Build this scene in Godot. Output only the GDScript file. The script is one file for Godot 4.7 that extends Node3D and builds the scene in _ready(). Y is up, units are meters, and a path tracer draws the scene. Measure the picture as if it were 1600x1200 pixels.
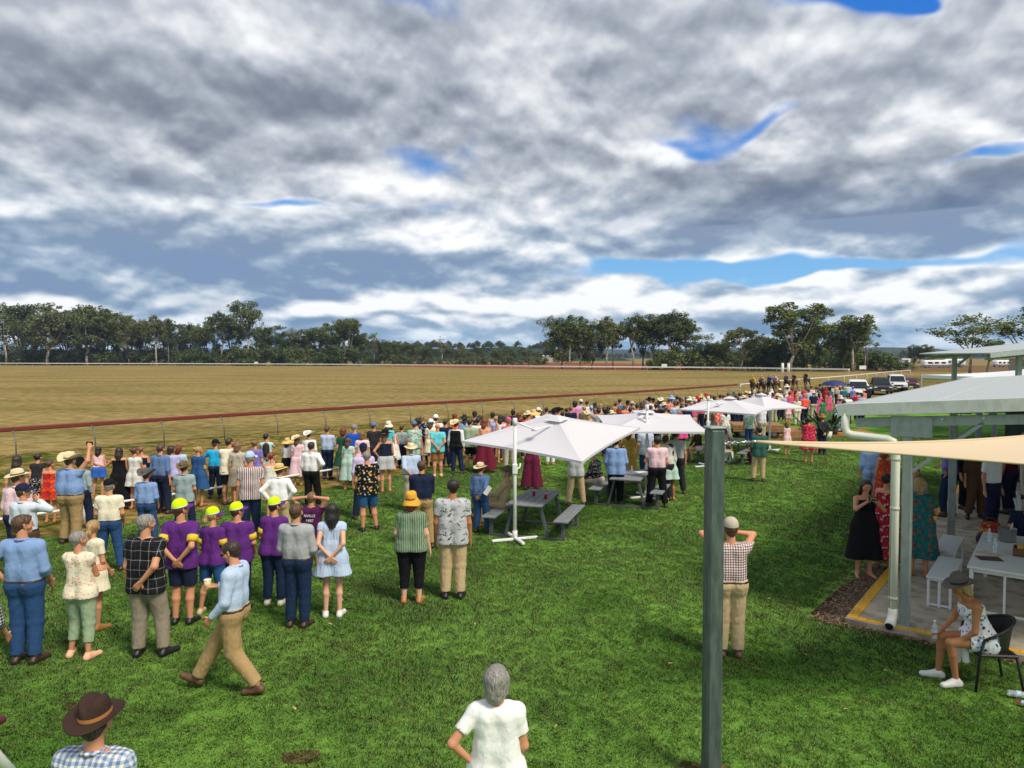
extends Node3D

var fold := FastNoiseLite.new()
var held_bottle: Node3D


func _ready() -> void:
	# camera on the balcony, 3.8 m above the lawn
	var cam := Camera3D.new()
	cam.name = "camera"
	cam.position = Vector3(0, 3.8, 0)
	cam.rotation = Vector3(-atan(42.0 / 1110.0), 0, 0)
	cam.fov = rad_to_deg(2.0 * atan(600.0 / 1110.0))
	cam.far = 12000
	add_child(cam)
	var we := WorldEnvironment.new()
	we.name = "world"
	var env := Environment.new()
	env.background_mode = Environment.BG_SKY
	var sky := Sky.new()
	var pano := PanoramaSkyMaterial.new()
	pano.panorama = ImageTexture.create_from_image(make_sky())
	sky.sky_material = pano
	env.sky = sky
	env.background_energy_multiplier = 1.0
	env.tonemap_mode = Environment.TONE_MAPPER_LINEAR
	env.tonemap_exposure = 1.2
	env.sdfgi_enabled = true
	env.ssao_enabled = true
	env.ssil_enabled = true
	env.fog_enabled = true
	env.fog_light_color = Color(0.72, 0.82, 0.95)
	env.fog_density = 0.00015
	we.environment = env
	add_child(we)
	# the sun, high on the right and veiled by thin cloud
	var sun := DirectionalLight3D.new()
	sun.name = "sun"
	sun.light_color = Color(1.0, 0.95, 0.87)
	sun.light_energy = 1.0
	sun.light_angular_distance = 16.0
	sun.shadow_enabled = true
	sun.rotation_degrees = Vector3(-52, 44, 0)
	add_child(sun)
	fold.frequency = 1.0
	fold.fractal_octaves = 2
	wrinkle = noise_tex(noise(4, 0.03, 4), 256, [], true, 6.0)
	build_ground()
	build_rails()
	build_pavilion()
	build_behind()
	build_trees()
	build_umbrellas()
	build_tables()
	build_near()
	build_horses()
	build_cars()
	build_people()
	build_grass()


# ---------------------------------------------------------------- implicit surfaces: tapered capsules joined smoothly, meshed with surface nets
# bone: ax ay az ra bx by bz rb k flat   (flat 1: cut square at b, 2: cut square at a)
func bone(o: PackedFloat32Array, a: Vector3, ra: float, b: Vector3, rb: float, k := 0.03, flat := 0) -> void:
	o.append_array([a.x, a.y, a.z, ra, b.x, b.y, b.z, rb, k, flat])


func net(job: Dictionary) -> Array:
	var B: PackedFloat32Array = job.bones
	var cell: float = job.cell
	var planes: Array = job.get("planes", [])
	var amp: float = job.get("amp", 0.0)
	var wave: Vector3 = job.get("wave", Vector3(9, 5, 9))
	var pad := cell * 2.5
	var nb := B.size() / 10
	var lo := Vector3.INF
	var hi := -Vector3.INF
	for i in nb:
		var o := i * 10
		var a := Vector3(B[o], B[o + 1], B[o + 2])
		var b := Vector3(B[o + 4], B[o + 5], B[o + 6])
		var ra := Vector3.ONE * (B[o + 3] + pad + amp)
		var rb := Vector3.ONE * (B[o + 7] + pad + amp)
		lo = lo.min(a - ra).min(b - rb)
		hi = hi.max(a + ra).max(b + rb)
	var nx := int((hi.x - lo.x) / cell) + 2
	var ny := int((hi.y - lo.y) / cell) + 2
	var nz := int((hi.z - lo.z) / cell) + 2
	var sy := nx
	var sz := nx * ny
	var F := PackedFloat32Array()
	F.resize(nx * ny * nz)
	F.fill(1.0)
	for i in nb:
		var o := i * 10
		var a := Vector3(B[o], B[o + 1], B[o + 2])
		var b := Vector3(B[o + 4], B[o + 5], B[o + 6])
		var ra := B[o + 3]
		var rb := B[o + 7]
		var k := B[o + 8]
		var flat := int(B[o + 9])
		var ba := b - a
		var ibb := 1.0 / maxf(ba.length_squared(), 1e-9)
		var dir := ba.normalized()
		var reach := pad + amp + k * 0.6
		var blo := (a - Vector3.ONE * (ra + reach)).min(b - Vector3.ONE * (rb + reach)) - lo
		var bhi := (a + Vector3.ONE * (ra + reach)).max(b + Vector3.ONE * (rb + reach)) - lo
		var x0 := maxi(0, int(blo.x / cell))
		var x1 := mini(nx, int(bhi.x / cell) + 2)
		var y0 := maxi(0, int(blo.y / cell))
		var y1 := mini(ny, int(bhi.y / cell) + 2)
		var z0 := maxi(0, int(blo.z / cell))
		var z1 := mini(nz, int(bhi.z / cell) + 2)
		var dr := rb - ra
		var ik := 1.0 / maxf(k, 1e-6)
		for z in range(z0, z1):
			for y in range(y0, y1):
				var pa := Vector3(lo.x + x0 * cell, lo.y + y * cell, lo.z + z * cell) - a
				var at := x0 + y * sy + z * sz
				for x in range(x0, x1):
					var h := clampf(pa.dot(ba) * ibb, 0.0, 1.0)
					var d := pa.distance_to(ba * h) - ra - dr * h
					if flat:
						if flat & 1:
							d = maxf(d, (pa - ba).dot(dir))
						if flat & 2:
							d = maxf(d, -pa.dot(dir))
					var e := F[at]
					if e < 0.9:
						var m := maxf(k - absf(e - d), 0.0) * ik
						F[at] = minf(e, d) - m * m * k * 0.25
					else:
						F[at] = d
					at += 1
					pa.x += cell
	var near := cell * 2.2 + amp
	if amp > 0.0 or planes.size():
		var at := 0
		for z in nz:
			for y in ny:
				for x in nx:
					var d := F[at]
					if d < near and d > -near:
						var p := Vector3(lo.x + x * cell, lo.y + y * cell, lo.z + z * cell)
						if amp > 0.0:
							var q := p * wave
							d += amp * fold.get_noise_3d(q.x, q.y, q.z)
						for pl in planes:
							d = maxf(d, (pl as Plane).distance_to(p))
						F[at] = d
					elif planes.size() and d <= -near:
						var p := Vector3(lo.x + x * cell, lo.y + y * cell, lo.z + z * cell)
						for pl in planes:
							d = maxf(d, (pl as Plane).distance_to(p))
						F[at] = d
					at += 1
	var vid := PackedInt32Array()
	vid.resize(F.size())
	vid.fill(-1)
	var V := PackedVector3Array()
	var N := PackedVector3Array()
	var skip := cell * 2.0
	for z in nz - 1:
		for y in ny - 1:
			var at := y * sy + z * sz
			for x in nx - 1:
				var c0 := F[at]
				if c0 < skip and c0 > -skip:
					var c1 := F[at + 1]
					var c2 := F[at + sy]
					var c3 := F[at + sy + 1]
					var c4 := F[at + sz]
					var c5 := F[at + sz + 1]
					var c6 := F[at + sz + sy]
					var c7 := F[at + sz + sy + 1]
					var ins := int(c0 < 0) + int(c1 < 0) + int(c2 < 0) + int(c3 < 0) + int(c4 < 0) + int(c5 < 0) + int(c6 < 0) + int(c7 < 0)
					if ins > 0 and ins < 8:
						var s := Vector3.ZERO
						var n := 0
						if (c0 < 0) != (c1 < 0): s += Vector3(c0 / (c0 - c1), 0, 0); n += 1
						if (c2 < 0) != (c3 < 0): s += Vector3(c2 / (c2 - c3), 1, 0); n += 1
						if (c4 < 0) != (c5 < 0): s += Vector3(c4 / (c4 - c5), 0, 1); n += 1
						if (c6 < 0) != (c7 < 0): s += Vector3(c6 / (c6 - c7), 1, 1); n += 1
						if (c0 < 0) != (c2 < 0): s += Vector3(0, c0 / (c0 - c2), 0); n += 1
						if (c1 < 0) != (c3 < 0): s += Vector3(1, c1 / (c1 - c3), 0); n += 1
						if (c4 < 0) != (c6 < 0): s += Vector3(0, c4 / (c4 - c6), 1); n += 1
						if (c5 < 0) != (c7 < 0): s += Vector3(1, c5 / (c5 - c7), 1); n += 1
						if (c0 < 0) != (c4 < 0): s += Vector3(0, 0, c0 / (c0 - c4)); n += 1
						if (c1 < 0) != (c5 < 0): s += Vector3(1, 0, c1 / (c1 - c5)); n += 1
						if (c2 < 0) != (c6 < 0): s += Vector3(0, 1, c2 / (c2 - c6)); n += 1
						if (c3 < 0) != (c7 < 0): s += Vector3(1, 1, c3 / (c3 - c7)); n += 1
						vid[at] = V.size()
						V.append(lo + (Vector3(x, y, z) + s / n) * cell)
						N.append(Vector3(c1 + c3 + c5 + c7 - c0 - c2 - c4 - c6, c2 + c3 + c6 + c7 - c0 - c1 - c4 - c5, c4 + c5 + c6 + c7 - c0 - c1 - c2 - c3).normalized())
				at += 1
	var I := PackedInt32Array()
	for z in range(1, nz - 1):
		for y in range(1, ny - 1):
			var at := y * sy + z * sz + 1
			for x in range(1, nx - 1):
				var c0 := F[at]
				if c0 < skip and c0 > -skip and vid[at] >= 0:
					var ins := c0 < 0
					if ins != (F[at + 1] < 0):
						quad(I, vid[at], vid[at - sy], vid[at - sy - sz], vid[at - sz], ins)
					if ins != (F[at + sy] < 0):
						quad(I, vid[at], vid[at - sz], vid[at - sz - 1], vid[at - 1], ins)
					if ins != (F[at + sz] < 0):
						quad(I, vid[at], vid[at - 1], vid[at - 1 - sy], vid[at - sy], ins)
				at += 1
	return [V, N, I]


func quad(I: PackedInt32Array, a: int, b: int, c: int, d: int, flip: bool) -> void:
	if a < 0 or b < 0 or c < 0 or d < 0:
		return
	if flip:
		I.append_array([a, c, b, a, d, c])
	else:
		I.append_array([a, b, c, a, c, d])


func net_mesh(parts: Array) -> ArrayMesh:
	var V := PackedVector3Array()
	var N := PackedVector3Array()
	var I := PackedInt32Array()
	for p in parts:
		var base := V.size()
		V.append_array(p[0])
		N.append_array(p[1])
		var J: PackedInt32Array = p[2]
		for k in J.size():
			J[k] += base
		I.append_array(J)
	var arr := []
	arr.resize(Mesh.ARRAY_MAX)
	arr[Mesh.ARRAY_VERTEX] = V
	arr[Mesh.ARRAY_NORMAL] = N
	arr[Mesh.ARRAY_INDEX] = I
	var m := ArrayMesh.new()
	if V.size() and I.size():
		m.add_surface_from_arrays(Mesh.PRIMITIVE_TRIANGLES, arr)
	return m


# ---------------------------------------------------------------- the sky: broken cumulus under a grey layer, computed for every direction
func ramp(e0: float, e1: float, x: float) -> float:
	var t := clampf((x - e0) / (e1 - e0), 0.0, 1.0)
	return t * t * (3.0 - 2.0 * t)


func make_sky() -> Image:
	var w := 4096
	var h := 2048
	var half := h / 2 + 8
	var big := FastNoiseLite.new()
	big.seed = 11
	big.noise_type = FastNoiseLite.TYPE_SIMPLEX_SMOOTH
	big.frequency = 0.3
	big.fractal_octaves = 3
	var puff := FastNoiseLite.new()
	puff.seed = 5
	puff.noise_type = FastNoiseLite.TYPE_SIMPLEX_SMOOTH
	puff.frequency = 1.75
	puff.fractal_octaves = 6
	puff.fractal_gain = 0.54
	var lump := FastNoiseLite.new()
	lump.seed = 9
	lump.noise_type = FastNoiseLite.TYPE_SIMPLEX_SMOOTH
	lump.frequency = 1.25
	lump.fractal_type = FastNoiseLite.FRACTAL_RIDGED
	lump.fractal_octaves = 5
	lump.fractal_gain = 0.45
	var wind := FastNoiseLite.new()
	wind.seed = 31
	wind.noise_type = FastNoiseLite.TYPE_SIMPLEX_SMOOTH
	wind.frequency = 1.1
	wind.fractal_octaves = 4
	var gap := FastNoiseLite.new()
	gap.seed = 23
	gap.noise_type = FastNoiseLite.TYPE_SIMPLEX_SMOOTH
	gap.frequency = 0.6
	gap.fractal_octaves = 5
	# where the cloud is thick, thin or broken: bearing, height, half width, half height (degrees), brightness, cover
	var areas := [
		[-29.9, 19.75, 12.4, 2.06, -0.20, 0.30],
		[-26.8, 17.90, 9.3, 1.34, -0.20, 0.20],
		[-17.3, 17.77, 10.3, 1.24, -0.10, 0.30],
		[-8.1, 19.72, 8.3, 1.55, -0.10, 0.30],
		[-5.1, 23.69, 6.2, 1.55, -0.08, 0.30],
		[-34.6, 21.37, 6.2, 2.58, 0.14, 0.20],
		[-22.6, 23.70, 7.7, 2.06, 0.14, 0.20],
		[-14.9, 21.83, 5.2, 1.34, 0.12, 0.20],
		[4.1, 22.25, 6.7, 2.58, 0.24, 0.20],
		[9.0, 24.33, 6.2, 1.55, 0.14, 0.20],
		[21.8, 20.24, 11.4, 2.06, 0.18, 0.10],
		[15.9, 19.20, 6.2, 1.03, -0.08, 0.10],
		[25.1, 23.44, 5.2, 1.45, 0.10, -1.30],
		[28.7, 22.92, 2.6, 0.83, 0.10, -0.70],
		[34.1, 12.79, 3.1, 0.93, 0.10, -0.60],
		[31.6, 12.66, 2.6, 0.52, 0.10, -0.40],
		[17.8, 16.64, 3.6, 1.03, 0.10, -0.50],
		[15.4, 16.07, 2.1, 0.52, 0.10, -0.40],
		[12.1, 16.56, 2.1, 0.62, 0.10, -0.35],
		[30.8, 15.69, 9.3, 2.06, -0.05, 0.30],
		[31.8, 20.53, 7.2, 2.58, 0.10, 0.30],
		[28.1, 14.02, 9.3, 1.24, 0.10, 0.20],
		[-31.6, 11.08, 7.7, 1.86, 0.26, 0.20],
		[-22.7, 14.19, 7.7, 1.24, 0.14, 0.30],
		[-33.4, 13.30, 6.2, 1.55, -0.10, 0.20],
		[-18.3, 11.31, 7.2, 0.52, 0.05, -0.75],
		[-32.4, 8.07, 7.7, 0.93, -0.36, 0.30],
		[-22.8, 8.25, 11.9, 1.24, -0.28, 0.50],
		[-12.1, 7.13, 7.7, 1.03, -0.28, 0.50],
		[-3.1, 5.93, 11.9, 0.93, -0.28, 0.50],
		[-9.1, 12.80, 8.3, 2.06, 0.24, 0.30],
		[3.1, 12.46, 7.7, 3.30, 0.42, 0.30],
		[-5.1, 9.01, 9.3, 1.45, 0.32, 0.40],
		[5.1, 8.02, 6.2, 0.93, 0.10, 0.30],
		[18.7, 12.29, 8.8, 1.86, -0.30, 0.60],
		[16.4, 9.35, 10.3, 1.45, -0.28, 0.65],
		[10.6, 13.45, 5.7, 1.14, -0.28, 0.40],
		[31.3, 10.08, 7.2, 1.34, -0.30, 0.50],
		[34.5, 10.74, 4.6, 1.55, -0.20, 0.30],
		[25.7, 11.71, 6.2, 1.55, -0.25, 0.40],
		[13.0, 14.96, 6.7, 1.34, 0.30, 0.30],
		[28.2, 9.30, 8.3, 0.72, 0.20, 0.30],
		[29.0, 6.69, 17.0, 0.77, 0.10, -0.90],
		[15.1, 6.42, 7.2, 0.72, 0.10, -0.90],
		[24.1, 7.26, 7.7, 0.93, 0.10, -0.80],
		[8.7, 4.06, 7.2, 1.76, 0.36, 0.40],
		[21.5, 4.58, 10.3, 1.65, 0.40, 0.45],
		[32.1, 4.00, 9.3, 1.96, 0.32, 0.40],
		[33.9, 5.01, 4.1, 1.14, 0.22, 0.30],
		[25.5, 2.69, 10.3, 0.72, -0.15, 0.10],
		[-24.2, 5.05, 9.3, 1.34, -0.25, -0.10],
		[-31.0, 4.96, 6.2, 1.14, 0.05, 0.10],
		[-33.6, 3.34, 7.2, 1.03, 0.20, 0.10],
		[-24.2, 3.19, 5.2, 0.93, 0.15, 0.10],
		[-18.8, 5.33, 5.2, 0.72, 0.15, 0.20],
		[-14.1, 3.98, 6.2, 0.72, 0.20, 0.25],
		[-4.1, 3.99, 10.3, 0.67, 0.20, 0.25],
		[-9.2, 3.04, 10.3, 0.36, -0.35, 0.10],
		[0.0, 4.51, 4.6, 0.52, 0.20, 0.20],
		[-2.1, 1.70, 8.3, 0.62, 0.16, 0.20],
		[-7.7, 2.45, 6.2, 0.41, 0.20, 0.20],
		[28.3, 1.63, 10.3, 0.72, 0.00, -0.35],
		[15.1, 1.89, 5.2, 0.83, -0.10, 0.00],
		[-10.0, 23.04, 10.3, 4.13, 0.00, 0.70],
		[10.1, 21.78, 10.3, 3.10, 0.02, 0.40],
		[-23.9, 21.94, 10.3, 3.10, 0.00, 0.50],
		[-28.1, 14.85, 10.3, 3.10, -0.05, 0.50],
	]
	var deep := Color8(38, 108, 196).srgb_to_linear()
	var pale := Color8(132, 188, 228).srgb_to_linear()
	var dark := Color8(86, 96, 116).srgb_to_linear()
	var slate := Color8(70, 103, 146).srgb_to_linear()
	var cool := Color8(146, 170, 194).srgb_to_linear()
	var mid := Color8(166, 173, 184).srgb_to_linear()
	var white := Color8(238, 240, 242).srgb_to_linear()
	var data := PackedByteArray()
	data.resize(w * h * 3)
	var rows := []
	rows.resize(half)
	var row := func(y: int) -> void:
		var out := PackedByteArray()
		out.resize(w * 3)
		var el := (0.5 - (y + 0.5) / h) * PI
		var eld := rad_to_deg(el)
		var s := sin(maxf(el, 0.0))
		var D := 1.0 / (s + 0.30)
		var D2 := 1.0 / (sin(maxf(el, 0.0) + 0.016) + 0.30)
		var low := 1.0 - ramp(2.0, 11.0, eld)
		var blue := 1.0 - ramp(6.0, 15.0, eld)
		var near_row := []
		for a in areas:
			var dy: float = (eld - a[1]) / a[3]
			if absf(dy) < 2.2 + 3.5 / a[3]:
				near_row.append(a)
		var clear := deep.lerp(pale, 1.0 - ramp(0.0, 22.0, eld) * 0.95)
		for x in w:
			var az := wrapf((x + 0.5) / w * TAU, -PI, PI)
			var azd := rad_to_deg(az)
			var sx := sin(az)
			var cz := cos(az)
			var px := sx * D
			var pz := cz * D
			var bl := 0.0
			var bc := 0.0
			var wx := wind.get_noise_2d(px, pz)
			var wy := wind.get_noise_2d(px + 40.0, pz)
			var azw := azd + wx * (3.0 + eld * 0.35)
			var elw := (eld + wy * (1.2 + eld * 0.12))
			px += wx * 0.035
			pz += wy * 0.035
			var qx := sx * D2 + wx * 0.035
			var qz := cz * D2 + wy * 0.035
			var n := puff.get_noise_2d(px, pz) * 0.62 - lump.get_noise_2d(px, pz) * 0.42 + 0.1
			var n2 := puff.get_noise_2d(qx, qz) * 0.62 - lump.get_noise_2d(qx, qz) * 0.42 + 0.1
			for a in near_row:
				var dx: float = (azw - a[0]) / a[2]
				var dy: float = (elw - a[1]) / a[3]
				var rr := maxf(0.0, dx * dx + dy * dy - n * 1.0)
				if rr < 4.0:
					var g := exp(-rr * 1.3)
					bl += g * a[4]
					bc += g * a[5]
			var b := big.get_noise_2d(px, pz)
			var cover := gap.get_noise_2d(px * 0.8 + 7.0, pz * 0.8) + n * 0.5 + 0.48 - low * 0.08 + bc
			var a := ramp(-0.26, 0.22, cover + n * 0.25)
			var relief := clampf((n - n2) * 1.15, -0.32, 0.36)
			var L := 0.565 + b * 0.2 + n * 0.30 + relief + bl + low * 0.05 + puff.get_noise_2d(px * 2.6 + 9.0, pz * 2.6) * 0.19
			L += (1.0 - ramp(0.0, 0.4, cover)) * 0.14
			L = clampf(L, 0.0, 1.0) if L > 0.25 else 0.25 * exp((L - 0.25) * 3.0)
			L = minf(L, 1.0)
			var shade := dark.lerp(slate, blue)
			var half_tone := mid.lerp(cool, blue * 0.8)
			var c := shade.lerp(half_tone, L * 2.0) if L < 0.5 else half_tone.lerp(white, (L - 0.5) * 2.0)
			c = clear.lerp(c, a)
			c = c.lerp(pale, 0.45 * (1.0 - ramp(-1.0, 4.0, eld)))
			c = c.linear_to_srgb()
			out[x * 3] = int(c.r * 255.0 + 0.5)
			out[x * 3 + 1] = int(c.g * 255.0 + 0.5)
			out[x * 3 + 2] = int(c.b * 255.0 + 0.5)
		rows[y] = out
	var crew := []
	for t in 4:
		var th := Thread.new()
		th.start(func() -> void:
			for y in range(t, half, 4):
				row.call(y))
		crew.append(th)
	for th in crew:
		th.wait_to_finish()
	data.clear()
	for y in half:
		data.append_array(rows[y])
	var last: PackedByteArray = rows[half - 1]
	for y in h - half:
		data.append_array(last)
	return Image.create_from_data(w, h, false, Image.FORMAT_RGB8, data)


# ---------------------------------------------------------------- naming, labels and small mesh helpers
var used := {}


func numbered(called: String) -> String:
	var n: int = used.get(called, 0)
	used[called] = n + 1
	return called if n == 0 else "%s_%03d" % [called, n]


func tag(o: Node, label := "", category := "", group := "", kind := "") -> Node:
	if label: o.set_meta("label", label)
	if category: o.set_meta("category", category)
	if group: o.set_meta("group", group)
	if kind: o.set_meta("kind", kind)
	return o


func thing(called: String, label: String, category: String, where := Vector3.ZERO, turn := 0.0, group := "") -> Node3D:
	var o := Node3D.new()
	o.name = numbered(called)
	add_child(o, true)
	o.position = where
	o.rotation.y = turn
	tag(o, label, category, group)
	return o


func part(called: String, mesh: Mesh, mat: Material, parent: Node, where := Transform3D()) -> MeshInstance3D:
	var o := MeshInstance3D.new()
	o.name = called if parent != self else numbered(called)
	o.mesh = mesh
	o.material_override = mat
	o.transform = where
	parent.add_child(o, true)
	return o


func begin() -> SurfaceTool:
	var st := SurfaceTool.new()
	st.begin(Mesh.PRIMITIVE_TRIANGLES)
	st.set_smooth_group(-1)
	return st


func done(st: SurfaceTool) -> ArrayMesh:
	st.generate_normals()
	return st.commit()


func tri4(st: SurfaceTool, a: Vector3, b: Vector3, c: Vector3, d: Vector3) -> void:
	for p in [a, b, c, a, c, d]:
		st.add_vertex(p)


# a box with chamfered edges, t places it
func add_box(st: SurfaceTool, size: Vector3, t := Transform3D(), bevel := 0.0) -> void:
	var h := size * 0.5
	var c := minf(bevel, minf(h.x, minf(h.y, h.z)) * 0.9)
	if c <= 0.0:
		for ax in 3:
			for s in [-1.0, 1.0]:
				var n := Vector3.ZERO
				n[ax] = s
				var u := Vector3.ZERO
				u[(ax + 1) % 3] = 1.0
				var v := Vector3.ZERO
				v[(ax + 2) % 3] = 1.0
				if s < 0:
					var w := u
					u = v
					v = w
				tri4(st, t * (h * (n - u - v)), t * (h * (n - u + v)), t * (h * (n + u + v)), t * (h * (n + u - v)))
		return
	var k := h - Vector3.ONE * c
	for ax in 3:
		for s in [-1.0, 1.0]:
			var n := Vector3.ZERO
			n[ax] = s
			var u := Vector3.ZERO
			u[(ax + 1) % 3] = 1.0
			var v := Vector3.ZERO
			v[(ax + 2) % 3] = 1.0
			if s < 0:
				var w := u
				u = v
				v = w
			tri4(st, t * (h * n + k * (-u - v)), t * (h * n + k * (-u + v)), t * (h * n + k * (u + v)), t * (h * n + k * (u - v)))
	for ax in 3:
		var u := Vector3.ZERO
		u[ax] = 1.0
		for s1 in [-1.0, 1.0]:
			for s2 in [-1.0, 1.0]:
				var n1 := Vector3.ZERO
				n1[(ax + 1) % 3] = s1
				var n2 := Vector3.ZERO
				n2[(ax + 2) % 3] = s2
				var a := h * n1 + k * (n2 - u)
				var b := h * n1 + k * (n2 + u)
				var d := h * n2 + k * (n1 + u)
				var e := h * n2 + k * (n1 - u)
				if s1 * s2 < 0:
					tri4(st, t * a, t * b, t * d, t * e)
				else:
					tri4(st, t * a, t * e, t * d, t * b)
	for s1 in [-1.0, 1.0]:
		for s2 in [-1.0, 1.0]:
			for s3 in [-1.0, 1.0]:
				var a := Vector3(h.x * s1, k.y * s2, k.z * s3)
				var b := Vector3(k.x * s1, h.y * s2, k.z * s3)
				var d := Vector3(k.x * s1, k.y * s2, h.z * s3)
				for p in ([a, d, b] if s1 * s2 * s3 > 0 else [a, b, d]):
					st.add_vertex(t * p)


# a straight box bar from a to b
func add_bar(st: SurfaceTool, a: Vector3, b: Vector3, w: float, d: float, bevel := 0.0, up := Vector3.UP) -> void:
	var y := (b - a).normalized()
	var x := y.cross(up)
	if x.length() < 0.01:
		x = y.cross(Vector3.FORWARD)
	x = x.normalized()
	var z := x.cross(y)
	add_box(st, Vector3(w, a.distance_to(b), d), Transform3D(Basis(x, y, z), (a + b) * 0.5), bevel)


func add_tube(st: SurfaceTool, path: Array, radii: Array, sides := 8, caps := true) -> void:
	var rings := []
	var last := Vector3.ZERO
	for i in path.size():
		var d: Vector3 = (path[mini(i + 1, path.size() - 1)] - path[maxi(i - 1, 0)]).normalized()
		var x: Vector3 = d.cross(Vector3(0.31, 0.12, 0.94)) if last == Vector3.ZERO else last - d * last.dot(d)
		if x.length() < 0.05:
			x = d.cross(Vector3.UP)
		x = x.normalized()
		last = x
		var y := d.cross(x)
		var r: float = radii[mini(i, radii.size() - 1)]
		var ring := []
		for k in sides:
			var a := TAU * k / sides
			ring.append(path[i] + (x * cos(a) + y * sin(a)) * r)
		rings.append(ring)
	for i in rings.size() - 1:
		for k in sides:
			var q := (k + 1) % sides
			tri4(st, rings[i][k], rings[i + 1][k], rings[i + 1][q], rings[i][q])
	if caps:
		for k in range(1, sides - 1):
			for p in [rings[0][0], rings[0][k], rings[0][k + 1]]:
				st.add_vertex(p)
			for p in [rings[-1][0], rings[-1][k + 1], rings[-1][k]]:
				st.add_vertex(p)


# surface of revolution; points are (radius, height); f bends each vertex
func lathe(pts: Array, sides: int, f = null) -> ArrayMesh:
	var st := SurfaceTool.new()
	st.begin(Mesh.PRIMITIVE_TRIANGLES)
	st.set_smooth_group(0)
	for i in pts.size():
		for k in sides + 1:
			var a := TAU * k / sides
			var p := Vector3(cos(a) * pts[i].x, pts[i].y, sin(a) * pts[i].x)
			if f != null:
				p = f.call(p)
			st.set_uv(Vector2(float(k) / sides, float(i) / pts.size()))
			st.add_vertex(p)
	for i in pts.size() - 1:
		for k in sides:
			var a := i * (sides + 1) + k
			var b := a + sides + 1
			for q in [a, a + 1, b + 1, a, b + 1, b]:
				st.add_index(q)
	st.generate_normals()
	return st.commit()


func box(called: String, size: Vector3, mat: Material, parent: Node, where := Transform3D(), bevel := 0.005) -> MeshInstance3D:
	var st := begin()
	add_box(st, size, Transform3D(), bevel)
	return part(called, done(st), mat, parent, where)


func bar(called: String, a: Vector3, b: Vector3, w: float, d: float, mat: Material, parent: Node, bevel := 0.004) -> MeshInstance3D:
	var st := begin()
	add_bar(st, a, b, w, d, bevel)
	return part(called, done(st), mat, parent)


func tube(called: String, path: Array, radii: Array, mat: Material, parent: Node, sides := 10) -> MeshInstance3D:
	var st := SurfaceTool.new()
	st.begin(Mesh.PRIMITIVE_TRIANGLES)
	st.set_smooth_group(0)
	add_tube(st, path, radii, sides)
	return part(called, done(st), mat, parent)


func off(x: float, y: float, z: float, turn := 0.0) -> Transform3D:
	return Transform3D(Basis(Vector3.UP, turn), Vector3(x, y, z))


# ---------------------------------------------------------------- materials
var mats := {}
var wrinkle: NoiseTexture2D
const PAINT := {
	"white": "e9e9ea", "cream": "e4dcc4", "offwhite": "dad8d2", "grey": "8d9094", "palegrey": "b6b9bd", "darkgrey": "45474c", "charcoal": "2c2d31", "black": "16161a",
	"skyblue": "93b2de", "paleblue": "b3c6e2", "denimshirt": "7f9ccb", "blue": "2f62b8", "royal": "1b50b5", "cyan": "22a9dd", "turquoise": "63c4d2", "teal": "1f6b73", "navy": "1d2540", "steelblue": "5f7aa5",
	"greyblue": "96a7ab", "jeans": "2b4b78", "darkjeans": "1c2d4b", "denim": "2a5486", "mint": "b4cfc4", "sage": "9caf92", "olive": "6a6848", "khaki": "a98e63", "sand": "bfa883", "stone": "b9b0a0", "taupe": "8d8373",
	"brown": "5d432f", "darkbrown": "33241b", "tan": "a5703c", "rust": "a2492a", "orange": "ee5f1c", "salmon": "e0836d", "peach": "e8b08e", "coral": "ea5a4d", "red": "c4262f", "maroon": "55172c", "wine": "6d1f32",
	"pink": "dd8fb4", "palepink": "e4c3cd", "hotpink": "dd4f92", "rose": "cf5a7d", "lavender": "b3b0dd", "purple": "5b2a78", "plum": "4d1d49", "lilac": "c5b6da", "violet": "7a6fb4",
	"yellow": "e2c73f", "mustard": "d9a437", "lime": "cdf010", "green": "1c8a4e", "darkgreen": "25503b", "forest": "315a50", "beige": "cdbb9d", "straw": "d6b878", "palestraw": "dccaa4", "felt": "5f5a58", "felt_brown": "3a2b24", "felt_olive": "6c624a",
	"skin": "c98e6e", "skin_pale": "d9a88c", "skin_tan": "b07650", "skin_dark": "7d4f35",
	"hair_black": "17120f", "hair_dark": "2e1f17", "hair_brown": "513524", "hair_light": "7d5a39", "hair_blonde": "b08d5a", "hair_red": "7a3218", "hair_grey": "8b8782", "hair_white": "c9c5bf",
}


func col(key: String) -> Color:
	return Color(PAINT[key]) if PAINT.has(key) else Color(key)


func plain(key: String, rough := 0.6, metal := 0.0) -> StandardMaterial3D:
	var id := "%s/%.2f/%.2f" % [key, rough, metal]
	if not mats.has(id):
		var m := StandardMaterial3D.new()
		m.albedo_color = col(key)
		m.roughness = rough
		m.metallic = metal
		mats[id] = m
	return mats[id]


func noise(seed_: int, freq: float, octaves := 4) -> FastNoiseLite:
	var n := FastNoiseLite.new()
	n.seed = seed_
	n.noise_type = FastNoiseLite.TYPE_SIMPLEX_SMOOTH
	n.frequency = freq
	n.fractal_octaves = octaves
	return n


func noise_tex(n: FastNoiseLite, size: int, stops := [], normal := false, strength := 4.0) -> NoiseTexture2D:
	var t := NoiseTexture2D.new()
	t.width = size
	t.height = size
	t.seamless = true
	t.noise = n
	if normal:
		t.as_normal_map = true
		t.bump_strength = strength
	if stops.size():
		var g := Gradient.new()
		var at := PackedFloat32Array()
		var cs := PackedColorArray()
		for s in stops:
			at.append(s[0])
			cs.append(s[1])
		g.offsets = at
		g.colors = cs
		t.color_ramp = g
	return t


func img_tex(im: Image) -> ImageTexture:
	return ImageTexture.create_from_image(im)


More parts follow.
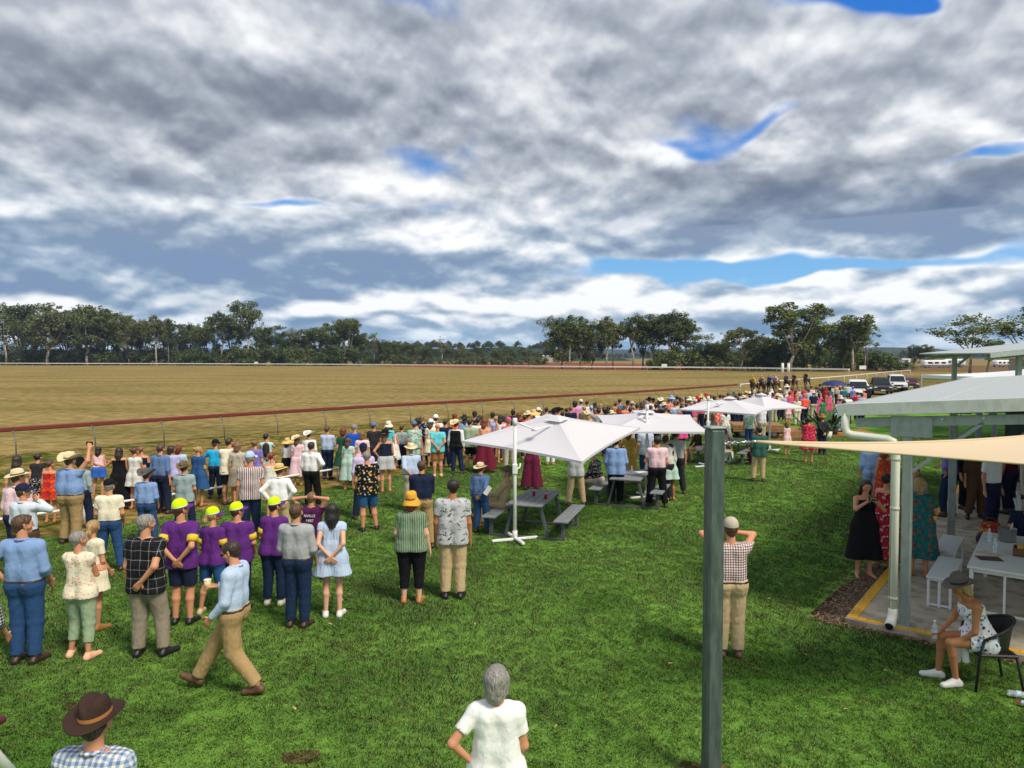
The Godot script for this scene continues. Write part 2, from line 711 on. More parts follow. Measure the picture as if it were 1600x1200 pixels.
# woven or printed patterns, 64 to 128 pixels for each repeat
func pattern(kind: String) -> Image:
	var size := 128
	var im := Image.create(size, size, false, Image.FORMAT_RGB8)
	var r := RandomNumberGenerator.new()
	r.seed = hash(kind)
	var bits := kind.split(":")
	var a := col(bits[1])
	var b := col(bits[2]) if bits.size() > 2 else a
	var c := col(bits[3]) if bits.size() > 3 else b
	im.fill(a)
	match bits[0]:
		"gingham":
			for y in size:
				for x in size:
					var k := int((x / 16) % 2) + int((y / 16) % 2)
					im.set_pixel(x, y, a.lerp(b, k * 0.5))
		"plaid":
			for y in size:
				for x in size:
					var k := 0.0
					if x % 43 < 3: k += 0.55
					if y % 43 < 3: k += 0.55
					if x % 43 in [9, 20] or y % 43 in [9, 20]: k += 0.18
					im.set_pixel(x, y, a.lerp(b, minf(k, 1.0)))
		"bigplaid":
			for y in size:
				for x in size:
					var k := (0.5 if x % 32 < 13 else 0.0) + (0.5 if y % 32 < 13 else 0.0)
					im.set_pixel(x, y, a.lerp(b, k))
		"stripe":
			for y in size:
				for x in size:
					im.set_pixel(x, y, b if x % 32 < 15 else (c if x % 32 in [22, 23, 24] else a))
		"pin":
			for y in size:
				for x in size:
					im.set_pixel(x, y, b if x % 16 < 7 else a)
		"weave":
			for y in size:
				for x in size:
					var k := 0.5 + 0.5 * sin(x * TAU / 16.0) * sin(y * TAU / 8.0)
					im.set_pixel(x, y, a.lerp(b, k * 0.9))
		"floral", "leaf", "dots", "blotch":
			var count: int = {"floral": 30, "leaf": 34, "dots": 60, "blotch": 22}[bits[0]]
			for i in count:
				var cx := r.randf() * size
				var cy := r.randf() * size
				var rad := r.randf_range(4.0, 10.0)
				if bits[0] == "dots": rad = 2.6
				if bits[0] == "blotch": rad = r.randf_range(9.0, 19.0)
				var turn := r.randf() * TAU
				var ink := b if r.randf() < 0.6 else c
				for dy in range(-22, 23):
					for dx in range(-22, 23):
						var d := sqrt(dx * dx + dy * dy)
						var th := atan2(dy, dx) + turn
						var edge := rad
						if bits[0] == "floral": edge = rad * (0.72 + 0.28 * cos(th * 5.0))
						if bits[0] == "leaf": edge = rad * (0.25 + 0.95 * absf(cos(th)) ** 3.0)
						if bits[0] == "blotch": edge = rad * (0.75 + 0.2 * sin(th * 3.0) + 0.12 * sin(th * 7.0 + 1.0))
						if d < edge:
							var ic := ink
							if bits[0] == "floral" and d < rad * 0.22: ic = c.lerp(a, 0.3)
							im.set_pixel(posmod(int(cx) + dx, size), posmod(int(cy) + dy, size), ic)
	return im


# cloth: a plain colour key, or "kind:ground:ink:ink2@repeats per metre"
func cloth(key: String) -> StandardMaterial3D:
	var id := "cloth " + key
	if mats.has(id):
		return mats[id]
	var m := StandardMaterial3D.new()
	m.roughness = 0.86
	m.metallic_specular = 0.3
	if key.contains(":"):
		var two := key.split("@")
		m.albedo_texture = img_tex(pattern(two[0]))
		m.uv1_scale = Vector3.ONE * float(two[1] if two.size() > 1 else "3")
		m.uv1_triplanar = true
		m.uv1_triplanar_sharpness = 6.0
	else:
		m.albedo_color = col(key)
		m.normal_enabled = true
		m.normal_texture = wrinkle
		m.normal_scale = 0.24
		m.uv1_triplanar = true
		m.uv1_scale = Vector3(2.6, 1.5, 2.6)
	mats[id] = m
	return m


func skin(key: String) -> StandardMaterial3D:
	var m := plain(key, 0.52)
	m.metallic_specular = 0.4
	return m


func hair_mat(key: String) -> StandardMaterial3D:
	var id := "hair " + key
	if not mats.has(id):
		var m := StandardMaterial3D.new()
		var c := col(key)
		m.albedo_texture = noise_tex(noise(3, 0.06, 3), 128, [[0.25, c.darkened(0.3)], [0.5, c], [0.75, c.lightened(0.15)]])
		m.uv1_triplanar = true
		m.uv1_scale = Vector3(12, 1.2, 12)
		m.roughness = 0.5
		mats[id] = m
	return mats[id]


# ---------------------------------------------------------------- people
# wrist places, from the shoulder, for the right arm (x away from the body), and where the elbow points
const ARMS := {
	"down": [Vector3(0.07, -0.53, -0.03), Vector3(0.5, -0.2, 1)], "fore": [Vector3(0.02, -0.48, -0.16), Vector3(0.5, -0.2, 1)], "hip": [Vector3(0.03, -0.40, 0.02), Vector3(1, 0, 0.55)],
	"back": [Vector3(-0.14, -0.42, 0.17), Vector3(1, 0, 0.7)], "fold": [Vector3(-0.22, -0.24, -0.21), Vector3(0.8, -1, 0)], "phone": [Vector3(-0.10, 0.02, -0.31), Vector3(1, -1, 0)],
	"bino": [Vector3(-0.10, 0.17, -0.16), Vector3(1, -0.15, -0.2)], "up": [Vector3(0.07, 0.46, -0.16), Vector3(1, 0, 0.3)], "head": [Vector3(-0.10, 0.27, 0.05), Vector3(1, 0.25, 0.1)],
	"drink": [Vector3(-0.03, -0.24, -0.27), Vector3(0.6, -1, 0.3)], "sip": [Vector3(-0.10, 0.06, -0.22), Vector3(0.9, -0.8, 0)], "out": [Vector3(0.42, -0.14, -0.2), Vector3(0, -1, 0.2)],
	"lap": [Vector3(-0.06, -0.36, -0.34), Vector3(0.8, -0.4, 0.6)], "table": [Vector3(-0.04, -0.26, -0.38), Vector3(0.8, -0.8, 0.2)], "lean": [Vector3(0.05, -0.40, -0.32), Vector3(0.7, 0, 0.7)],
	"rein": [Vector3(-0.10, -0.26, -0.36), Vector3(0.8, -0.4, 0.4)], "chin": [Vector3(-0.14, 0.03, -0.18), Vector3(0.5, -1, -0.2)], "swing": [Vector3(0.04, -0.5, -0.2), Vector3(0.4, -0.2, 1)],
}
var meshes := {}
var jobs_done := 0


func bend(s: Vector3, w: Vector3, l1: float, l2: float, hint: Vector3) -> Array:
	var d := w - s
	var n := clampf(d.length(), absf(l1 - l2) + 0.01, l1 + l2 - 0.004)
	var u := d.normalized()
	var a := (l1 * l1 - l2 * l2 + n * n) / (2.0 * n)
	var side := (hint - u * hint.dot(u)).normalized()
	return [s + u * a + side * sqrt(maxf(l1 * l1 - a * a, 0.0)), s + u * n]


# joints of a 1.75 m figure that faces -z
func skeleton(sp: Dictionary) -> Dictionary:
	var f: bool = sp.sex != "m"
	var sw := 0.155 if f else 0.18
	var g: float = sp.build
	sw *= 0.85 + 0.15 * g
	var hw := 0.09 * (0.6 + 0.4 * g)
	var j := {}
	var legs: String = sp.legs
	var sit := legs in ["sit", "sitcross", "ride"]
	var py := 0.94
	if sit: py = 0.56
	if legs == "ride": py = 0.35
	var T := Transform3D(Basis(Vector3.UP, deg_to_rad(sp.get("twist", 0.0))) * Basis(Vector3.RIGHT, -deg_to_rad(sp.get("lean", 0.0))), Vector3(0, py, 0))
	j.T = T
	j.pel = Vector3(0, py, 0)
	j.waist = T * Vector3(0, 0.17, 0)
	j.chest = T * Vector3(0, 0.40, 0)
	j.neck = T * Vector3(0, 0.50, 0.012)
	var nod: float = sp.get("nod", 0.0)
	j.head = T * Vector3(0, 0.685, -0.022) + T.basis * Vector3(0, -0.02, -0.05) * (nod / 30.0)
	j.HT = Transform3D(Basis(Vector3.UP, deg_to_rad(-sp.turn)) * Basis(Vector3.RIGHT, -deg_to_rad(nod + sp.get("lean", 0.0) * 0.3)) * Basis.from_scale(Vector3.ONE * (0.93 if sp.h > 1.3 else 1.1)), j.head)
	for s in [-1.0, 1.0]:
		var k := "R" if s > 0 else "L"
		j["sh" + k] = T * Vector3(s * sw, 0.452, 0.004)
		j["ct" + k] = T * Vector3(s * sw * 0.47, 0.41, 0.0)
		j["wa" + k] = T * Vector3(s * (0.055 if f else 0.066) * g, 0.17, 0.0)
		j["hp" + k] = Vector3(s * hw, py - 0.01, 0.0)
		var pose = ARMS[sp.arms[1 if s > 0 else 0]]
		var w: Vector3 = pose[0]
		var hint: Vector3 = pose[1]
		if g > 1.15 and w.x > -0.02: w.x += 0.05 * (g - 1.0) * 2.0
		var el := bend(j["sh" + k], j["sh" + k] + T.basis * Vector3(w.x * s, w.y, w.z), 0.285, 0.255, T.basis * Vector3(hint.x * s, hint.y, hint.z))
		j["el" + k] = el[0]
		j["wr" + k] = el[1]
		var kn := Vector3(s * (hw + 0.005), 0.50, -0.015)
		var an := Vector3(s * (hw + 0.012), 0.085, 0.025)
		var toe := Vector3(s * 0.045, -0.055, -0.165)
		match legs:
			"wide":
				kn.x += s * 0.05
				an.x += s * 0.10
			"shift", "shiftl":
				if (s > 0) == (legs == "shift"):
					kn = Vector3(s * (hw + 0.04), 0.50, -0.075)
					an = Vector3(s * (hw + 0.09), 0.085, -0.03)
					toe.x *= 1.7
			"walk":
				if s > 0:
					kn = Vector3(hw - 0.01, 0.53, -0.24)
					an = Vector3(hw - 0.02, 0.13, -0.46)
					toe = Vector3(0.01, 0.015, -0.175)
				else:
					kn = Vector3(-hw + 0.01, 0.50, 0.03)
					an = Vector3(-hw + 0.02, 0.115, 0.30)
					toe = Vector3(-0.01, -0.075, -0.15)
			"sit":
				kn = Vector3(s * 0.105, 0.535, -0.43)
				an = Vector3(s * 0.11, 0.085, -0.40 - 0.05 * s)
			"sitcross":
				kn = Vector3(s * 0.07, 0.535 + (0.06 if s > 0 else 0.0), -0.43)
				an = Vector3(s * 0.08, 0.085, -0.42) if s < 0 else Vector3(-0.16, 0.30, -0.55)
			"ride":
				kn = Vector3(s * 0.24, 0.14, -0.34)
				an = Vector3(s * 0.27, -0.12, -0.02)
		j["kn" + k] = kn
		j["an" + k] = an
		j["to" + k] = an + toe
	return j


func body_bones(sp: Dictionary, j: Dictionary, with_head: bool, with_hand: bool, bare: bool) -> PackedFloat32Array:
	var f: bool = sp.sex != "m"
	var g: float = sp.build
	var o := PackedFloat32Array()
	var rc := (0.093 if f else 0.105) * (0.75 + 0.25 * g)
	var rw := (0.080 if f else 0.092) * g
	var rh := (0.108 if f else 0.104) * (0.45 + 0.55 * g)
	var la := (0.86 if f else 1.0) * (0.7 + 0.3 * g)
	for k in ["L", "R"]:
		bone(o, j["ct" + k], rc, j["wa" + k], rw, 0.05)
		bone(o, j["wa" + k], rw, j["hp" + k], rh, 0.05)
		bone(o, j.neck.lerp(j["sh" + k], 0.22) + j.T.basis * Vector3(0, -0.038, 0), 0.055, j["sh" + k], 0.050 * la, 0.05)
		bone(o, j["sh" + k], 0.053 * la, j["el" + k], 0.039 * la, 0.03)
		bone(o, j["el" + k], 0.040 * la, j["wr" + k], 0.026 * la, 0.02)
		if f:
			bone(o, j["ct" + k] + j.T.basis * Vector3(0, -0.06, -0.065), 0.055 * g, j["ct" + k] + j.T.basis * Vector3(0, -0.065, -0.07), 0.05 * g, 0.04)
		bone(o, j["hp" + k] + Vector3(0, 0, 0.035), rh * 0.92, j["hp" + k] + Vector3(0, -0.04, 0.03), rh * 0.85, 0.04)
		bone(o, j["hp" + k], rh * 0.88, j["kn" + k], 0.058 * la, 0.03)
		bone(o, j["kn" + k], 0.056 * la, j["kn" + k].lerp(j["an" + k], 0.32) + Vector3(0, 0, 0.012), 0.058 * la, 0.02)
		bone(o, j["kn" + k].lerp(j["an" + k], 0.32) + Vector3(0, 0, 0.012), 0.057 * la, j["an" + k], 0.036 * la, 0.02)
		var d: Vector3 = j["to" + k] - j["an" + k]
		bone(o, j["an" + k], 0.036, j["an" + k] + d * 0.35 + Vector3(0, -0.018, 0.02), 0.036, 0.02)
		bone(o, j["an" + k] + Vector3(0, -0.04, 0.035), 0.034, j["to" + k] + Vector3(0, 0.005, 0), 0.030, 0.02)
		if with_hand:
			var h: Vector3 = (j["wr" + k] - j["el" + k]).normalized()
			bone(o, j["wr" + k], 0.028, j["wr" + k] + h * 0.085, 0.036, 0.02)
			bone(o, j["wr" + k] + h * 0.08, 0.034, j["wr" + k] + h * 0.15 + Vector3(0, 0, -0.02), 0.022, 0.02)
	if g > 1.12 and not f:
		bone(o, j.waist + j.T.basis * Vector3(0, -0.03, -0.05 * g), 0.085 * g, j.waist + j.T.basis * Vector3(0, 0.06, -0.03 * g), 0.08 * g, 0.06)
	bone(o, j.neck + j.T.basis * Vector3(0, -0.05, 0), 0.062 if not f else 0.052, j.head + Vector3(0, -0.06, 0.02), 0.052 if not f else 0.045, 0.03)
	if with_head:
		head_bones(o, j.HT, f)
	return o


func head_bones(o: PackedFloat32Array, H: Transform3D, f: bool) -> void:
	var first := o.size()
	var q := H.basis.get_scale().x
	bone(o, H * Vector3(0, 0.028, 0.026), 0.084, H * Vector3(0, 0.028, -0.016), 0.080, 0.03)
	bone(o, H * Vector3(0, 0.0, -0.03), 0.066, H * Vector3(0, -0.072, -0.048), 0.040 if not f else 0.035, 0.03)
	bone(o, H * Vector3(-0.032, 0.026, -0.083), 0.013, H * Vector3(0.032, 0.026, -0.083), 0.013, 0.02)
	bone(o, H * Vector3(0, 0.008, -0.096), 0.010, H * Vector3(0, -0.026, -0.110), 0.014, 0.012)
	bone(o, H * Vector3(-0.014, -0.057, -0.087), 0.011, H * Vector3(0.014, -0.057, -0.087), 0.011, 0.012)
	bone(o, H * Vector3(0, -0.092, -0.070), 0.022, H * Vector3(0, -0.09, -0.066), 0.022, 0.02)
	for s in [-1.0, 1.0]:
		bone(o, H * Vector3(s * 0.045, -0.02, -0.06), 0.024, H * Vector3(s * 0.05, -0.03, -0.045), 0.026, 0.02)
		bone(o, H * Vector3(s * 0.084, 0.014, 0.006), 0.013, H * Vector3(s * 0.082, -0.026, 0.0), 0.011, 0.008)
	for k in range(first, o.size(), 10):
		for c in [3, 7, 8]:
			o[k + c] *= q


# palm, four fingers of their own lengths and a thumb
func hand_bones(el: Vector3, wr: Vector3, inward: Vector3, curl: float) -> PackedFloat32Array:
	var o := PackedFloat32Array()
	var f := (wr - el).normalized()
	var n := (inward - f * inward.dot(f)).normalized()
	var s := f.cross(n).normalized()
	if s.dot(Vector3(0, 0, -1)) < 0: s = -s
	for q in 4:
		var a := -0.031 + 0.0205 * q
		var base := wr + f * (0.090 - absf(q - 1.3) * 0.004) - s * a
		bone(o, wr - s * a * 0.45, 0.017, base, 0.0105, 0.012)
		var d := f
		var p := base
		var l: float = [0.070, 0.080, 0.074, 0.058][q]
		for seg in 3:
			d = (d * cos(curl) + n * sin(curl)).normalized()
			var e: Vector3 = p + d * l * [0.45, 0.32, 0.23][seg]
			bone(o, p, [0.0098, 0.009, 0.0083][seg], e, [0.009, 0.0083, 0.0072][seg], 0.003)
			p = e
	var tb := wr + f * 0.022 + s * 0.026
	var t1 := tb + (f * 0.62 + s * 0.7 + n * 0.25).normalized() * 0.042
	var t2 := t1 + (f * 0.85 + s * 0.25 + n * 0.35).normalized() * 0.034
	bone(o, wr + f * 0.01 + s * 0.01, 0.016, t1, 0.012, 0.01)
	bone(o, t1, 0.0115, t2, 0.0085, 0.004)
	return o


# a garment over the body; kind, how far along the arm its sleeves reach (0 none, 1 elbow, 2 wrist) and whether it hangs out
func top_bones(sp: Dictionary, j: Dictionary, sleeve: float, out: float, ease: float, planes: Array) -> PackedFloat32Array:
	var f: bool = sp.sex != "m"
	var g: float = sp.build
	var o := PackedFloat32Array()
	var rc := (0.093 if f else 0.105) * (0.75 + 0.25 * g) + ease
	var rw := (0.080 if f else 0.094) * g + ease + (0.012 if not f else 0.004)
	var rh := (0.108 if f else 0.104) * (0.45 + 0.55 * g) + ease * 0.9
	var la := (0.86 if f else 1.0) * (0.7 + 0.3 * g)
	for k in ["L", "R"]:
		bone(o, j["ct" + k], rc, j["wa" + k], rw, 0.05)
		bone(o, j["wa" + k], rw, j["hp" + k] + Vector3(0, -0.02, 0.01), rh, 0.05)
		if out > 0.0:
			bone(o, j["hp" + k], rh + 0.004, j["hp" + k] + Vector3(0, -out, 0.012), rh + 0.012, 0.05)
		if f:
			bone(o, j["ct" + k] + j.T.basis * Vector3(0, -0.06, -0.065), 0.055 * g + ease, j["ct" + k] + j.T.basis * Vector3(0, -0.065, -0.07), 0.05 * g + ease, 0.04)
		if sleeve > 0.0 or sleeve == 0.0:
			var inner: Vector3 = j.neck.lerp(j["sh" + k], 0.22) + j.T.basis * Vector3(0, -0.038, 0)
			if sleeve > 0.0:
				bone(o, inner, 0.055 + ease, j["sh" + k], 0.050 * la + ease, 0.05)
			else:
				bone(o, inner, 0.055 + ease * 0.7, inner.lerp(j["sh" + k], 0.55), 0.05 + ease * 0.7, 0.05)
		if sleeve > 0.0:
			var t := minf(sleeve, 1.0)
			bone(o, j["sh" + k], 0.055 * la + ease, j["sh" + k].lerp(j["el" + k], t), lerpf(0.055, 0.041, t) * la + ease * 1.15, 0.03, 1 if sleeve <= 1.0 else 0)
			if sleeve > 1.0:
				bone(o, j["el" + k], 0.042 * la + ease, j["el" + k].lerp(j["wr" + k], sleeve - 1.0), lerpf(0.042, 0.029, sleeve - 1.0) * la + ease * 0.8, 0.02, 1)
	if g > 1.12 and not f:
		bone(o, j.waist + j.T.basis * Vector3(0, -0.03, -0.05 * g), 0.085 * g + ease, j.waist + j.T.basis * Vector3(0, 0.06, -0.03 * g), 0.08 * g + ease, 0.06)
	var up: Vector3 = j.T.basis.y
	planes.append(Plane(up, up.dot(j.neck) + (0.024 if sleeve > 0.0 else -0.05)))
	if sp.legs in ["sit", "sitcross", "ride"]:
		planes.append(Plane(-up, -up.dot(j.pel) + 0.05))
	else:
		planes.append(Plane(Vector3.DOWN, -(j.pel.y - out - 0.03)))
	return o


func leg_bones(sp: Dictionary, j: Dictionary, reach: float, ease: float, planes: Array, tucked := true) -> PackedFloat32Array:
	var f: bool = sp.sex != "m"
	var g: float = sp.build
	var o := PackedFloat32Array()
	var rh := (0.108 if f else 0.104) * (0.45 + 0.55 * g) + ease
	var rw := (0.082 if f else 0.094) * g + ease + 0.012
	var la := (0.86 if f else 1.0) * (0.7 + 0.3 * g)
	for k in ["L", "R"]:
		bone(o, j["wa" + k].lerp(j["hp" + k], 0.45), lerpf(rw, rh, 0.6), j["hp" + k], rh, 0.05)
		bone(o, j["hp" + k] + Vector3(0, 0, 0.035), rh * 0.94, j["hp" + k] + Vector3(0, -0.04, 0.03), rh * 0.87, 0.04)
		var t := minf(reach, 1.0)
		bone(o, j["hp" + k], rh * 0.9, j["hp" + k].lerp(j["kn" + k], t), lerpf(rh * 0.9, 0.068 * la + ease, t), 0.03, 1 if reach <= 1.0 else 0)
		if reach > 1.0:
			var e: Vector3 = j["kn" + k].lerp(j["an" + k], reach - 1.0)
			bone(o, j["kn" + k], 0.068 * la + ease, e, 0.047 * la + ease * 1.1, 0.02, 1)
	if g > 1.12 and not f and tucked:
		bone(o, j.pel + Vector3(0, 0.06, -0.05 * g), 0.08 * g + ease, j.pel, 0.08 * g + ease, 0.05)
	var up: Vector3 = j.T.basis.y if sp.legs in ["sit", "sitcross", "ride"] else Vector3.UP
	planes.append(Plane(up, up.dot(j.pel) + (0.062 if tucked else -0.05)))
	return o


# a skirt hangs from the waist to the hem
func skirt_bones(sp: Dictionary, j: Dictionary, hem: float, flare: float, planes: Array) -> PackedFloat32Array:
	var g: float = sp.build
	var o := PackedFloat32Array()
	var rw := 0.084 * g + 0.012
	var rh := 0.112 * (0.45 + 0.55 * g) + 0.016
	if sp.legs in ["sit", "sitcross"]:
		for k in ["L", "R"]:
			bone(o, j["wa" + k], rw, j["hp" + k], rh, 0.05)
			bone(o, j["hp" + k], rh, j["hp" + k].lerp(j["kn" + k], 0.52 if hem > 0.6 else 1.0), 0.098 if hem > 0.6 else 0.085, 0.08, 1 if hem > 0.6 else 0)
			if hem < 0.45:
				bone(o, j["kn" + k], 0.085, Vector3(j["kn" + k].x, hem, j["kn" + k].z), 0.11, 0.08, 1)
		return o
	var drop: float = j.pel.y - hem
	for k in ["L", "R"]:
		var s := -1.0 if k == "L" else 1.0
		bone(o, j["wa" + k], rw, j["hp" + k] + Vector3(0, -0.01, 0.012), rh, 0.05)
		bone(o, j["hp" + k] + Vector3(0, -0.01, 0.012), rh, Vector3(j["hp" + k].x + s * flare * drop * 0.5, hem - 0.06, 0.015), rh + flare * drop * 0.55, 0.06)
	planes.append(Plane(Vector3.DOWN, -hem))
	return o


func hair_job(style: String, cell: float) -> Dictionary:
	var o := PackedFloat32Array()
	var planes := []
	bone(o, Vector3(0, 0.034, 0.034), 0.093, Vector3(0, 0.036, -0.012), 0.086, 0.03)
	match style:
		"short", "cropped":
			bone(o, Vector3(0, -0.01, 0.045), 0.072, Vector3(0, -0.035, 0.05), 0.06, 0.03)
			if style == "short":
				bone(o, Vector3(0, 0.07, -0.05), 0.045, Vector3(0.02, 0.075, 0.01), 0.055, 0.03)
		"bob":
			bone(o, Vector3(0, 0.0, 0.045), 0.092, Vector3(0, -0.09, 0.05), 0.088, 0.03)
			for s in [-1.0, 1.0]:
				bone(o, Vector3(s * 0.075, 0.02, 0.0), 0.035, Vector3(s * 0.08, -0.09, 0.005), 0.03, 0.03)
		"long":
			bone(o, Vector3(0, 0.0, 0.045), 0.092, Vector3(0, -0.13, 0.07), 0.086, 0.03)
			bone(o, Vector3(0, -0.13, 0.07), 0.086, Vector3(0, -0.36, 0.095), 0.055, 0.04)
			bone(o, Vector3(0.03, -0.2, 0.08), 0.06, Vector3(0.05, -0.38, 0.09), 0.03, 0.04)
			for s in [-1.0, 1.0]:
				bone(o, Vector3(s * 0.075, 0.02, 0.0), 0.034, Vector3(s * 0.095, -0.18, 0.04), 0.035, 0.03)
		"bun":
			bone(o, Vector3(0, -0.005, 0.05), 0.075, Vector3(0, -0.02, 0.05), 0.065, 0.03)
			bone(o, Vector3(0, 0.05, 0.13), 0.046, Vector3(0, 0.06, 0.135), 0.046, 0.02)
		"pony":
			bone(o, Vector3(0, -0.005, 0.05), 0.075, Vector3(0, -0.02, 0.05), 0.065, 0.03)
			bone(o, Vector3(0, 0.04, 0.115), 0.034, Vector3(0, -0.07, 0.15), 0.04, 0.02)
			bone(o, Vector3(0, -0.07, 0.15), 0.04, Vector3(0.01, -0.26, 0.12), 0.018, 0.03)
		"curly":
			bone(o, Vector3(0, 0.02, 0.04), 0.118, Vector3(0, -0.06, 0.045), 0.112, 0.03)
	# the face stays free
	var low := -0.045 if style in ["short", "cropped", "bun", "pony"] else -0.6
	planes.append(Plane(Vector3(0, -0.55, -0.835).normalized(), 0.034))
	if low > -0.5:
		planes.append(Plane(Vector3(0, -1, -0.35).normalized(), 0.062))
	return {"bones": o, "cell": cell, "planes": planes, "amp": 0.0075 if style != "curly" else 0.02, "wave": Vector3(62, 13, 62)}


func hat_mesh(style: String) -> ArrayMesh:
	if style == "bill":
		var st := SurfaceTool.new()
		st.begin(Mesh.PRIMITIVE_TRIANGLES)
		st.set_smooth_group(0)
		for layer in 2:
			for i in 5:
				for k in 10:
					var q := []
					for c in [[0, 0], [1, 0], [1, 1], [0, 1]]:
						var v: float = (i + c[0]) / 5.0
						var a: float = lerpf(-1.25, 1.25, (k + c[1]) / 10.0)
						var r := 0.092 + v * 0.078 * cos(a * 0.95)
						q.append(Vector3(sin(a) * r * 0.98, 0.014 - v * 0.022 - absf(sin(a)) * v * 0.016 - layer * 0.006, -cos(a) * r * 1.1 + 0.004))
					tri4(st, q[0], q[1], q[2], q[3]) if layer == 0 else tri4(st, q[0], q[3], q[2], q[1])
		return done_smooth(st)
	if style == "cap":
		var st := SurfaceTool.new()
		st.begin(Mesh.PRIMITIVE_TRIANGLES)
		st.set_smooth_group(0)
		for i in 8:
			for k in 20:
				var q := []
				for c in [[0, 0], [1, 0], [1, 1], [0, 1]]:
					var v: float = (i + c[0]) / 8.0
					var a: float = TAU * (k + c[1]) / 20.0
					var r := 0.098 * cos(v * PI * 0.5) ** 0.8 if v < 1.0 else 0.0
					q.append(Vector3(sin(a) * r, 0.012 + 0.108 * sin(v * PI * 0.5), cos(a) * r * 1.13 + 0.008))
				tri4(st, q[0], q[3], q[2], q[1])
		return done_smooth(st)
	var brim := 0.20
	var crown := 0.115
	var curl := 0.25
	var dent := 0.03
	match style:
		"cowboy": brim = 0.205; curl = 1.5; crown = 0.125; dent = 0.04
		"straw": brim = 0.185; curl = 0.35; crown = 0.105; dent = 0.02
		"sun": brim = 0.25; curl = -0.5; crown = 0.10; dent = 0.0
		"bucket": brim = 0.155; curl = -2.2; crown = 0.10; dent = 0.0
		"wide": brim = 0.22; curl = 0.2; crown = 0.115; dent = 0.03
		"fedora": brim = 0.175; curl = 0.7; crown = 0.125; dent = 0.045
	var pts := []
	for i in 7:
		pts.append(Vector2(lerpf(brim, 0.099, i / 6.0), 0.0))
	pts.append(Vector2(0.096, 0.012))
	pts.append(Vector2(0.092, crown * 0.55))
	pts.append(Vector2(0.084, crown * 0.88))
	pts.append(Vector2(0.070, crown))
	pts.append(Vector2(0.035, crown * 1.03))
	pts.append(Vector2(0.001, crown * 1.03))
	var under := []
	for i in 7:
		under.append(Vector2(lerpf(0.09, brim, i / 6.0), -0.005))
	var f := func(p: Vector3) -> Vector3:
		var r := Vector2(p.x, p.z).length()
		var q := Vector3(p.x * 0.94, p.y, p.z * 1.12)
		if r > 0.098:
			var u := (r - 0.098)
			q.y += curl * u * u * 6.0 * (p.x / r) * (p.x / r) - u * 0.22 * (p.z / r) * (p.z / r) * (1.0 if p.z < 0 else 0.7)
			if curl < 0: q.y += curl * u * 0.55
		elif p.y > crown * 0.8:
			q.y -= dent * exp(-pow(p.x / 0.03, 2.0))
			if p.z < 0: q.x *= 1.0 - 0.25 * (-p.z / 0.09) * minf(1.0, dent / 0.03)
		return q
	return lathe(under + pts, 24, f)


func done_smooth(st: SurfaceTool) -> ArrayMesh:
	st.index()
	st.generate_normals()
	return st.commit()


func cached(key: String, make: Callable) -> Mesh:
	if not meshes.has(key):
		meshes[key] = make.call()
		jobs_done += 1
	return meshes[key]


const SLEEVES := {"tee": 0.62, "polo": 0.66, "rolled": 1.35, "long": 1.96, "tank": 0.0, "cap": 0.3, "jersey": 0.7}

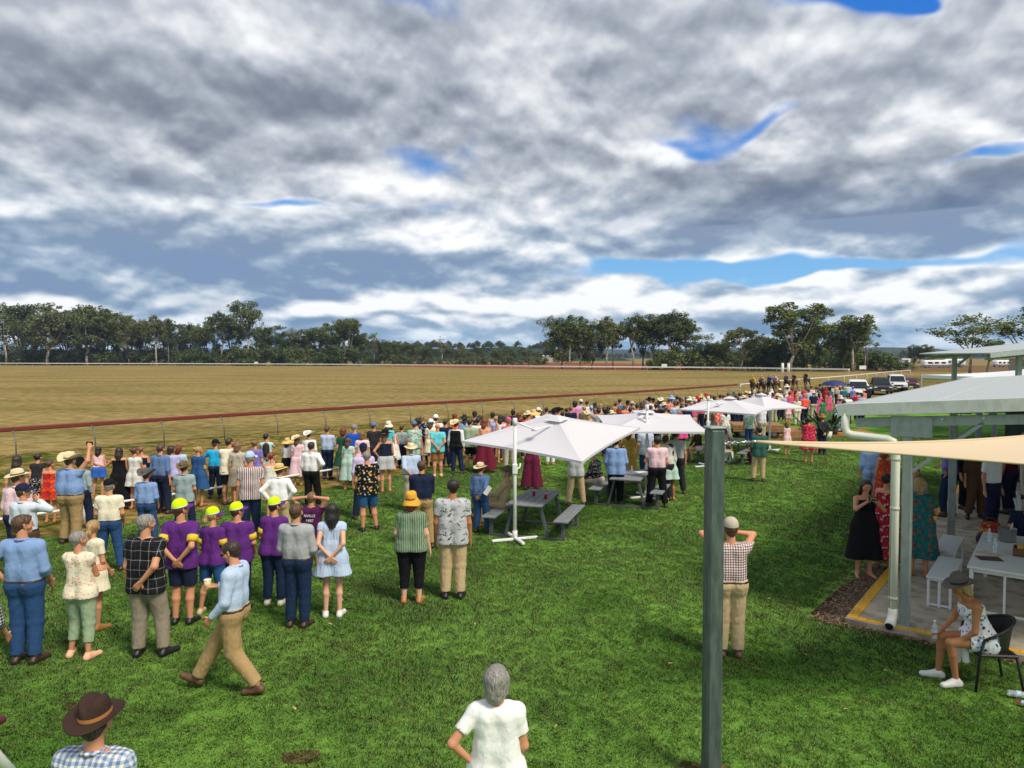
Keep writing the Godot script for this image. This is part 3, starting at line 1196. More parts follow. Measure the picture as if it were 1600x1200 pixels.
# one spectator. sp: sex, build, arms, legs, turn, lean, nod, top, topc, bot, botc, hair, hairc, hat, hatc, skin, shoes, h, near
func person(sp: Dictionary, label: String, where: Vector3, yaw: float, group: String) -> Node3D:
	var o := thing("person", label, "person", where, 0.0, group)
	o.basis = Basis(Vector3.UP, deg_to_rad(yaw)) * Basis.from_scale(Vector3.ONE * (sp.h / 1.75))
	var j := skeleton(sp)
	var near: int = sp.near
	var cell: float = [0.030, 0.022, 0.0155, 0.0135][near]
	var pose := "%s%.2f%s%s%s%.0f%.0f%.0f%.0f%d" % [sp.sex, sp.build, sp.arms[0], sp.arms[1], sp.legs, sp.turn, sp.get("lean", 0.0), sp.get("nod", 0.0), sp.get("twist", 0.0), near]
	var sk := skin(sp.skin)
	var top: String = sp.top
	var bot: String = sp.bot
	var dressy := top.begins_with("dress")
	var amp := 0.0048 if near >= 2 else 0.0
	var body := cached("body" + pose, func() -> Mesh:
		var fine := near >= 2
		var parts := [net({"bones": body_bones(sp, j, not fine, not fine, true), "cell": cell})]
		if fine:
			var hb := PackedFloat32Array()
			head_bones(hb, j.HT, sp.sex != "m")
			bone(hb, j.neck, 0.05, j.head + Vector3(0, -0.06, 0.02), 0.05 if sp.sex == "m" else 0.044, 0.02)
			parts.append(net({"bones": hb, "cell": 0.0065 if near == 3 else 0.0085}))
			for k in ["L", "R"]:
				var side := Vector3(1 if k == "L" else -1, 0, 0)
				var arm: String = sp.arms[0 if k == "L" else 1]
				var inward := side if arm in ["down", "fore", "swing", "out"] else Vector3(side.x * 0.4, -0.3, -1)
				if arm == "back": inward = Vector3(0, 0.3, -1)
				parts.append(net({"bones": hand_bones(j["el" + k], j["wr" + k], inward, 0.75 if arm in ["drink", "bino", "phone", "sip", "lap", "rein"] else 0.28), "cell": 0.0052 if near == 3 else 0.0065}))
		return net_mesh(parts))
	part("body", body, sk, o)
	if sp.near == 3 and sp.get("face", false):
		for s in [-1.0, 1.0]:
			var em := cached("eye", func() -> Mesh:
				var s2 := SphereMesh.new()
				s2.radius = 0.0095
				s2.height = 0.015
				s2.radial_segments = 10
				s2.rings = 6
				return s2)
			part("eye", em, plain("2a1c14", 0.2), o, j.HT * off(s * 0.031, 0.003, -0.089))
	# clothes
	var sl: float = SLEEVES.get(top.replace("dress_", ""), 0.62)
	var tucked: bool = bot in ["trousers", "jeans", "slacks"] and sp.get("tuck", true) and not dressy
	if dressy:
		var hem: float = {"mini": 0.66, "knee": 0.52, "midi": 0.34, "maxi": 0.13}[bot]
		var key := "dress%s%s%s" % [top, bot, pose]
		part("dress", cached(key, func() -> Mesh:
			var pl := []
			var bs := top_bones(sp, j, sl, 0.0, 0.011, pl)
			pl.remove_at(1)
			bs.append_array(skirt_bones(sp, j, hem, 0.30 if bot in ["mini", "knee"] else 0.17, pl))
			return net_mesh([net({"bones": bs, "cell": cell, "planes": pl, "amp": 0.009 if near else 0.0, "wave": Vector3(24, 3.5, 24)})])), cloth(sp.topc), o)
	else:
		if top != "none":
			var outl := 0.0 if tucked else (0.10 if sp.sex == "m" else 0.06)
			part("shirt", cached("top%s%s%s" % [top, outl, pose], func() -> Mesh:
				var pl := []
				var bs := top_bones(sp, j, sl, outl, 0.013 if sp.sex != "m" else 0.016, pl)
				return net_mesh([net({"bones": bs, "cell": cell, "planes": pl, "amp": amp * 1.2, "wave": Vector3(14, 8, 14)})])), cloth(sp.topc), o)
			if sp.has("vest"):
				part("waistcoat", cached("vest" + pose, func() -> Mesh:
					var pl := []
					var bs := top_bones(sp, j, 0.0, 0.03, 0.026, pl)
					pl[0].d += 0.05
					return net_mesh([net({"bones": bs, "cell": cell, "planes": pl})])), cloth(sp.vest), o)
			if near >= 2 and top in ["long", "rolled", "polo", "collar"] or sp.get("collar", false):
				part("collar", cached("collar" + pose, func() -> Mesh:
					var bs := PackedFloat32Array()
					for q in 10:
						var a0 := TAU * q / 10.0
						var a1 := TAU * (q + 1) / 10.0
						bone(bs, j.T * Vector3(sin(a0) * 0.064, 0.525 + cos(a0) * 0.012, 0.012 + cos(a0) * 0.066), 0.014, j.T * Vector3(sin(a1) * 0.064, 0.525 + cos(a1) * 0.012, 0.012 + cos(a1) * 0.066), 0.014, 0.01)
					return net_mesh([net({"bones": bs, "cell": 0.009})])), cloth(sp.topc), o)
		match bot:
			"trousers", "jeans", "slacks", "leggings", "shorts", "capri":
				var reach: float = {"shorts": 0.86, "capri": 1.62, "leggings": 1.86}.get(bot, 1.93)
				var ease: float = {"leggings": 0.008, "jeans": 0.016, "shorts": 0.024}.get(bot, 0.021)
				part("shorts" if bot == "shorts" else "trousers", cached("bot%s%s%s" % [bot, tucked, pose], func() -> Mesh:
					var pl := []
					var bs := leg_bones(sp, j, reach, ease + (0.004 if tucked else 0.0), pl, tucked or top == "none")
					return net_mesh([net({"bones": bs, "cell": cell, "planes": pl, "amp": amp * 1.25, "wave": Vector3(19, 8, 19)})])), cloth(sp.botc), o)
				if tucked and near >= 2 and sp.get("belt", true) and not sp.legs in ["sit", "sitcross"]:
					part("belt", cached("belt" + pose, func() -> Mesh:
						var pl := []
						var bs := leg_bones(sp, j, 0.3, ease + 0.007, pl)
						pl = [Plane(Vector3.UP, j.pel.y + 0.060), Plane(Vector3.DOWN, -(j.pel.y + 0.032))]
						return net_mesh([net({"bones": bs, "cell": cell * 0.8, "planes": pl, "amp": 0.0})])), plain("33241b", 0.45), o)
			"skirt", "mini", "knee", "midi", "maxi":
				var hem: float = {"mini": 0.66, "skirt": 0.55, "knee": 0.52, "midi": 0.34, "maxi": 0.13}[bot]
				part("skirt", cached("skirt%s%s" % [bot, pose], func() -> Mesh:
					var pl := [Plane(Vector3.UP, j.pel.y + 0.10)]
					var bs := skirt_bones(sp, j, hem, 0.22, pl)
					return net_mesh([net({"bones": bs, "cell": cell, "planes": pl, "amp": 0.009 if near else 0.0, "wave": Vector3(24, 3.5, 24)})])), cloth(sp.botc), o)
	if near >= 1 and sp.shoes != "bare":
		for k in ["L", "R"]:
			part("shoe", cached("shoe%s%s" % [k, pose], func() -> Mesh:
				var bs := PackedFloat32Array()
				var a: Vector3 = j["an" + k]
				var d: Vector3 = j["to" + k] - a
				bone(bs, a + Vector3(0, -0.012, 0.012), 0.043, a + Vector3(0, -0.04, 0.035), 0.043, 0.02)
				bone(bs, a + Vector3(0, -0.04, 0.035), 0.042, j["to" + k] + Vector3(0, 0.006, 0), 0.037, 0.02)
				bone(bs, a, 0.04, a + d * 0.5 + Vector3(0, -0.012, 0), 0.042, 0.02)
				return net_mesh([net({"bones": bs, "cell": 0.016 if near < 2 else 0.011})])), plain(sp.shoes, 0.5), o)
	# hair and hat ride on the head
	if sp.hair != "bald":
		part("hair", cached("hair%s%d" % [sp.hair, near], func() -> Mesh: return net_mesh([net(hair_job(sp.hair, [0.024, 0.018, 0.010, 0.0075][near]))])), hair_mat(sp.hairc), o, j.HT)
	if sp.hat != "":
		var ht: Transform3D = j.HT * Transform3D(Basis(Vector3.RIGHT, 0.12), Vector3(0, 0.062 if sp.hat != "cap" else 0.05, 0.012)) * Transform3D(Basis.from_scale(Vector3.ONE * 1.06), Vector3.ZERO)
		var hat := part("hat", cached("hat" + sp.hat, func() -> Mesh: return hat_mesh(sp.hat)), cloth(sp.hatc), o, ht)
		if near >= 1 and sp.hat != "cap" and sp.get("band", "") != "":
			part("hat_band", cached("band", func() -> Mesh: return lathe([Vector2(0.1, 0.006), Vector2(0.0975, 0.03)], 20, func(p: Vector3) -> Vector3: return Vector3(p.x * 0.94, p.y, p.z * 1.12))), plain(sp.band, 0.6), hat)
		if sp.hat == "cap":
			var lime: bool = sp.hatc == "lime"
			part("bill", cached("bill", func() -> Mesh: return hat_mesh("bill")), cloth("purple" if lime else sp.hatc), hat)
			if lime and near >= 2:
				part("trim", cached("captrim", func() -> Mesh: return lathe([Vector2(0.1, 0.004), Vector2(0.1005, 0.018)], 20, func(p: Vector3) -> Vector3: return Vector3(p.x, p.y, p.z * 1.13 + 0.008))), plain("white", 0.7), hat)
	return o


# ---------------------------------------------------------------- ground
func flat_poly(called: String, pts: Array, y: float, mat: Material) -> MeshInstance3D:
	var poly := PackedVector2Array(pts)
	var idx := Geometry2D.triangulate_polygon(poly)
	var st := SurfaceTool.new()
	st.begin(Mesh.PRIMITIVE_TRIANGLES)
	for k in range(0, idx.size(), 3):
		var t := [poly[idx[k]], poly[idx[k + 1]], poly[idx[k + 2]]]
		if (t[1] - t[0]).cross(t[2] - t[0]) > 0:
			t = [t[0], t[2], t[1]]
		for q in t:
			st.set_normal(Vector3.UP)
			st.add_vertex(Vector3(q.x, y, -q.y))
	var o := part(called, st.commit(), mat, self)
	tag(o, "", "", "", "structure")
	return o


func ground_mat(a: Color, b: Color, c: Color, seed_: int, scale: float, over: Array, over_scale: Vector3, relief := 1.0) -> StandardMaterial3D:
	var m := StandardMaterial3D.new()
	m.albedo_texture = noise_tex(noise(seed_, 0.035, 6), 512, [[0.22, a], [0.5, b], [0.8, c]])
	m.uv1_triplanar = true
	m.uv1_world_triplanar = true
	m.uv1_scale = Vector3.ONE * scale
	m.roughness = 0.95
	m.metallic_specular = 0.15
	m.detail_enabled = true
	m.detail_blend_mode = BaseMaterial3D.BLEND_MODE_MUL
	m.detail_uv_layer = BaseMaterial3D.DETAIL_UV_2
	m.uv2_triplanar = true
	m.uv2_world_triplanar = true
	m.uv2_scale = over_scale
	m.detail_albedo = noise_tex(noise(seed_ + 1, 0.012, 4), 512, over)
	if relief > 0.0:
		m.normal_enabled = true
		m.normal_texture = noise_tex(noise(seed_ + 2, 0.05, 5), 512, [], true, 8.0)
		m.normal_scale = relief
	return m


func build_ground() -> void:
	var straw := ground_mat(Color8(128, 112, 72), Color8(146, 129, 84), Color8(160, 143, 96), 51, 0.05, [[0.2, Color(0.84, 0.86, 0.78)], [0.5, Color(0.95, 0.95, 0.9)], [0.8, Color(1, 0.99, 0.97)]], Vector3(0.004, 1, 0.016), 0.6)
	var field := part("infield_ground", PlaneMesh.new(), straw, self)
	(field.mesh as PlaneMesh).size = Vector2(12000, 12000)
	tag(field, "", "", "", "structure")
	# the strip the horses run on: worn turf, half green half dry
	var worn := ground_mat(Color8(92, 90, 42), Color8(140, 120, 72), Color8(164, 141, 94), 61, 0.11, [[0.25, Color(0.6, 0.78, 0.5)], [0.5, Color(0.92, 0.92, 0.85)], [0.75, Color(1, 0.97, 0.93)]], Vector3(0.035, 1, 0.11), 1.0)
	flat_poly("race_track", [Vector2(-34, -6), Vector2(-19, 0), Vector2(-4, 18), Vector2(10, 38), Vector2(26, 55), Vector2(50, 76), Vector2(120, 140), Vector2(112, 150), Vector2(75, 140), Vector2(48, 104), Vector2(22, 72), Vector2(-1, 47.5), Vector2(-17, 31), Vector2(-30, 14), Vector2(-44, -6)], 0.004, worn)
	var green := ground_mat(Color8(94, 134, 56), Color8(104, 146, 62), Color8(114, 154, 70), 71, 0.35, [[0.25, Color(0.66, 0.74, 0.62)], [0.5, Color(0.95, 0.96, 0.9)], [0.8, Color(1, 1, 0.95)]], Vector3(0.05, 1, 0.05), 0.0)
	flat_poly("lawn", [Vector2(-24, -12), Vector2(-20, 2.0), Vector2(-12.5, 11.6), Vector2(-10.1, 14.3), Vector2(-8.4, 16.5), Vector2(-7.0, 18.2), Vector2(-5.0, 20.6), Vector2(-2.6, 23.6), Vector2(0.0, 28.0), Vector2(9, 40), Vector2(24, 55), Vector2(33, 60), Vector2(46, 56), Vector2(70, 40), Vector2(70, -12)], 0.008, green)
	# red soil and dry grass beyond the far rail
	flat_poly("ploughed_field", [Vector2(-60, 300), Vector2(-20, 252), Vector2(20, 216), Vector2(60, 200), Vector2(110, 330), Vector2(40, 470), Vector2(-60, 480)], 0.008, ground_mat(Color8(110, 58, 36), Color8(146, 82, 50), Color8(158, 104, 66), 81, 0.03, [[0.2, Color(0.85, 0.85, 0.8)], [0.8, Color(1, 1, 1)]], Vector3(0.01, 1, 0.02), 0.0))
	flat_poly("red_earth", [Vector2(92, 176), Vector2(150, 190), Vector2(230, 330), Vector2(120, 300)], 0.008, ground_mat(Color8(104, 80, 54), Color8(122, 96, 64), Color8(138, 114, 78), 84, 0.03, [[0.2, Color(0.85, 0.85, 0.8)], [0.8, Color(1, 1, 1)]], Vector3(0.01, 1, 0.02), 0.0))
	flat_poly("sand_patch", [Vector2(10.6, 33.2), Vector2(12.5, 31.8), Vector2(18, 34.5), Vector2(18.4, 37), Vector2(14, 38.5)], 0.012, ground_mat(Color8(150, 104, 58), Color8(176, 128, 76), Color8(190, 146, 92), 87, 0.4, [[0.2, Color(0.8, 0.8, 0.8)], [0.8, Color(1, 1, 1)]], Vector3(0.3, 1, 0.3), 0.6))
	var bare := ground_mat(Color8(78, 66, 42), Color8(112, 96, 62), Color8(140, 122, 84), 91, 1.6, [[0.2, Color(0.7, 0.7, 0.7)], [0.8, Color(1, 1, 1)]], Vector3(0.7, 1, 0.7), 1.5)
	for spec in [[1.72, 6.2, 0.42, 0.3], [-2.0, 6.6, 0.2, 0.12], [-4.6, 7.6, 0.3, 0.12]]:
		var pts := []
		for k in 14:
			var a := TAU * k / 14.0
			var r := 1.0 + 0.3 * fold.get_noise_2d(k * 3.1, spec[0] * 5.0)
			pts.append(Vector2(spec[0] + cos(a) * spec[2] * r, spec[1] + sin(a) * spec[3] * r))
		flat_poly("bare_ground", pts, 0.012, bare)
	# far ridges
	var hill_mat := ground_mat(Color8(40, 52, 36), Color8(52, 64, 44), Color8(72, 80, 54), 95, 0.006, [[0.3, Color(0.6, 0.68, 0.6)], [0.7, Color(1, 1, 1)]], Vector3(0.002, 1, 0.002), 0.0)
	for h in [[-130.0, 760.0, 260.0, 14.0, 70.0], [-10.0, 900.0, 160.0, 16.0, 80.0], [62.0, 1500.0, 42.0, 33.0, 42.0], [900.0, 1900.0, 900.0, 26.0, 200.0], [-1500.0, 2600.0, 1600.0, 30.0, 300.0], [1100.0, 3200.0, 2200.0, 42.0, 500.0], [0.0, 3600.0, 2200.0, 26.0, 400.0]]:
		var st := SurfaceTool.new()
		st.begin(Mesh.PRIMITIVE_TRIANGLES)
		st.set_smooth_group(0)
		var hx := func(u: float, v: float) -> Vector3:
			var e: float = maxf(0.0, 1.0 - u * u) * maxf(0.0, 1.0 - v * v)
			return Vector3(h[0] + u * h[2], e * h[3] * (1.0 + 0.3 * fold.get_noise_2d(u * 4.0 + h[0], v * 2.0)) - 0.5, -(h[1] + v * h[4]))
		for i in 24:
			for k in 8:
				var q := []
				for c in [[0, 0], [0, 1], [1, 1], [1, 0]]:
					q.append(hx.call((i + c[0]) / 12.0 - 1.0, (k + c[1]) / 4.0 - 1.0))
				tri4(st, q[0], q[1], q[2], q[3])
		tag(part("hill", done_smooth(st), hill_mat, self), "", "", "", "structure")


# ---------------------------------------------------------------- mown turf: short blades in small tufts
func build_grass() -> void:
	var r := RandomNumberGenerator.new()
	r.seed = 77
	var st := SurfaceTool.new()
	st.begin(Mesh.PRIMITIVE_TRIANGLES)
	for b in 22:
		var a := r.randf() * TAU
		var root := Vector3(r.randf_range(-0.075, 0.075), 0, r.randf_range(-0.075, 0.075))
		var w := Vector3(cos(a), 0, sin(a)) * r.randf_range(0.0016, 0.003)
		var lean := Vector3(r.randf_range(-1, 1), 0, r.randf_range(-1, 1)) * 0.03
		var h := r.randf_range(0.018, 0.042)
		var midp := root + Vector3(0, h * 0.6, 0) + lean * 0.4
		var tip := root + Vector3(0, h, 0) + lean * 1.3
		for p in [root - w, midp - w * 0.8, root + w, root + w, midp - w * 0.8, midp + w * 0.8, midp - w * 0.8, tip, midp + w * 0.8]:
			st.set_normal((Vector3.UP * 3.0 + lean * 8.0).normalized())
			st.add_vertex(p)
	var tuft := st.commit()
	var m := StandardMaterial3D.new()
	m.vertex_color_use_as_albedo = true
	m.roughness = 0.7
	m.metallic_specular = 0.25
	m.backlight_enabled = true
	m.backlight = Color(0.35, 0.4, 0.2)
	var patch := noise(33, 0.22, 3)
	var fine := noise(34, 1.3, 2)
	var spots := []
	var bands := [[5.0, 9.0, 620.0, 0.75], [9.0, 14.0, 380.0, 0.9], [14.0, 22.0, 170.0, 1.15], [22.0, 34.0, 70.0, 1.5]]
	for bd in bands:
		var area: float = 0.82 * (bd[1] * bd[1] - bd[0] * bd[0])
		for i in int(area * bd[2]):
			var z := sqrt(r.randf_range(bd[0] * bd[0], bd[1] * bd[1]))
			var x := r.randf_range(-0.82, 0.82) * z
			if z > 17.0 + (x + 8.0) * 1.28 + 0.6 * fold.get_noise_2d(x * 2.0, z * 2.0) or slab_side(x, z):
				continue
			spots.append([x, z, bd[3]])
	var mm := MultiMesh.new()
	mm.transform_format = MultiMesh.TRANSFORM_3D
	mm.use_colors = true
	mm.mesh = tuft
	mm.instance_count = spots.size()
	for i in spots.size():
		var s = spots[i]
		var n := patch.get_noise_2d(s[0], s[1])
		var k: float = s[2] * r.randf_range(0.8, 1.25)
		var c := Color(0.160, 0.262, 0.072).lerp(Color(0.215, 0.315, 0.104), clampf(0.5 + n * 1.2, 0, 1))
		c = c.lerp(Color(0.25, 0.27, 0.10), clampf(fine.get_noise_2d(s[0], s[1]) * 1.4 - 0.2, 0, 0.6))
		c = c * r.randf_range(0.8, 1.2)
		mm.set_instance_transform(i, Transform3D(Basis(Vector3.UP, r.randf() * TAU) * Basis.from_scale(Vector3(k, k * (0.78 + 0.4 * n), k)), Vector3(s[0], 0.006, -s[1])))
		mm.set_instance_color(i, Color(c.r, c.g, c.b))
	var o := MultiMeshInstance3D.new()
	o.name = "grass"
	o.multimesh = mm
	o.material_override = m
	add_child(o, true)
	tag(o, "short green mown grass of the spectator lawn", "grass", "", "stuff")


func slab_side(x: float, z: float) -> bool:
	var dx := x - 4.73
	var dz := z - 9.97
	var a := dx * 0.789 - dz * 0.615
	var b := dx * 0.615 + dz * 0.789
	return (a > -0.03 and b > -0.03) or (a > -0.55 + 0.2 * fold.get_noise_2d(b * 3.0, 1.0) and a < 0 and b > -0.1 and b < 3.6)


# ---------------------------------------------------------------- running rails
func along(pts: Array, step: float) -> Array:
	var c := Curve3D.new()
	for i in pts.size():
		var t: Vector3 = (pts[mini(i + 1, pts.size() - 1)] - pts[maxi(i - 1, 0)]) / 6.0
		c.add_point(pts[i], -t, t)
	var out := []
	var n := int(c.get_baked_length() / step)
	for i in n + 1:
		out.append(c.sample_baked(i * step))
	return out


func build_rails() -> void:
	var red := plain("6e2921", 0.6)
	var steel := plain("6d6f6c", 0.5, 0.5)
	var white := plain("e2e2de", 0.5)
	var line := along([Vector3(-29, 0, -14), Vector3(-23, 0, -21.3), Vector3(-17, 0, -28.6), Vector3(-9.4, 0, -37.2), Vector3(0, 0, -46.2), Vector3(10.4, 0, -56.2), Vector3(22.6, 0, -70.2)], 2.7)
	var o := thing("running_rail", "dark red running rail on curved steel posts along the track", "rail")
	var path := []
	for p in line:
		path.append(p + Vector3(0, 1.1, 0))
	var st := SurfaceTool.new()
	st.begin(Mesh.PRIMITIVE_TRIANGLES)
	st.set_smooth_group(-1)
	for i in path.size() - 1:
		add_bar(st, path[i], path[i + 1], 0.13, 0.17, 0.03)
	part("rail_bar", done(st), red, o)
	for i in line.size():
		var d: Vector3 = (line[mini(i + 1, line.size() - 1)] - line[maxi(i - 1, 0)]).normalized()
		var side := Vector3(-d.z, 0, d.x)
		var foot: Vector3 = line[i] + side * 0.42
		tube("post", [foot, foot + Vector3(0, 0.55, 0), foot + Vector3(0, 0.82, 0) - side * 0.08, line[i] + side * 0.12 + Vector3(0, 1.03, 0), line[i] + Vector3(0, 1.08, 0)], [0.024], steel, o, 6)
	var ext := along([Vector3(22.6, 0, -70.2), Vector3(35, 0, -86.5), Vector3(47.5, 0, -101.5), Vector3(72, 0, -134), Vector3(82, 0, -146)], 8.0)
	white_rail(ext, "white running rail continuing from the dark red rail towards the far turn", white, 0.10)
	white_rail(along([Vector3(-330, 0, -350), Vector3(-227, 0, -316), Vector3(-103, 0, -284), Vector3(-20, 0, -236), Vector3(11, 0, -206), Vector3(50, 0, -186), Vector3(62, 0, -172), Vector3(76, 0, -152)], 9.0), "long white rail along the far side of the course below the trees", white, 0.55)
	var low := along([Vector3(-13, 0, -12.6), Vector3(-10.9, 0, -15), Vector3(-7.86, 0, -18.6), Vector3(-5.4, 0, -21.9), Vector3(0.6, 0, -29.5), Vector3(9, 0, -39)], 2.4)
	var lo := thing("low_rail", "low white pipe rail at the front of the crowd", "rail")
	var lp := []
	for p in low:
		lp.append(p + Vector3(0, 0.35, 0))
	tube("rail_bar", lp, [0.03], white, lo, 8)
	for p in low:
		tube("post", [p, p + Vector3(0, 0.34, 0)], [0.026], white, lo, 8)
	var wp := thing("marker_post", "white painted post that the blue-shirted man leans beside at the front of the crowd", "post", Vector3(-5.0, 0, -22.1))
	box("post", Vector3(0.07, 1.05, 0.07), white, wp, off(0, 0.525, 0), 0.008)
	box("cap", Vector3(0.11, 0.05, 0.11), white, wp, off(0, 1.07, 0), 0.01)
	for k in 2:
		var pp := thing("finish_post", ["white post standing by the far rail under the trees, nearer the grove", "white post standing by the far rail under the trees, farther from the grove"][k], "post", Vector3(63.0 + 1.4 * k, 0, -165.5))
		tube("post", [Vector3.ZERO, Vector3(0, 2.3, 0)], [0.32], white, pp, 10)
		tube("cap", [Vector3(0, 2.3, 0), Vector3(0, 2.45, 0)], [0.36, 0.2], white, pp, 10)
	for q in [[-103.0, 286.0, "small white board by the far rail below the left-hand trees"], [42.0, 196.0, "small white board by the far rail under the middle grove"], [78.0, 158.0, "small white box by the far rail near the bend"]]:
		var sg := thing("distance_board", q[2], "sign", Vector3(q[0], 0, -q[1]))
		box("board", Vector3(1.5, 0.8, 0.1), white, sg, off(0, 1.5, 0), 0.02)
		tube("post", [Vector3(-0.6, 0, 0), Vector3(-0.6, 1.1, 0)], [0.06], steel, sg, 6)
		tube("post", [Vector3(0.6, 0, 0), Vector3(0.6, 1.1, 0)], [0.06], steel, sg, 6)
	var lp2 := thing("light_pole", "thin grey pole standing beyond the far bend", "pole", Vector3(92, 0, -184))
	tube("pole", [Vector3.ZERO, Vector3(0, 5.4, 0)], [0.09, 0.06], steel, lp2, 6)
	box("lamp_head", Vector3(0.5, 0.12, 0.25), steel, lp2, off(0.2, 5.4, 0), 0.02)


func white_rail(line: Array, label: String, mat: Material, thick: float) -> void:
	var o := thing("running_rail", label, "rail")
	var st := begin()
	for i in line.size() - 1:
		add_bar(st, line[i] + Vector3(0, 1.1, 0), line[i + 1] + Vector3(0, 1.1, 0), thick, maxf(0.12, thick * 0.6), 0.03)
	part("rail_bar", done(st), mat, o)
	for p in line:
		tube("post", [p, p + Vector3(0, 1.05, 0)], [0.03 + thick * 0.05], mat, o, 5)


# ---------------------------------------------------------------- trees: a forked trunk with limbs, and leaves in loose clumps at the limb ends
func leaf_clump(st: SurfaceTool, r: RandomNumberGenerator, c: Vector3, rad: Vector3, count: int, size: float) -> void:
	for i in count:
		var d := Vector3(r.randfn(), r.randfn(), r.randfn()).normalized() * pow(r.randf(), 0.45)
		var p := c + d * rad
		var u := Vector3(r.randfn(), r.randfn() * 0.7, r.randfn()).normalized()
		var v := u.cross(Vector3(r.randfn(), r.randfn(), r.randfn()).normalized()).normalized()
		var s := size * r.randf_range(0.6, 1.35)
		u *= s
		v *= s * 0.55
		var n := (d * rad.inverse() * 0.0 + d + Vector3(0, 0.9, 0) + Vector3(r.randfn(), r.randfn(), r.randfn()) * 0.3).normalized()
		var tone := r.randf_range(0.72, 1.25)
		var warm := r.randf() * 0.25
		st.set_color(Color(tone * (1.0 + warm), tone, tone * (1.0 - warm * 0.5)))
		for q in [p - u, p - v * 0.9, p + u, p - u, p + u, p + v * 0.9]:
			st.set_normal(n)
			st.add_vertex(q)


# unit height; kind: 0 spreading, 1 tall with a clear stem, 2 dense and rounded, 3 thin and open
func tree_meshes(kind: int, seed_: int) -> Array:
	var r := RandomNumberGenerator.new()
	r.seed = seed_ * 131 + kind
	var wood := SurfaceTool.new()
	wood.begin(Mesh.PRIMITIVE_TRIANGLES)
	wood.set_smooth_group(0)
	var crown := SurfaceTool.new()
	crown.begin(Mesh.PRIMITIVE_TRIANGLES)
	var fork: float = [0.24, 0.42, 0.16, 0.40][kind]
	var spread: float = [0.27, 0.19, 0.28, 0.24][kind]
	var top := Vector3(r.randf_range(-0.03, 0.03), fork, r.randf_range(-0.03, 0.03))
	var girth: float = [0.0155, 0.013, 0.016, 0.012][kind]
	add_tube(wood, [Vector3(0, -0.02, 0), Vector3(0.004, fork * 0.5, 0), top], [girth * 1.35, girth * 1.05, girth * 0.9], 7)
	var limbs: int = [6, 5, 6, 4][kind]
	var ends := []
	for i in limbs:
		var a := TAU * (i + r.randf_range(-0.3, 0.3)) / limbs
		var out := spread * r.randf_range(0.45, 1.0)
		var hgt := r.randf_range(0.62, 0.94) if i > 0 else 0.93
		if i == 0: out *= 0.25
		var tip := Vector3(cos(a) * out, hgt, sin(a) * out)
		var elbow := top.lerp(tip, 0.45) + Vector3(cos(a) * out * 0.12, r.randf_range(-0.02, 0.05), sin(a) * out * 0.12)
		add_tube(wood, [top - Vector3(0, 0.02, 0), elbow, tip], [girth * 0.7, girth * 0.45, girth * 0.12], 5)
		ends.append(tip)
		for k in 3:
			var t2 := elbow.lerp(tip, r.randf_range(0.1, 0.8))
			var e2 := t2 + Vector3(r.randf_range(-1, 1) * spread * 0.55, r.randf_range(-0.04, 0.16), r.randf_range(-1, 1) * spread * 0.55)
			add_tube(wood, [t2, t2.lerp(e2, 0.5) + Vector3(0, 0.015, 0), e2], [girth * 0.3, girth * 0.2, girth * 0.08], 4)
			ends.append(e2)
	if kind != 3:
		for k in [12, 10, 15][kind]:
			var a := r.randf() * TAU
			var q := sqrt(r.randf()) * spread
			ends.append(Vector3(cos(a) * q, r.randf_range([0.34, 0.46, 0.18][kind], 0.86), sin(a) * q))
	for e in ends:
		var rr := r.randf_range(0.055, 0.10) * (1.25 if kind == 2 else 1.0)
		var n: int = [135, 125, 175, 80][kind]
		leaf_clump(crown, r, e, Vector3(rr * 1.1, rr * 0.85, rr * 1.1), n, 0.0155)
		for k in 3:
			leaf_clump(crown, r, e + Vector3(r.randfn(), r.randfn() * 0.6, r.randfn()) * rr * 0.8, Vector3.ONE * rr * 0.42, n / 5, 0.0145)
	return [done_smooth(wood), crown.commit()]


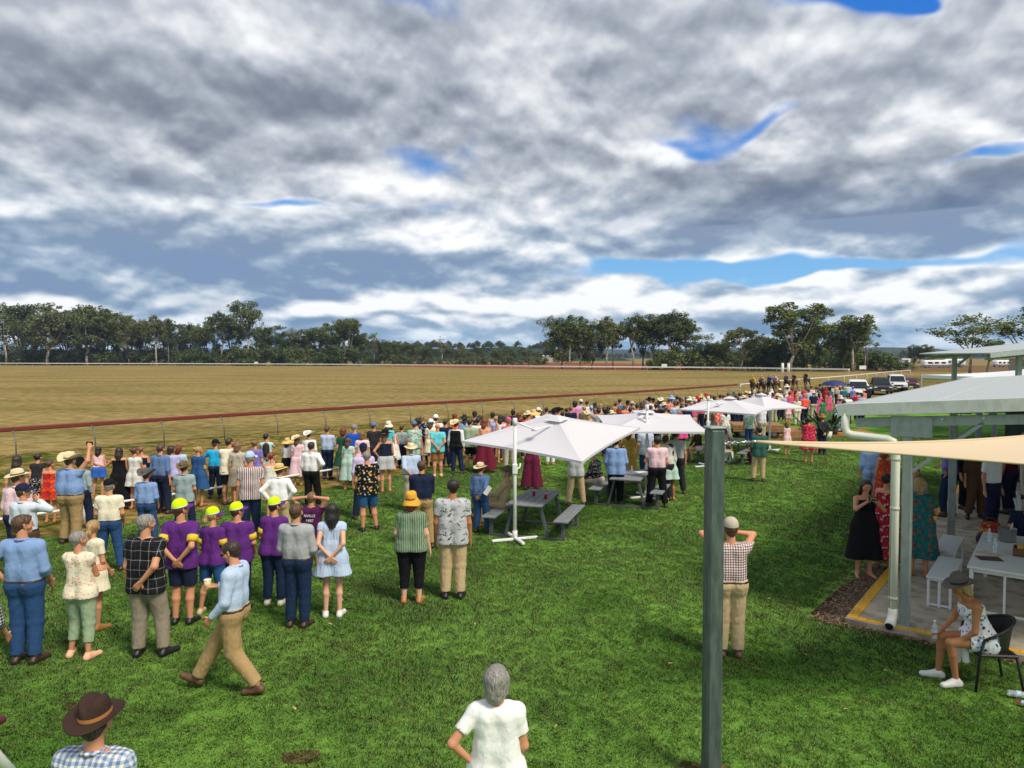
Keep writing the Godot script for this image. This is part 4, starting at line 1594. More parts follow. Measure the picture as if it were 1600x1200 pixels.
func build_trees() -> void:
	var leaf_mats := []
	for c in [Color(0.21, 0.265, 0.105), Color(0.26, 0.29, 0.14), Color(0.145, 0.20, 0.085)]:
		var m := StandardMaterial3D.new()
		m.albedo_color = c.linear_to_srgb()
		m.vertex_color_use_as_albedo = true
		m.roughness = 0.65
		m.metallic_specular = 0.3
		m.backlight_enabled = true
		m.backlight = Color(0.8, 0.88, 0.5)
		leaf_mats.append(m)
	var bark := []
	for c in ["b5aa98", "8f8473", "6a5c4c"]:
		var m := StandardMaterial3D.new()
		m.albedo_texture = noise_tex(noise(8, 0.05, 4), 128, [[0.2, col(c).darkened(0.45)], [0.5, col(c)], [0.8, col(c).lightened(0.15)]])
		m.uv1_triplanar = true
		m.uv1_scale = Vector3(12, 3, 12)
		m.roughness = 0.9
		bark.append(m)
	var kinds := {}
	for k in 4:
		for v in 3:
			kinds[k * 3 + v] = tree_meshes(k, v + 1)
	# x, distance, height, kind, leaf tone, bark tone, where it stands
	var rows := [
		[-249.8, 335, 23.6, 2, 2, 1, "bushy dark grey-trunked gum tree, first from the open end of the left tree line", "gum trees of the left-hand tree line", 1.10],
		[-238.3, 335, 24.8, 3, 0, 0, "slender green white-trunked gum tree, second from the open end of the left tree line", "gum trees of the left-hand tree line", 1.10],
		[-239.1, 345, 29.2, 2, 0, 1, "bushy green grey-trunked gum tree, third from the open end of the left tree line", "gum trees of the left-hand tree line", 1.10],
		[-235.6, 350, 30.8, 0, 2, 1, "broad dark grey-trunked gum tree, fourth from the open end of the left tree line", "gum trees of the left-hand tree line", 1.25],
		[-217.0, 332, 27.6, 0, 1, 0, "broad pale olive white-trunked gum tree, fifth from the open end of the left tree line", "gum trees of the left-hand tree line", 1.25],
		[-217.5, 345, 26.1, 2, 0, 2, "bushy green brown-trunked gum tree, sixth from the open end of the left tree line", "gum trees of the left-hand tree line", 1.10],
		[-214.3, 350, 28.3, 0, 2, 1, "broad dark grey-trunked gum tree, seventh from the open end of the left tree line", "gum trees of the left-hand tree line", 1.25],
		[-197.3, 330, 28.4, 0, 0, 0, "broad green white-trunked gum tree, eighth from the open end of the left tree line", "gum trees of the left-hand tree line", 1.25],
		[-195.4, 340, 27.0, 2, 2, 1, "bushy dark grey-trunked gum tree, ninth from the open end of the left tree line", "gum trees of the left-hand tree line", 1.10],
		[-191.5, 345, 25.5, 0, 0, 1, "broad green grey-trunked gum tree, tenth from the open end of the left tree line", "gum trees of the left-hand tree line", 1.25],
		[-180.5, 335, 23.6, 2, 1, 2, "bushy pale olive brown-trunked gum tree, eleventh from the open end of the left tree line", "gum trees of the left-hand tree line", 1.10],
		[-179.2, 345, 21.8, 2, 2, 1, "bushy dark grey-trunked gum tree, twelfth from the open end of the left tree line", "gum trees of the left-hand tree line", 1.10],
		[-165.1, 330, 23.9, 1, 1, 0, "tall pale olive white-trunked gum tree, thirteenth from the open end of the left tree line", "gum trees of the left-hand tree line", 1.00],
		[-164.3, 340, 22.1, 1, 0, 1, "tall green grey-trunked gum tree, fourteenth from the open end of the left tree line", "gum trees of the left-hand tree line", 1.00],
		[-161.2, 345, 20.2, 2, 2, 2, "bushy dark brown-trunked gum tree, fifteenth from the open end of the left tree line", "gum trees of the left-hand tree line", 1.10],
		[-157.3, 350, 20.1, 0, 2, 1, "broad dark grey-trunked gum tree, sixteenth from the open end of the left tree line", "gum trees of the left-hand tree line", 1.25],
		[-148.1, 342, 21.6, 2, 0, 1, "bushy green grey-trunked gum tree, seventeenth from the open end of the left tree line", "gum trees of the left-hand tree line", 1.10],
		[-134.0, 328, 24.4, 1, 2, 0, "tall dark white-trunked gum tree, eighteenth from the open end of the left tree line", "gum trees of the left-hand tree line", 1.00],
		[-133.0, 338, 22.9, 0, 0, 1, "broad green grey-trunked gum tree, nineteenth from the open end of the left tree line", "gum trees of the left-hand tree line", 1.25],
		[-121.1, 326, 29.5, 1, 0, 0, "tall green white-trunked gum tree, twentieth from the open end of the left tree line", "gum trees of the left-hand tree line", 1.00],
		[-121.6, 345, 18.1, 2, 0, 2, "bushy green brown-trunked gum tree, twenty-first from the open end of the left tree line", "gum trees of the left-hand tree line", 1.10],
		[-116.3, 345, 19.3, 0, 2, 1, "broad dark grey-trunked gum tree, twenty-second from the open end of the left tree line", "gum trees of the left-hand tree line", 1.25],
		[-107.0, 340, 15.4, 2, 2, 1, "bushy dark grey-trunked gum tree, twenty-third from the open end of the left tree line", "gum trees of the left-hand tree line", 1.10],
		[-99.4, 335, 17.0, 2, 1, 1, "bushy pale olive grey-trunked gum tree, twenty-fourth from the open end of the left tree line", "gum trees of the left-hand tree line", 1.10],
		[-93.3, 335, 18.2, 0, 0, 2, "broad green brown-trunked gum tree, twenty-fifth from the open end of the left tree line", "gum trees of the left-hand tree line", 1.25],
		[-86.7, 335, 17.6, 2, 2, 1, "bushy dark grey-trunked gum tree, twenty-sixth from the open end of the left tree line", "gum trees of the left-hand tree line", 1.10],
		[-78.2, 320, 21.0, 0, 0, 0, "broad green white-trunked gum tree, twenty-seventh from the open end of the left tree line", "gum trees of the left-hand tree line", 1.25],
		[-73.4, 318, 21.5, 0, 0, 0, "broad green white-trunked gum tree, twenty-eighth from the open end of the left tree line", "gum trees of the left-hand tree line", 1.25],
		[-70.1, 325, 16.4, 2, 2, 1, "bushy dark grey-trunked gum tree, twenty-ninth from the open end of the left tree line", "gum trees of the left-hand tree line", 1.10],
		[-64.1, 330, 15.1, 3, 1, 0, "slender pale olive white-trunked gum tree, thirtieth from the open end of the left tree line", "gum trees of the left-hand tree line", 1.10],
		[-59.4, 330, 12.1, 2, 2, 2, "bushy dark brown-trunked gum tree, thirty-first from the open end of the left tree line", "gum trees of the left-hand tree line", 1.10],
		[-53.5, 340, 11.7, 2, 0, 1, "bushy green grey-trunked gum tree, thirty-second from the open end of the left tree line", "gum trees of the left-hand tree line", 1.10],
		[-45.9, 340, 11.1, 0, 0, 0, "broad green white-trunked gum tree, thirty-third from the open end of the left tree line", "gum trees of the left-hand tree line", 1.25],
		[-34.6, 350, 13.2, 3, 1, 0, "slender pale olive white-trunked gum tree, thirty-fourth from the open end of the left tree line", "gum trees of the left-hand tree line", 1.10],
		[-39.2, 330, 9.1, 2, 2, 1, "bushy dark grey-trunked gum tree, thirty-fifth from the open end of the left tree line", "gum trees of the left-hand tree line", 1.10],
		[-25.9, 360, 9.6, 2, 1, 1, "bushy pale olive grey-trunked gum tree, thirty-sixth from the open end of the left tree line", "gum trees of the left-hand tree line", 1.10],
		[-16.8, 360, 9.0, 0, 2, 1, "broad dark grey-trunked gum tree, thirty-seventh from the open end of the left tree line", "gum trees of the left-hand tree line", 1.25],
		[-8.1, 360, 8.7, 2, 0, 1, "bushy green grey-trunked gum tree, thirty-eighth from the open end of the left tree line", "gum trees of the left-hand tree line", 1.10],
		[0.0, 360, 8.0, 2, 2, 1, "bushy dark grey-trunked gum tree, thirty-ninth from the open end of the left tree line", "gum trees of the left-hand tree line", 1.10],
		[7.1, 360, 7.7, 0, 1, 1, "broad pale olive grey-trunked gum tree, fortieth from the open end of the left tree line", "gum trees of the left-hand tree line", 1.25],
		[12.6, 350, 6.9, 2, 0, 2, "bushy green brown-trunked gum tree, forty-first from the open end of the left tree line", "gum trees of the left-hand tree line", 1.10],
		[15.8, 226, 16.6, 2, 0, 1, "bushy green grey-trunked gum tree, first from the hill end of the middle grove", "gum trees of the middle grove", 1.10],
		[17.9, 222, 17.3, 1, 0, 0, "tall green white-trunked gum tree, second from the hill end of the middle grove", "gum trees of the middle grove", 1.10],
		[21.6, 225, 16.9, 0, 0, 0, "broad green white-trunked gum tree, third from the hill end of the middle grove", "gum trees of the middle grove", 1.00],
		[25.8, 230, 14.7, 2, 2, 1, "bushy dark grey-trunked gum tree, fourth from the hill end of the middle grove", "gum trees of the middle grove", 0.90],
		[29.0, 218, 16.7, 1, 1, 0, "tall pale olive white-trunked gum tree, fifth from the hill end of the middle grove", "gum trees of the middle grove", 1.15],
		[32.1, 226, 15.2, 1, 0, 0, "tall green white-trunked gum tree, sixth from the hill end of the middle grove", "gum trees of the middle grove", 1.00],
		[37.5, 220, 16.6, 1, 0, 0, "tall green white-trunked gum tree, seventh from the hill end of the middle grove", "gum trees of the middle grove", 1.20],
		[42.0, 228, 16.5, 0, 2, 1, "broad dark grey-trunked gum tree, eighth from the hill end of the middle grove", "gum trees of the middle grove", 1.00],
		[44.1, 221, 17.1, 1, 0, 1, "tall green grey-trunked gum tree, ninth from the hill end of the middle grove", "gum trees of the middle grove", 1.20],
		[48.4, 219, 17.6, 1, 2, 0, "tall dark white-trunked gum tree, tenth from the hill end of the middle grove", "gum trees of the middle grove", 1.25],
		[50.9, 225, 17.1, 0, 0, 0, "broad green white-trunked gum tree, eleventh from the hill end of the middle grove", "gum trees of the middle grove", 1.10],
		[54.3, 222, 15.8, 1, 0, 0, "tall green white-trunked gum tree, twelfth from the hill end of the middle grove", "gum trees of the middle grove", 1.20],
		[57.2, 224, 13.5, 3, 1, 0, "slender pale olive white-trunked gum tree, thirteenth from the hill end of the middle grove", "gum trees of the middle grove", 1.20],
		[59.0, 215, 8.8, 2, 2, 2, "dark rounded tree next to the middle grove", "trees beyond the far bend", 1.40],
		[62.5, 212, 9.5, 2, 2, 2, "dark bushy tree between the grove and the pale-limbed tree", "trees beyond the far bend", 1.30],
		[63.4, 196, 12.2, 0, 1, 0, "lone gum with pale forked trunk and rounded crown behind the racing horses", "trees beyond the far bend", 1.25],
		[71.2, 205, 9.9, 2, 2, 2, "low dark tree between the pale-limbed tree and the giant gum", "trees beyond the far bend", 1.20],
		[74.1, 200, 10.6, 2, 2, 1, "dense dark tree tucked below the giant gum", "trees beyond the far bend", 1.20],
		[73.0, 186, 18.3, 0, 0, 0, "giant spreading gum tree, tallest beyond the far bend", "trees beyond the far bend", 1.45],
		[81.0, 195, 13.1, 2, 2, 2, "dark tree filling in behind the giant gum", "trees beyond the far bend", 1.10],
		[85.5, 198, 16.1, 3, 0, 1, "thin open-crowned gum beside the giant gum", "trees beyond the far bend", 1.30],
		[88.1, 196, 12.6, 3, 2, 1, "sparse dark gum between the thin gum and the rounded gum", "trees beyond the far bend", 1.20],
		[89.4, 192, 12.9, 2, 2, 1, "dark bushy tree at the foot of the rounded gum", "trees beyond the far bend", 1.00],
		[88.3, 184, 14.7, 1, 0, 0, "tall rounded gum tree near the finish posts", "trees beyond the far bend", 1.50],
		[94.3, 190, 12.0, 3, 0, 1, "slim gum at the edge of the open paddock", "trees beyond the far bend", 1.20],
		[146.9, 260, 8.5, 2, 2, 1, "dark tree in the paddock, the slimmer of the pair", "trees beyond the far bend", 0.90],
		[148.7, 255, 8.6, 2, 2, 1, "dark tree in the paddock, the fuller of the pair", "trees beyond the far bend", 1.10],
		[77.3, 120, 11.1, 3, 0, 1, "open-crowned tree rising over the grey shelter roof", "trees beyond the far bend", 1.60],
		[79.0, 118, 8.0, 3, 2, 1, "wide ragged tree over the middle of the shelter roof", "trees beyond the far bend", 1.70],
		[71.8, 100, 11.2, 3, 0, 1, "tall tree cut by the edge of the photo above the shelter", "trees beyond the far bend", 1.60],
	]
	for i in rows.size():
		var w = rows[i]
		var o := thing("gum_tree" if w[3] != 2 else "bushy_tree", w[6], "tree", Vector3(w[0], 0, -w[1]), i * 2.4, w[7])
		var width: float = w[8]
		o.scale = Vector3(w[2] * width, w[2], w[2] * width)
		var ms = kinds[w[3] * 3 + i % 3]
		part("trunk", ms[0], bark[w[5]], o)
		part("crown", ms[1], leaf_mats[w[4]], o)
	# scrub under the tree lines
	var scrub := []
	for v in 4:
		var r := RandomNumberGenerator.new()
		r.seed = 400 + v
		var st := SurfaceTool.new()
		st.begin(Mesh.PRIMITIVE_TRIANGLES)
		for k in 15:
			leaf_clump(st, r, Vector3(r.randf_range(-0.75, 0.75), r.randf_range(0.15, 0.8), r.randf_range(-0.5, 0.5)), Vector3.ONE * r.randf_range(0.15, 0.3), 110, 0.05)
		scrub.append(st.commit())
	var r2 := RandomNumberGenerator.new()
	r2.seed = 55
	for run in [[-262.0, 352.0, -70.0, 300.0, 64, 8.5, "scrub of the left-hand tree line"], [-70.0, 330.0, 20.0, 330.0, 26, 5.0, "scrub below the distant hill"], [46.0, 206.0, 112.0, 196.0, 22, 7.0, "scrub under the big trees beyond the bend"]]:
		for i in run[4]:
			var t: float = (i + r2.randf_range(-0.4, 0.4)) / run[4]
			var k: float = run[5] * r2.randf_range(0.55, 1.25)
			var o := part("scrub_bush", scrub[i % 4], leaf_mats[2 if r2.randf() < 0.6 else 0], self, Transform3D(Basis(Vector3.UP, r2.randf() * TAU) * Basis.from_scale(Vector3(k * 1.1, k * 0.9, k * 1.1)), Vector3(lerpf(run[0], run[2], t), 0, -lerpf(run[1], run[3], t) - r2.randf_range(0, 26))))
			tag(o, "%s bush, %s along the %s" % ["low dark green" if k < run[5] * 0.9 else "tall dark green", ordinal(i), run[6]], "bush", run[6])
	# small trees on the distant slope, past counting
	var far := MultiMesh.new()
	far.transform_format = MultiMesh.TRANSFORM_3D
	far.mesh = kinds[3][1]
	far.instance_count = 420
	for i in 420:
		var ridge := i < 90
		var x := r2.randf_range(-170, 60)
		var z := 745.0 + r2.randf_range(-20, 20)
		if not ridge:
			x = r2.randf_range(-260, 900)
			z = r2.randf_range(420, 700) if x < 60 else r2.randf_range(700, 1300)
		var k := r2.randf_range(7, 13)
		far.set_instance_transform(i, Transform3D(Basis(Vector3.UP, r2.randf() * TAU) * Basis.from_scale(Vector3(k * 1.5, k, k * 1.5)), Vector3(x, (9.0 if ridge else -1.0), -z)))
	var fo := MultiMeshInstance3D.new()
	fo.name = "distant_woods"
	fo.multimesh = far
	fo.material_override = leaf_mats[2]
	add_child(fo, true)
	tag(fo, "scattered woods on the far slopes behind the course", "woods", "", "stuff")


func ordinal(i: int) -> String:
	var ones := ["first", "second", "third", "fourth", "fifth", "sixth", "seventh", "eighth", "ninth", "tenth", "eleventh", "twelfth", "thirteenth", "fourteenth", "fifteenth", "sixteenth", "seventeenth", "eighteenth", "nineteenth"]
	var n := i + 1
	if n < 20: return ones[n - 1]
	var tens: String = ["twent", "thirt", "fort", "fift", "sixt", "sevent"][n / 10 - 2]
	return tens + "ieth" if n % 10 == 0 else tens + "y-" + ones[n % 10 - 1]


# ---------------------------------------------------------------- the open pavilion beside the lawn
const PAV := Vector3(4.73, 0, -9.97)
const PAV_TURN := -0.6623


func pav(a: float, b: float, y := 0.0) -> Vector3:   # a along its near edge, b away along its long edge
	return PAV + Vector3(a * 0.789 + b * 0.615, y, a * 0.615 - b * 0.789)


func metal(key: String, rough := 0.45, metallic := 0.35, seed_ := 6) -> StandardMaterial3D:
	var id := "metal %s %.2f" % [key, rough]
	if not mats.has(id):
		var m := StandardMaterial3D.new()
		var c := col(key)
		m.albedo_texture = noise_tex(noise(seed_, 0.03, 5), 256, [[0.2, c.darkened(0.09)], [0.5, c], [0.85, c.lightened(0.06)]])
		m.uv1_triplanar = true
		m.uv1_world_triplanar = true
		m.uv1_scale = Vector3(1.3, 0.5, 1.3)
		m.roughness = rough
		m.metallic = metallic
		mats[id] = m
	return mats[id]


func build_pavilion() -> void:
	var conc := StandardMaterial3D.new()
	conc.albedo_texture = noise_tex(noise(14, 0.02, 6), 512, [[0.2, Color8(138, 128, 110)], [0.45, Color8(168, 158, 138)], [0.75, Color8(180, 170, 150)]])
	conc.uv1_triplanar = true
	conc.uv1_scale = Vector3.ONE * 0.22
	conc.roughness = 0.85
	var paint := StandardMaterial3D.new()
	paint.albedo_texture = noise_tex(noise(15, 0.05, 5), 256, [[0.16, Color8(112, 92, 56)], [0.27, Color8(214, 156, 28)], [0.8, Color8(232, 178, 40)]])
	paint.uv1_triplanar = true
	paint.uv1_scale = Vector3.ONE * 1.4
	paint.roughness = 0.7
	var slab := thing("concrete_slab", "concrete pavilion floor with worn yellow painted edge", "floor", PAV, PAV_TURN)
	box("slab", Vector3(10, 0.3, 16), conc, slab, off(5, -0.05, -8), 0.01)
	box("edge_stripe", Vector3(0.13, 0.006, 15.9), paint, slab, off(0.085, 0.104, -8), 0.0)
	box("edge_stripe", Vector3(9.8, 0.006, 0.13), paint, slab, off(5.06, 0.104, -0.085), 0.0)
	for k in 3:
		box("joint", Vector3(9.9, 0.003, 0.012), plain("45423c", 0.9), slab, off(5, 0.1015, -3.6 - 3.6 * k), 0.0)
	var galv := metal("98a3a2", 0.5, 0.35)
	var grey := metal("b3bbbb", 0.55, 0.05, 16)
	var dark := metal("9aa4a2", 0.55, 0.15, 17)
	var p := thing("pavilion", "open steel pavilion with low pitched grey roof and galvanised posts", "pavilion", PAV, PAV_TURN)
	var slope := 0.078
	var eave := 3.0
	# roof panels run along the eave, each a piece of its own
	for k in 9:
		var a0 := -0.02 + k * 1.08
		var st := begin()
		var t := Transform3D(Basis(Vector3(0, 0, 1), atan(slope)), Vector3(a0 + 0.535, eave + 0.12 + (a0 + 0.535) * slope, -7.9))
		add_box(st, Vector3(1.066, 0.045, 15.6), t, 0.008)
		part("roof_panel", done(st), grey, p)
	box("gutter", Vector3(0.14, 0.13, 15.6), dark, p, off(-0.1, eave + 0.055, -7.9), 0.02)
	var fst := begin()
	add_bar(fst, Vector3(-0.16, eave + 0.045, -0.07), Vector3(9.7, eave + 0.045 + 9.86 * slope, -0.07), 0.17, 0.03, 0.004, Vector3(0, 0, 1))
	part("fascia", done(fst), metal("d2d6cf", 0.6, 0.0, 18), p)
	var bst := begin()
	add_bar(bst, Vector3(0.06, eave - 0.13, -0.2), Vector3(9.7, eave - 0.13 + 9.64 * slope, -0.2), 0.13, 0.06, 0.004, Vector3(0, 0, 1))
	part("beam", done(bst), dark, p)
	for b in [5.2, 10.3, 15.3]:
		var st := begin()
		add_bar(st, Vector3(0.06, eave - 0.13, -b), Vector3(9.7, eave - 0.13 + 9.64 * slope, -b), 0.15, 0.06, 0.004, Vector3(0, 0, 1))
		part("beam", done(st), dark, p)
	for a in [0.4, 2.0, 3.6, 5.2, 6.8, 8.4]:
		box("purlin", Vector3(0.06, 0.11, 15.2), dark, p, off(a, eave + 0.035 + a * slope, -7.9), 0.006)
	for b in [0.22, 5.2, 10.3, 15.3]:
		for a in [0.72, 8.9]:
			var h: float = eave - 0.2 + a * slope
			var post := box("post", Vector3(0.125, h, 0.125), galv, p, off(a, 0.1 + (h - 0.1) * 0.5, -b), 0.014)
			(post.mesh as ArrayMesh)
			box("base_plate", Vector3(0.24, 0.016, 0.24), galv, post, off(0, -h * 0.5 + 0.06, 0), 0.003)
			var g := begin()
			for q in [Vector3(a - 0.26, h + 0.1, -b), Vector3(a + 0.36, h + 0.1, -b), Vector3(a + 0.06, h - 0.34, -b), Vector3(a - 0.06, h - 0.34, -b)]:
				pass
			add_box(g, Vector3(0.5, 0.28, 0.014), off(a + 0.04, h + 0.0, -b + 0.07), 0.003)
			part("gusset", done(g), dark, p)
			bar("brace", Vector3(a + 0.05, h - 0.62, -b + 0.02), Vector3(a + 0.86, h + 0.1, -b + 0.02), 0.06, 0.05, dark, p)
	for q in [[0.82, 0.02], [1.12, 0.02], [1.58, 0.02], [3.3, 0.1]]:
		var bm := CylinderMesh.new()
		bm.top_radius = 0.016
		bm.bottom_radius = 0.018
		bm.height = 0.02
		bm.radial_segments = 6
		part("bolt", bm, plain("c9cccc", 0.35, 0.8), p, Transform3D(Basis(Vector3.RIGHT, PI / 2), Vector3(q[0], eave - 0.11 + q[0] * slope + q[1] * 0.0, -0.16)))
	var bar_mat := metal("3c4442", 0.7, 0.1, 19)
	var bw := thing("bar_wall", "dark clad bar wall closing the far end of the pavilion", "wall", PAV, PAV_TURN)
	for k in 12:
		box("wall_panel", Vector3(0.70, 2.75, 0.06), bar_mat, bw, off(1.35 + k * 0.71, 1.475, -15.0 - 0.012 * (k % 2)), 0.012)
	box("counter", Vector3(7.0, 0.06, 0.6), plain("6b5a44", 0.5), bw, off(5.4, 1.15, -13.2), 0.01)
	for k in 10:
		box("counter_board", Vector3(0.68, 1.02, 0.05), metal("4a4f4c", 0.7, 0.1, 20), bw, off(2.3 + k * 0.69, 0.61, -13.0), 0.01)
	# downpipe: out of the gutter, across to the post and down it
	var pvc := plain("eeeee0", 0.35)
	var dp := thing("downpipe", "cream plastic downpipe bent from the roof corner down the steel post", "pipe", PAV, PAV_TURN)
	var s := -0.13
	tube("pipe", [Vector3(-0.06, eave - 0.0, s + 0.02), Vector3(-0.06, eave - 0.20, s + 0.02), Vector3(-0.035, eave - 0.27, s + 0.02), Vector3(0.03, eave - 0.30, s + 0.02), Vector3(0.48, eave - 0.33, s), Vector3(0.55, eave - 0.36, s), Vector3(0.585, eave - 0.44, s), Vector3(0.585, 0.32, s)], [0.057], pvc, dp, 14)
	for y in [eave - 0.62, 1.7, 0.45]:
		tube("clip", [Vector3(0.585, y, s), Vector3(0.585, y + 0.04, s)], [0.062], plain("c9c9ba", 0.5), dp, 14)
	tube("outlet_shoe", [Vector3(0.585, 0.33, s), Vector3(0.585, 0.24, s), Vector3(0.58, 0.16, s + 0.06), Vector3(0.575, 0.12, s + 0.17)], [0.058, 0.06, 0.064, 0.068], pvc, dp, 14)
	tube("outlet_mouth", [Vector3(0.575, 0.1195, s + 0.1705), Vector3(0.575, 0.118, s + 0.174)], [0.054], plain("22221e", 0.8), dp, 14)
	# bark mulch along the slab and under the spout
	var r := RandomNumberGenerator.new()
	r.seed = 12
	var chip := BoxMesh.new()
	chip.size = Vector3(0.045, 0.007, 0.016)
	var mm := MultiMesh.new()
	mm.transform_format = MultiMesh.TRANSFORM_3D
	mm.use_colors = true
	mm.mesh = chip
	mm.instance_count = 4200
	for i in 4200:
		var a := -absf(r.randfn(0, 0.2)) - 0.01
		var b := r.randf_range(-0.15, 3.4)
		if i % 6 == 0:
			a = r.randf_range(-0.1, 2.6)
			b = -0.02 - absf(r.randfn(0, 0.05))
		mm.set_instance_transform(i, Transform3D(Basis.from_euler(Vector3(r.randfn(0, 0.3), r.randf() * TAU, r.randfn(0, 0.3))) * Basis.from_scale(Vector3.ONE * r.randf_range(0.5, 1.3)), pav(a, b, 0.012 + r.randf() * 0.02)))
		var t := r.randf()
		mm.set_instance_color(i, Color(0.10, 0.06, 0.035).lerp(Color(0.34, 0.24, 0.15), t * t))
	var cm := StandardMaterial3D.new()
	cm.vertex_color_use_as_albedo = true
	cm.roughness = 0.95
	var ch := MultiMeshInstance3D.new()
	ch.name = "bark_mulch"
	ch.multimesh = mm
	ch.material_override = cm
	add_child(ch, true)
	tag(ch, "brown bark mulch along the yellow-edged slab", "mulch", "", "stuff")
	flat_poly("mulch_bed", [Vector2(pav(-0.5, 0.1).x, -pav(-0.5, 0.1).z), Vector2(pav(0.02, -0.12).x, -pav(0.02, -0.12).z), Vector2(pav(0.02, 3.4).x, -pav(0.02, 3.4).z), Vector2(pav(-0.25, 3.2).x, -pav(-0.25, 3.2).z), Vector2(pav(-0.45, 1.6).x, -pav(-0.45, 1.6).z)], 0.013, ground_mat(Color8(60, 44, 30), Color8(92, 68, 46), Color8(120, 92, 64), 19, 2.5, [[0.2, Color(0.7, 0.7, 0.7)], [0.8, Color(1, 1, 1)]], Vector3.ONE, 1.0))
	furnish()


func white_table(label: String, a: float, b: float, w: float, l: float, turn := 0.0) -> Node3D:
	var white := plain("d4d8dc", 0.5)
	var o := thing("dining_table", label, "table", pav(a, b, 0.1), PAV_TURN + turn)
	box("tabletop", Vector3(w, 0.035, l), white, o, off(0, 0.735, 0), 0.006)
	for x in [-1, 1]:
		for z in [-1, 1]:
			box("leg", Vector3(0.05, 0.715, 0.05), white, o, off(x * (w / 2 - 0.05), 0.358, z * (l / 2 - 0.06)), 0.005)
	box("middle_leg", Vector3(0.03, 0.60, 0.03), white, o, off(0, 0.42, l / 2 - 0.06), 0.004)
	for x in [-1, 1]:
		box("rail", Vector3(0.03, 0.05, l - 0.2), white, o, off(x * (w / 2 - 0.05), 0.66, 0), 0.004)
	for z in [-1, 1]:
		box("stretcher", Vector3(w - 0.16, 0.03, 0.04), white, o, off(0, 0.12, z * (l / 2 - 0.06)), 0.004)
		box("apron", Vector3(w - 0.16, 0.05, 0.03), white, o, off(0, 0.69, z * (l / 2 - 0.06)), 0.004)
	return o


func white_bench(label: String, a: float, b: float, w: float, l: float) -> void:
	var white := plain("d4d8dc", 0.5)
	var o := thing("bench", label, "bench", pav(a, b, 0.1), PAV_TURN, "white benches in the pavilion")
	box("seat", Vector3(w, 0.03, l), white, o, off(0, 0.435, 0), 0.005)
	for z in [-1, 1]:
		for x in [-1, 0, 1]:
			box("leg", Vector3(0.035, 0.42, 0.035), white, o, off(x * (w / 2 - 0.03), 0.21, z * (l / 2 - 0.04)), 0.004)
		box("foot_rail", Vector3(w - 0.1, 0.03, 0.03), white, o, off(0, 0.03, z * (l / 2 - 0.04)), 0.004)
		box("apron", Vector3(w - 0.1, 0.03, 0.025), white, o, off(0, 0.40, z * (l / 2 - 0.04)), 0.004)


func white_chair(label: String, a: float, b: float, turn: float) -> void:
	var white := plain("c9cdd0", 0.5)
	var o := thing("dining_chair", label, "chair", pav(a, b, 0.1), PAV_TURN + turn, "white cross-back chairs in the pavilion")
	box("seat", Vector3(0.42, 0.035, 0.42), white, o, off(0, 0.455, 0), 0.012)
	for x in [-1, 1]:
		tube("leg", [Vector3(x * 0.18, 0, -0.18), Vector3(x * 0.175, 0.44, -0.17)], [0.017], white, o, 7)
		tube("leg", [Vector3(x * 0.19, 0, 0.22), Vector3(x * 0.18, 0.45, 0.18), Vector3(x * 0.19, 0.92, 0.26)], [0.017], white, o, 7)
	tube("top_rail", [Vector3(-0.19, 0.91, 0.26), Vector3(0, 0.94, 0.29), Vector3(0.19, 0.91, 0.26)], [0.017], white, o, 7)
	tube("back_bar", [Vector3(-0.18, 0.5, 0.185), Vector3(0.17, 0.88, 0.265)], [0.011], white, o, 6)
	tube("back_bar", [Vector3(0.18, 0.5, 0.185), Vector3(-0.17, 0.88, 0.265)], [0.011], white, o, 6)
	tube("stretcher", [Vector3(-0.18, 0.2, -0.17), Vector3(0.18, 0.2, -0.17)], [0.01], white, o, 6)


func bottle(label: String, where: Vector3, h: float, tint: String, cap: String, lying := false, turn := 0.0) -> Node3D:
	var o := thing("water_bottle", label, "bottle", where, turn)
	var m := StandardMaterial3D.new()
	m.albedo_color = Color(col(tint), 0.32)
	m.transparency = BaseMaterial3D.TRANSPARENCY_ALPHA
	m.roughness = 0.1
	var r := h * 0.15
	part("bottle", lathe([Vector2(0.001, 0), Vector2(r * 0.9, 0), Vector2(r, h * 0.04), Vector2(r * 0.94, h * 0.3), Vector2(r, h * 0.55), Vector2(r * 0.85, h * 0.72), Vector2(r * 0.38, h * 0.86), Vector2(r * 0.36, h * 0.93)], 14), m, o)
	part("label", lathe([Vector2(r * 1.02, h * 0.34), Vector2(r * 1.02, h * 0.52)], 14), plain("b9cfe6", 0.5), o)
	part("cap", lathe([Vector2(r * 0.42, h * 0.91), Vector2(r * 0.42, h * 0.995), Vector2(0.001, h)], 10), plain(cap, 0.5), o)
	if lying:
		o.basis = Basis(Vector3.UP, turn) * Basis(Vector3.RIGHT, PI / 2)
		o.position.y += r
	return o


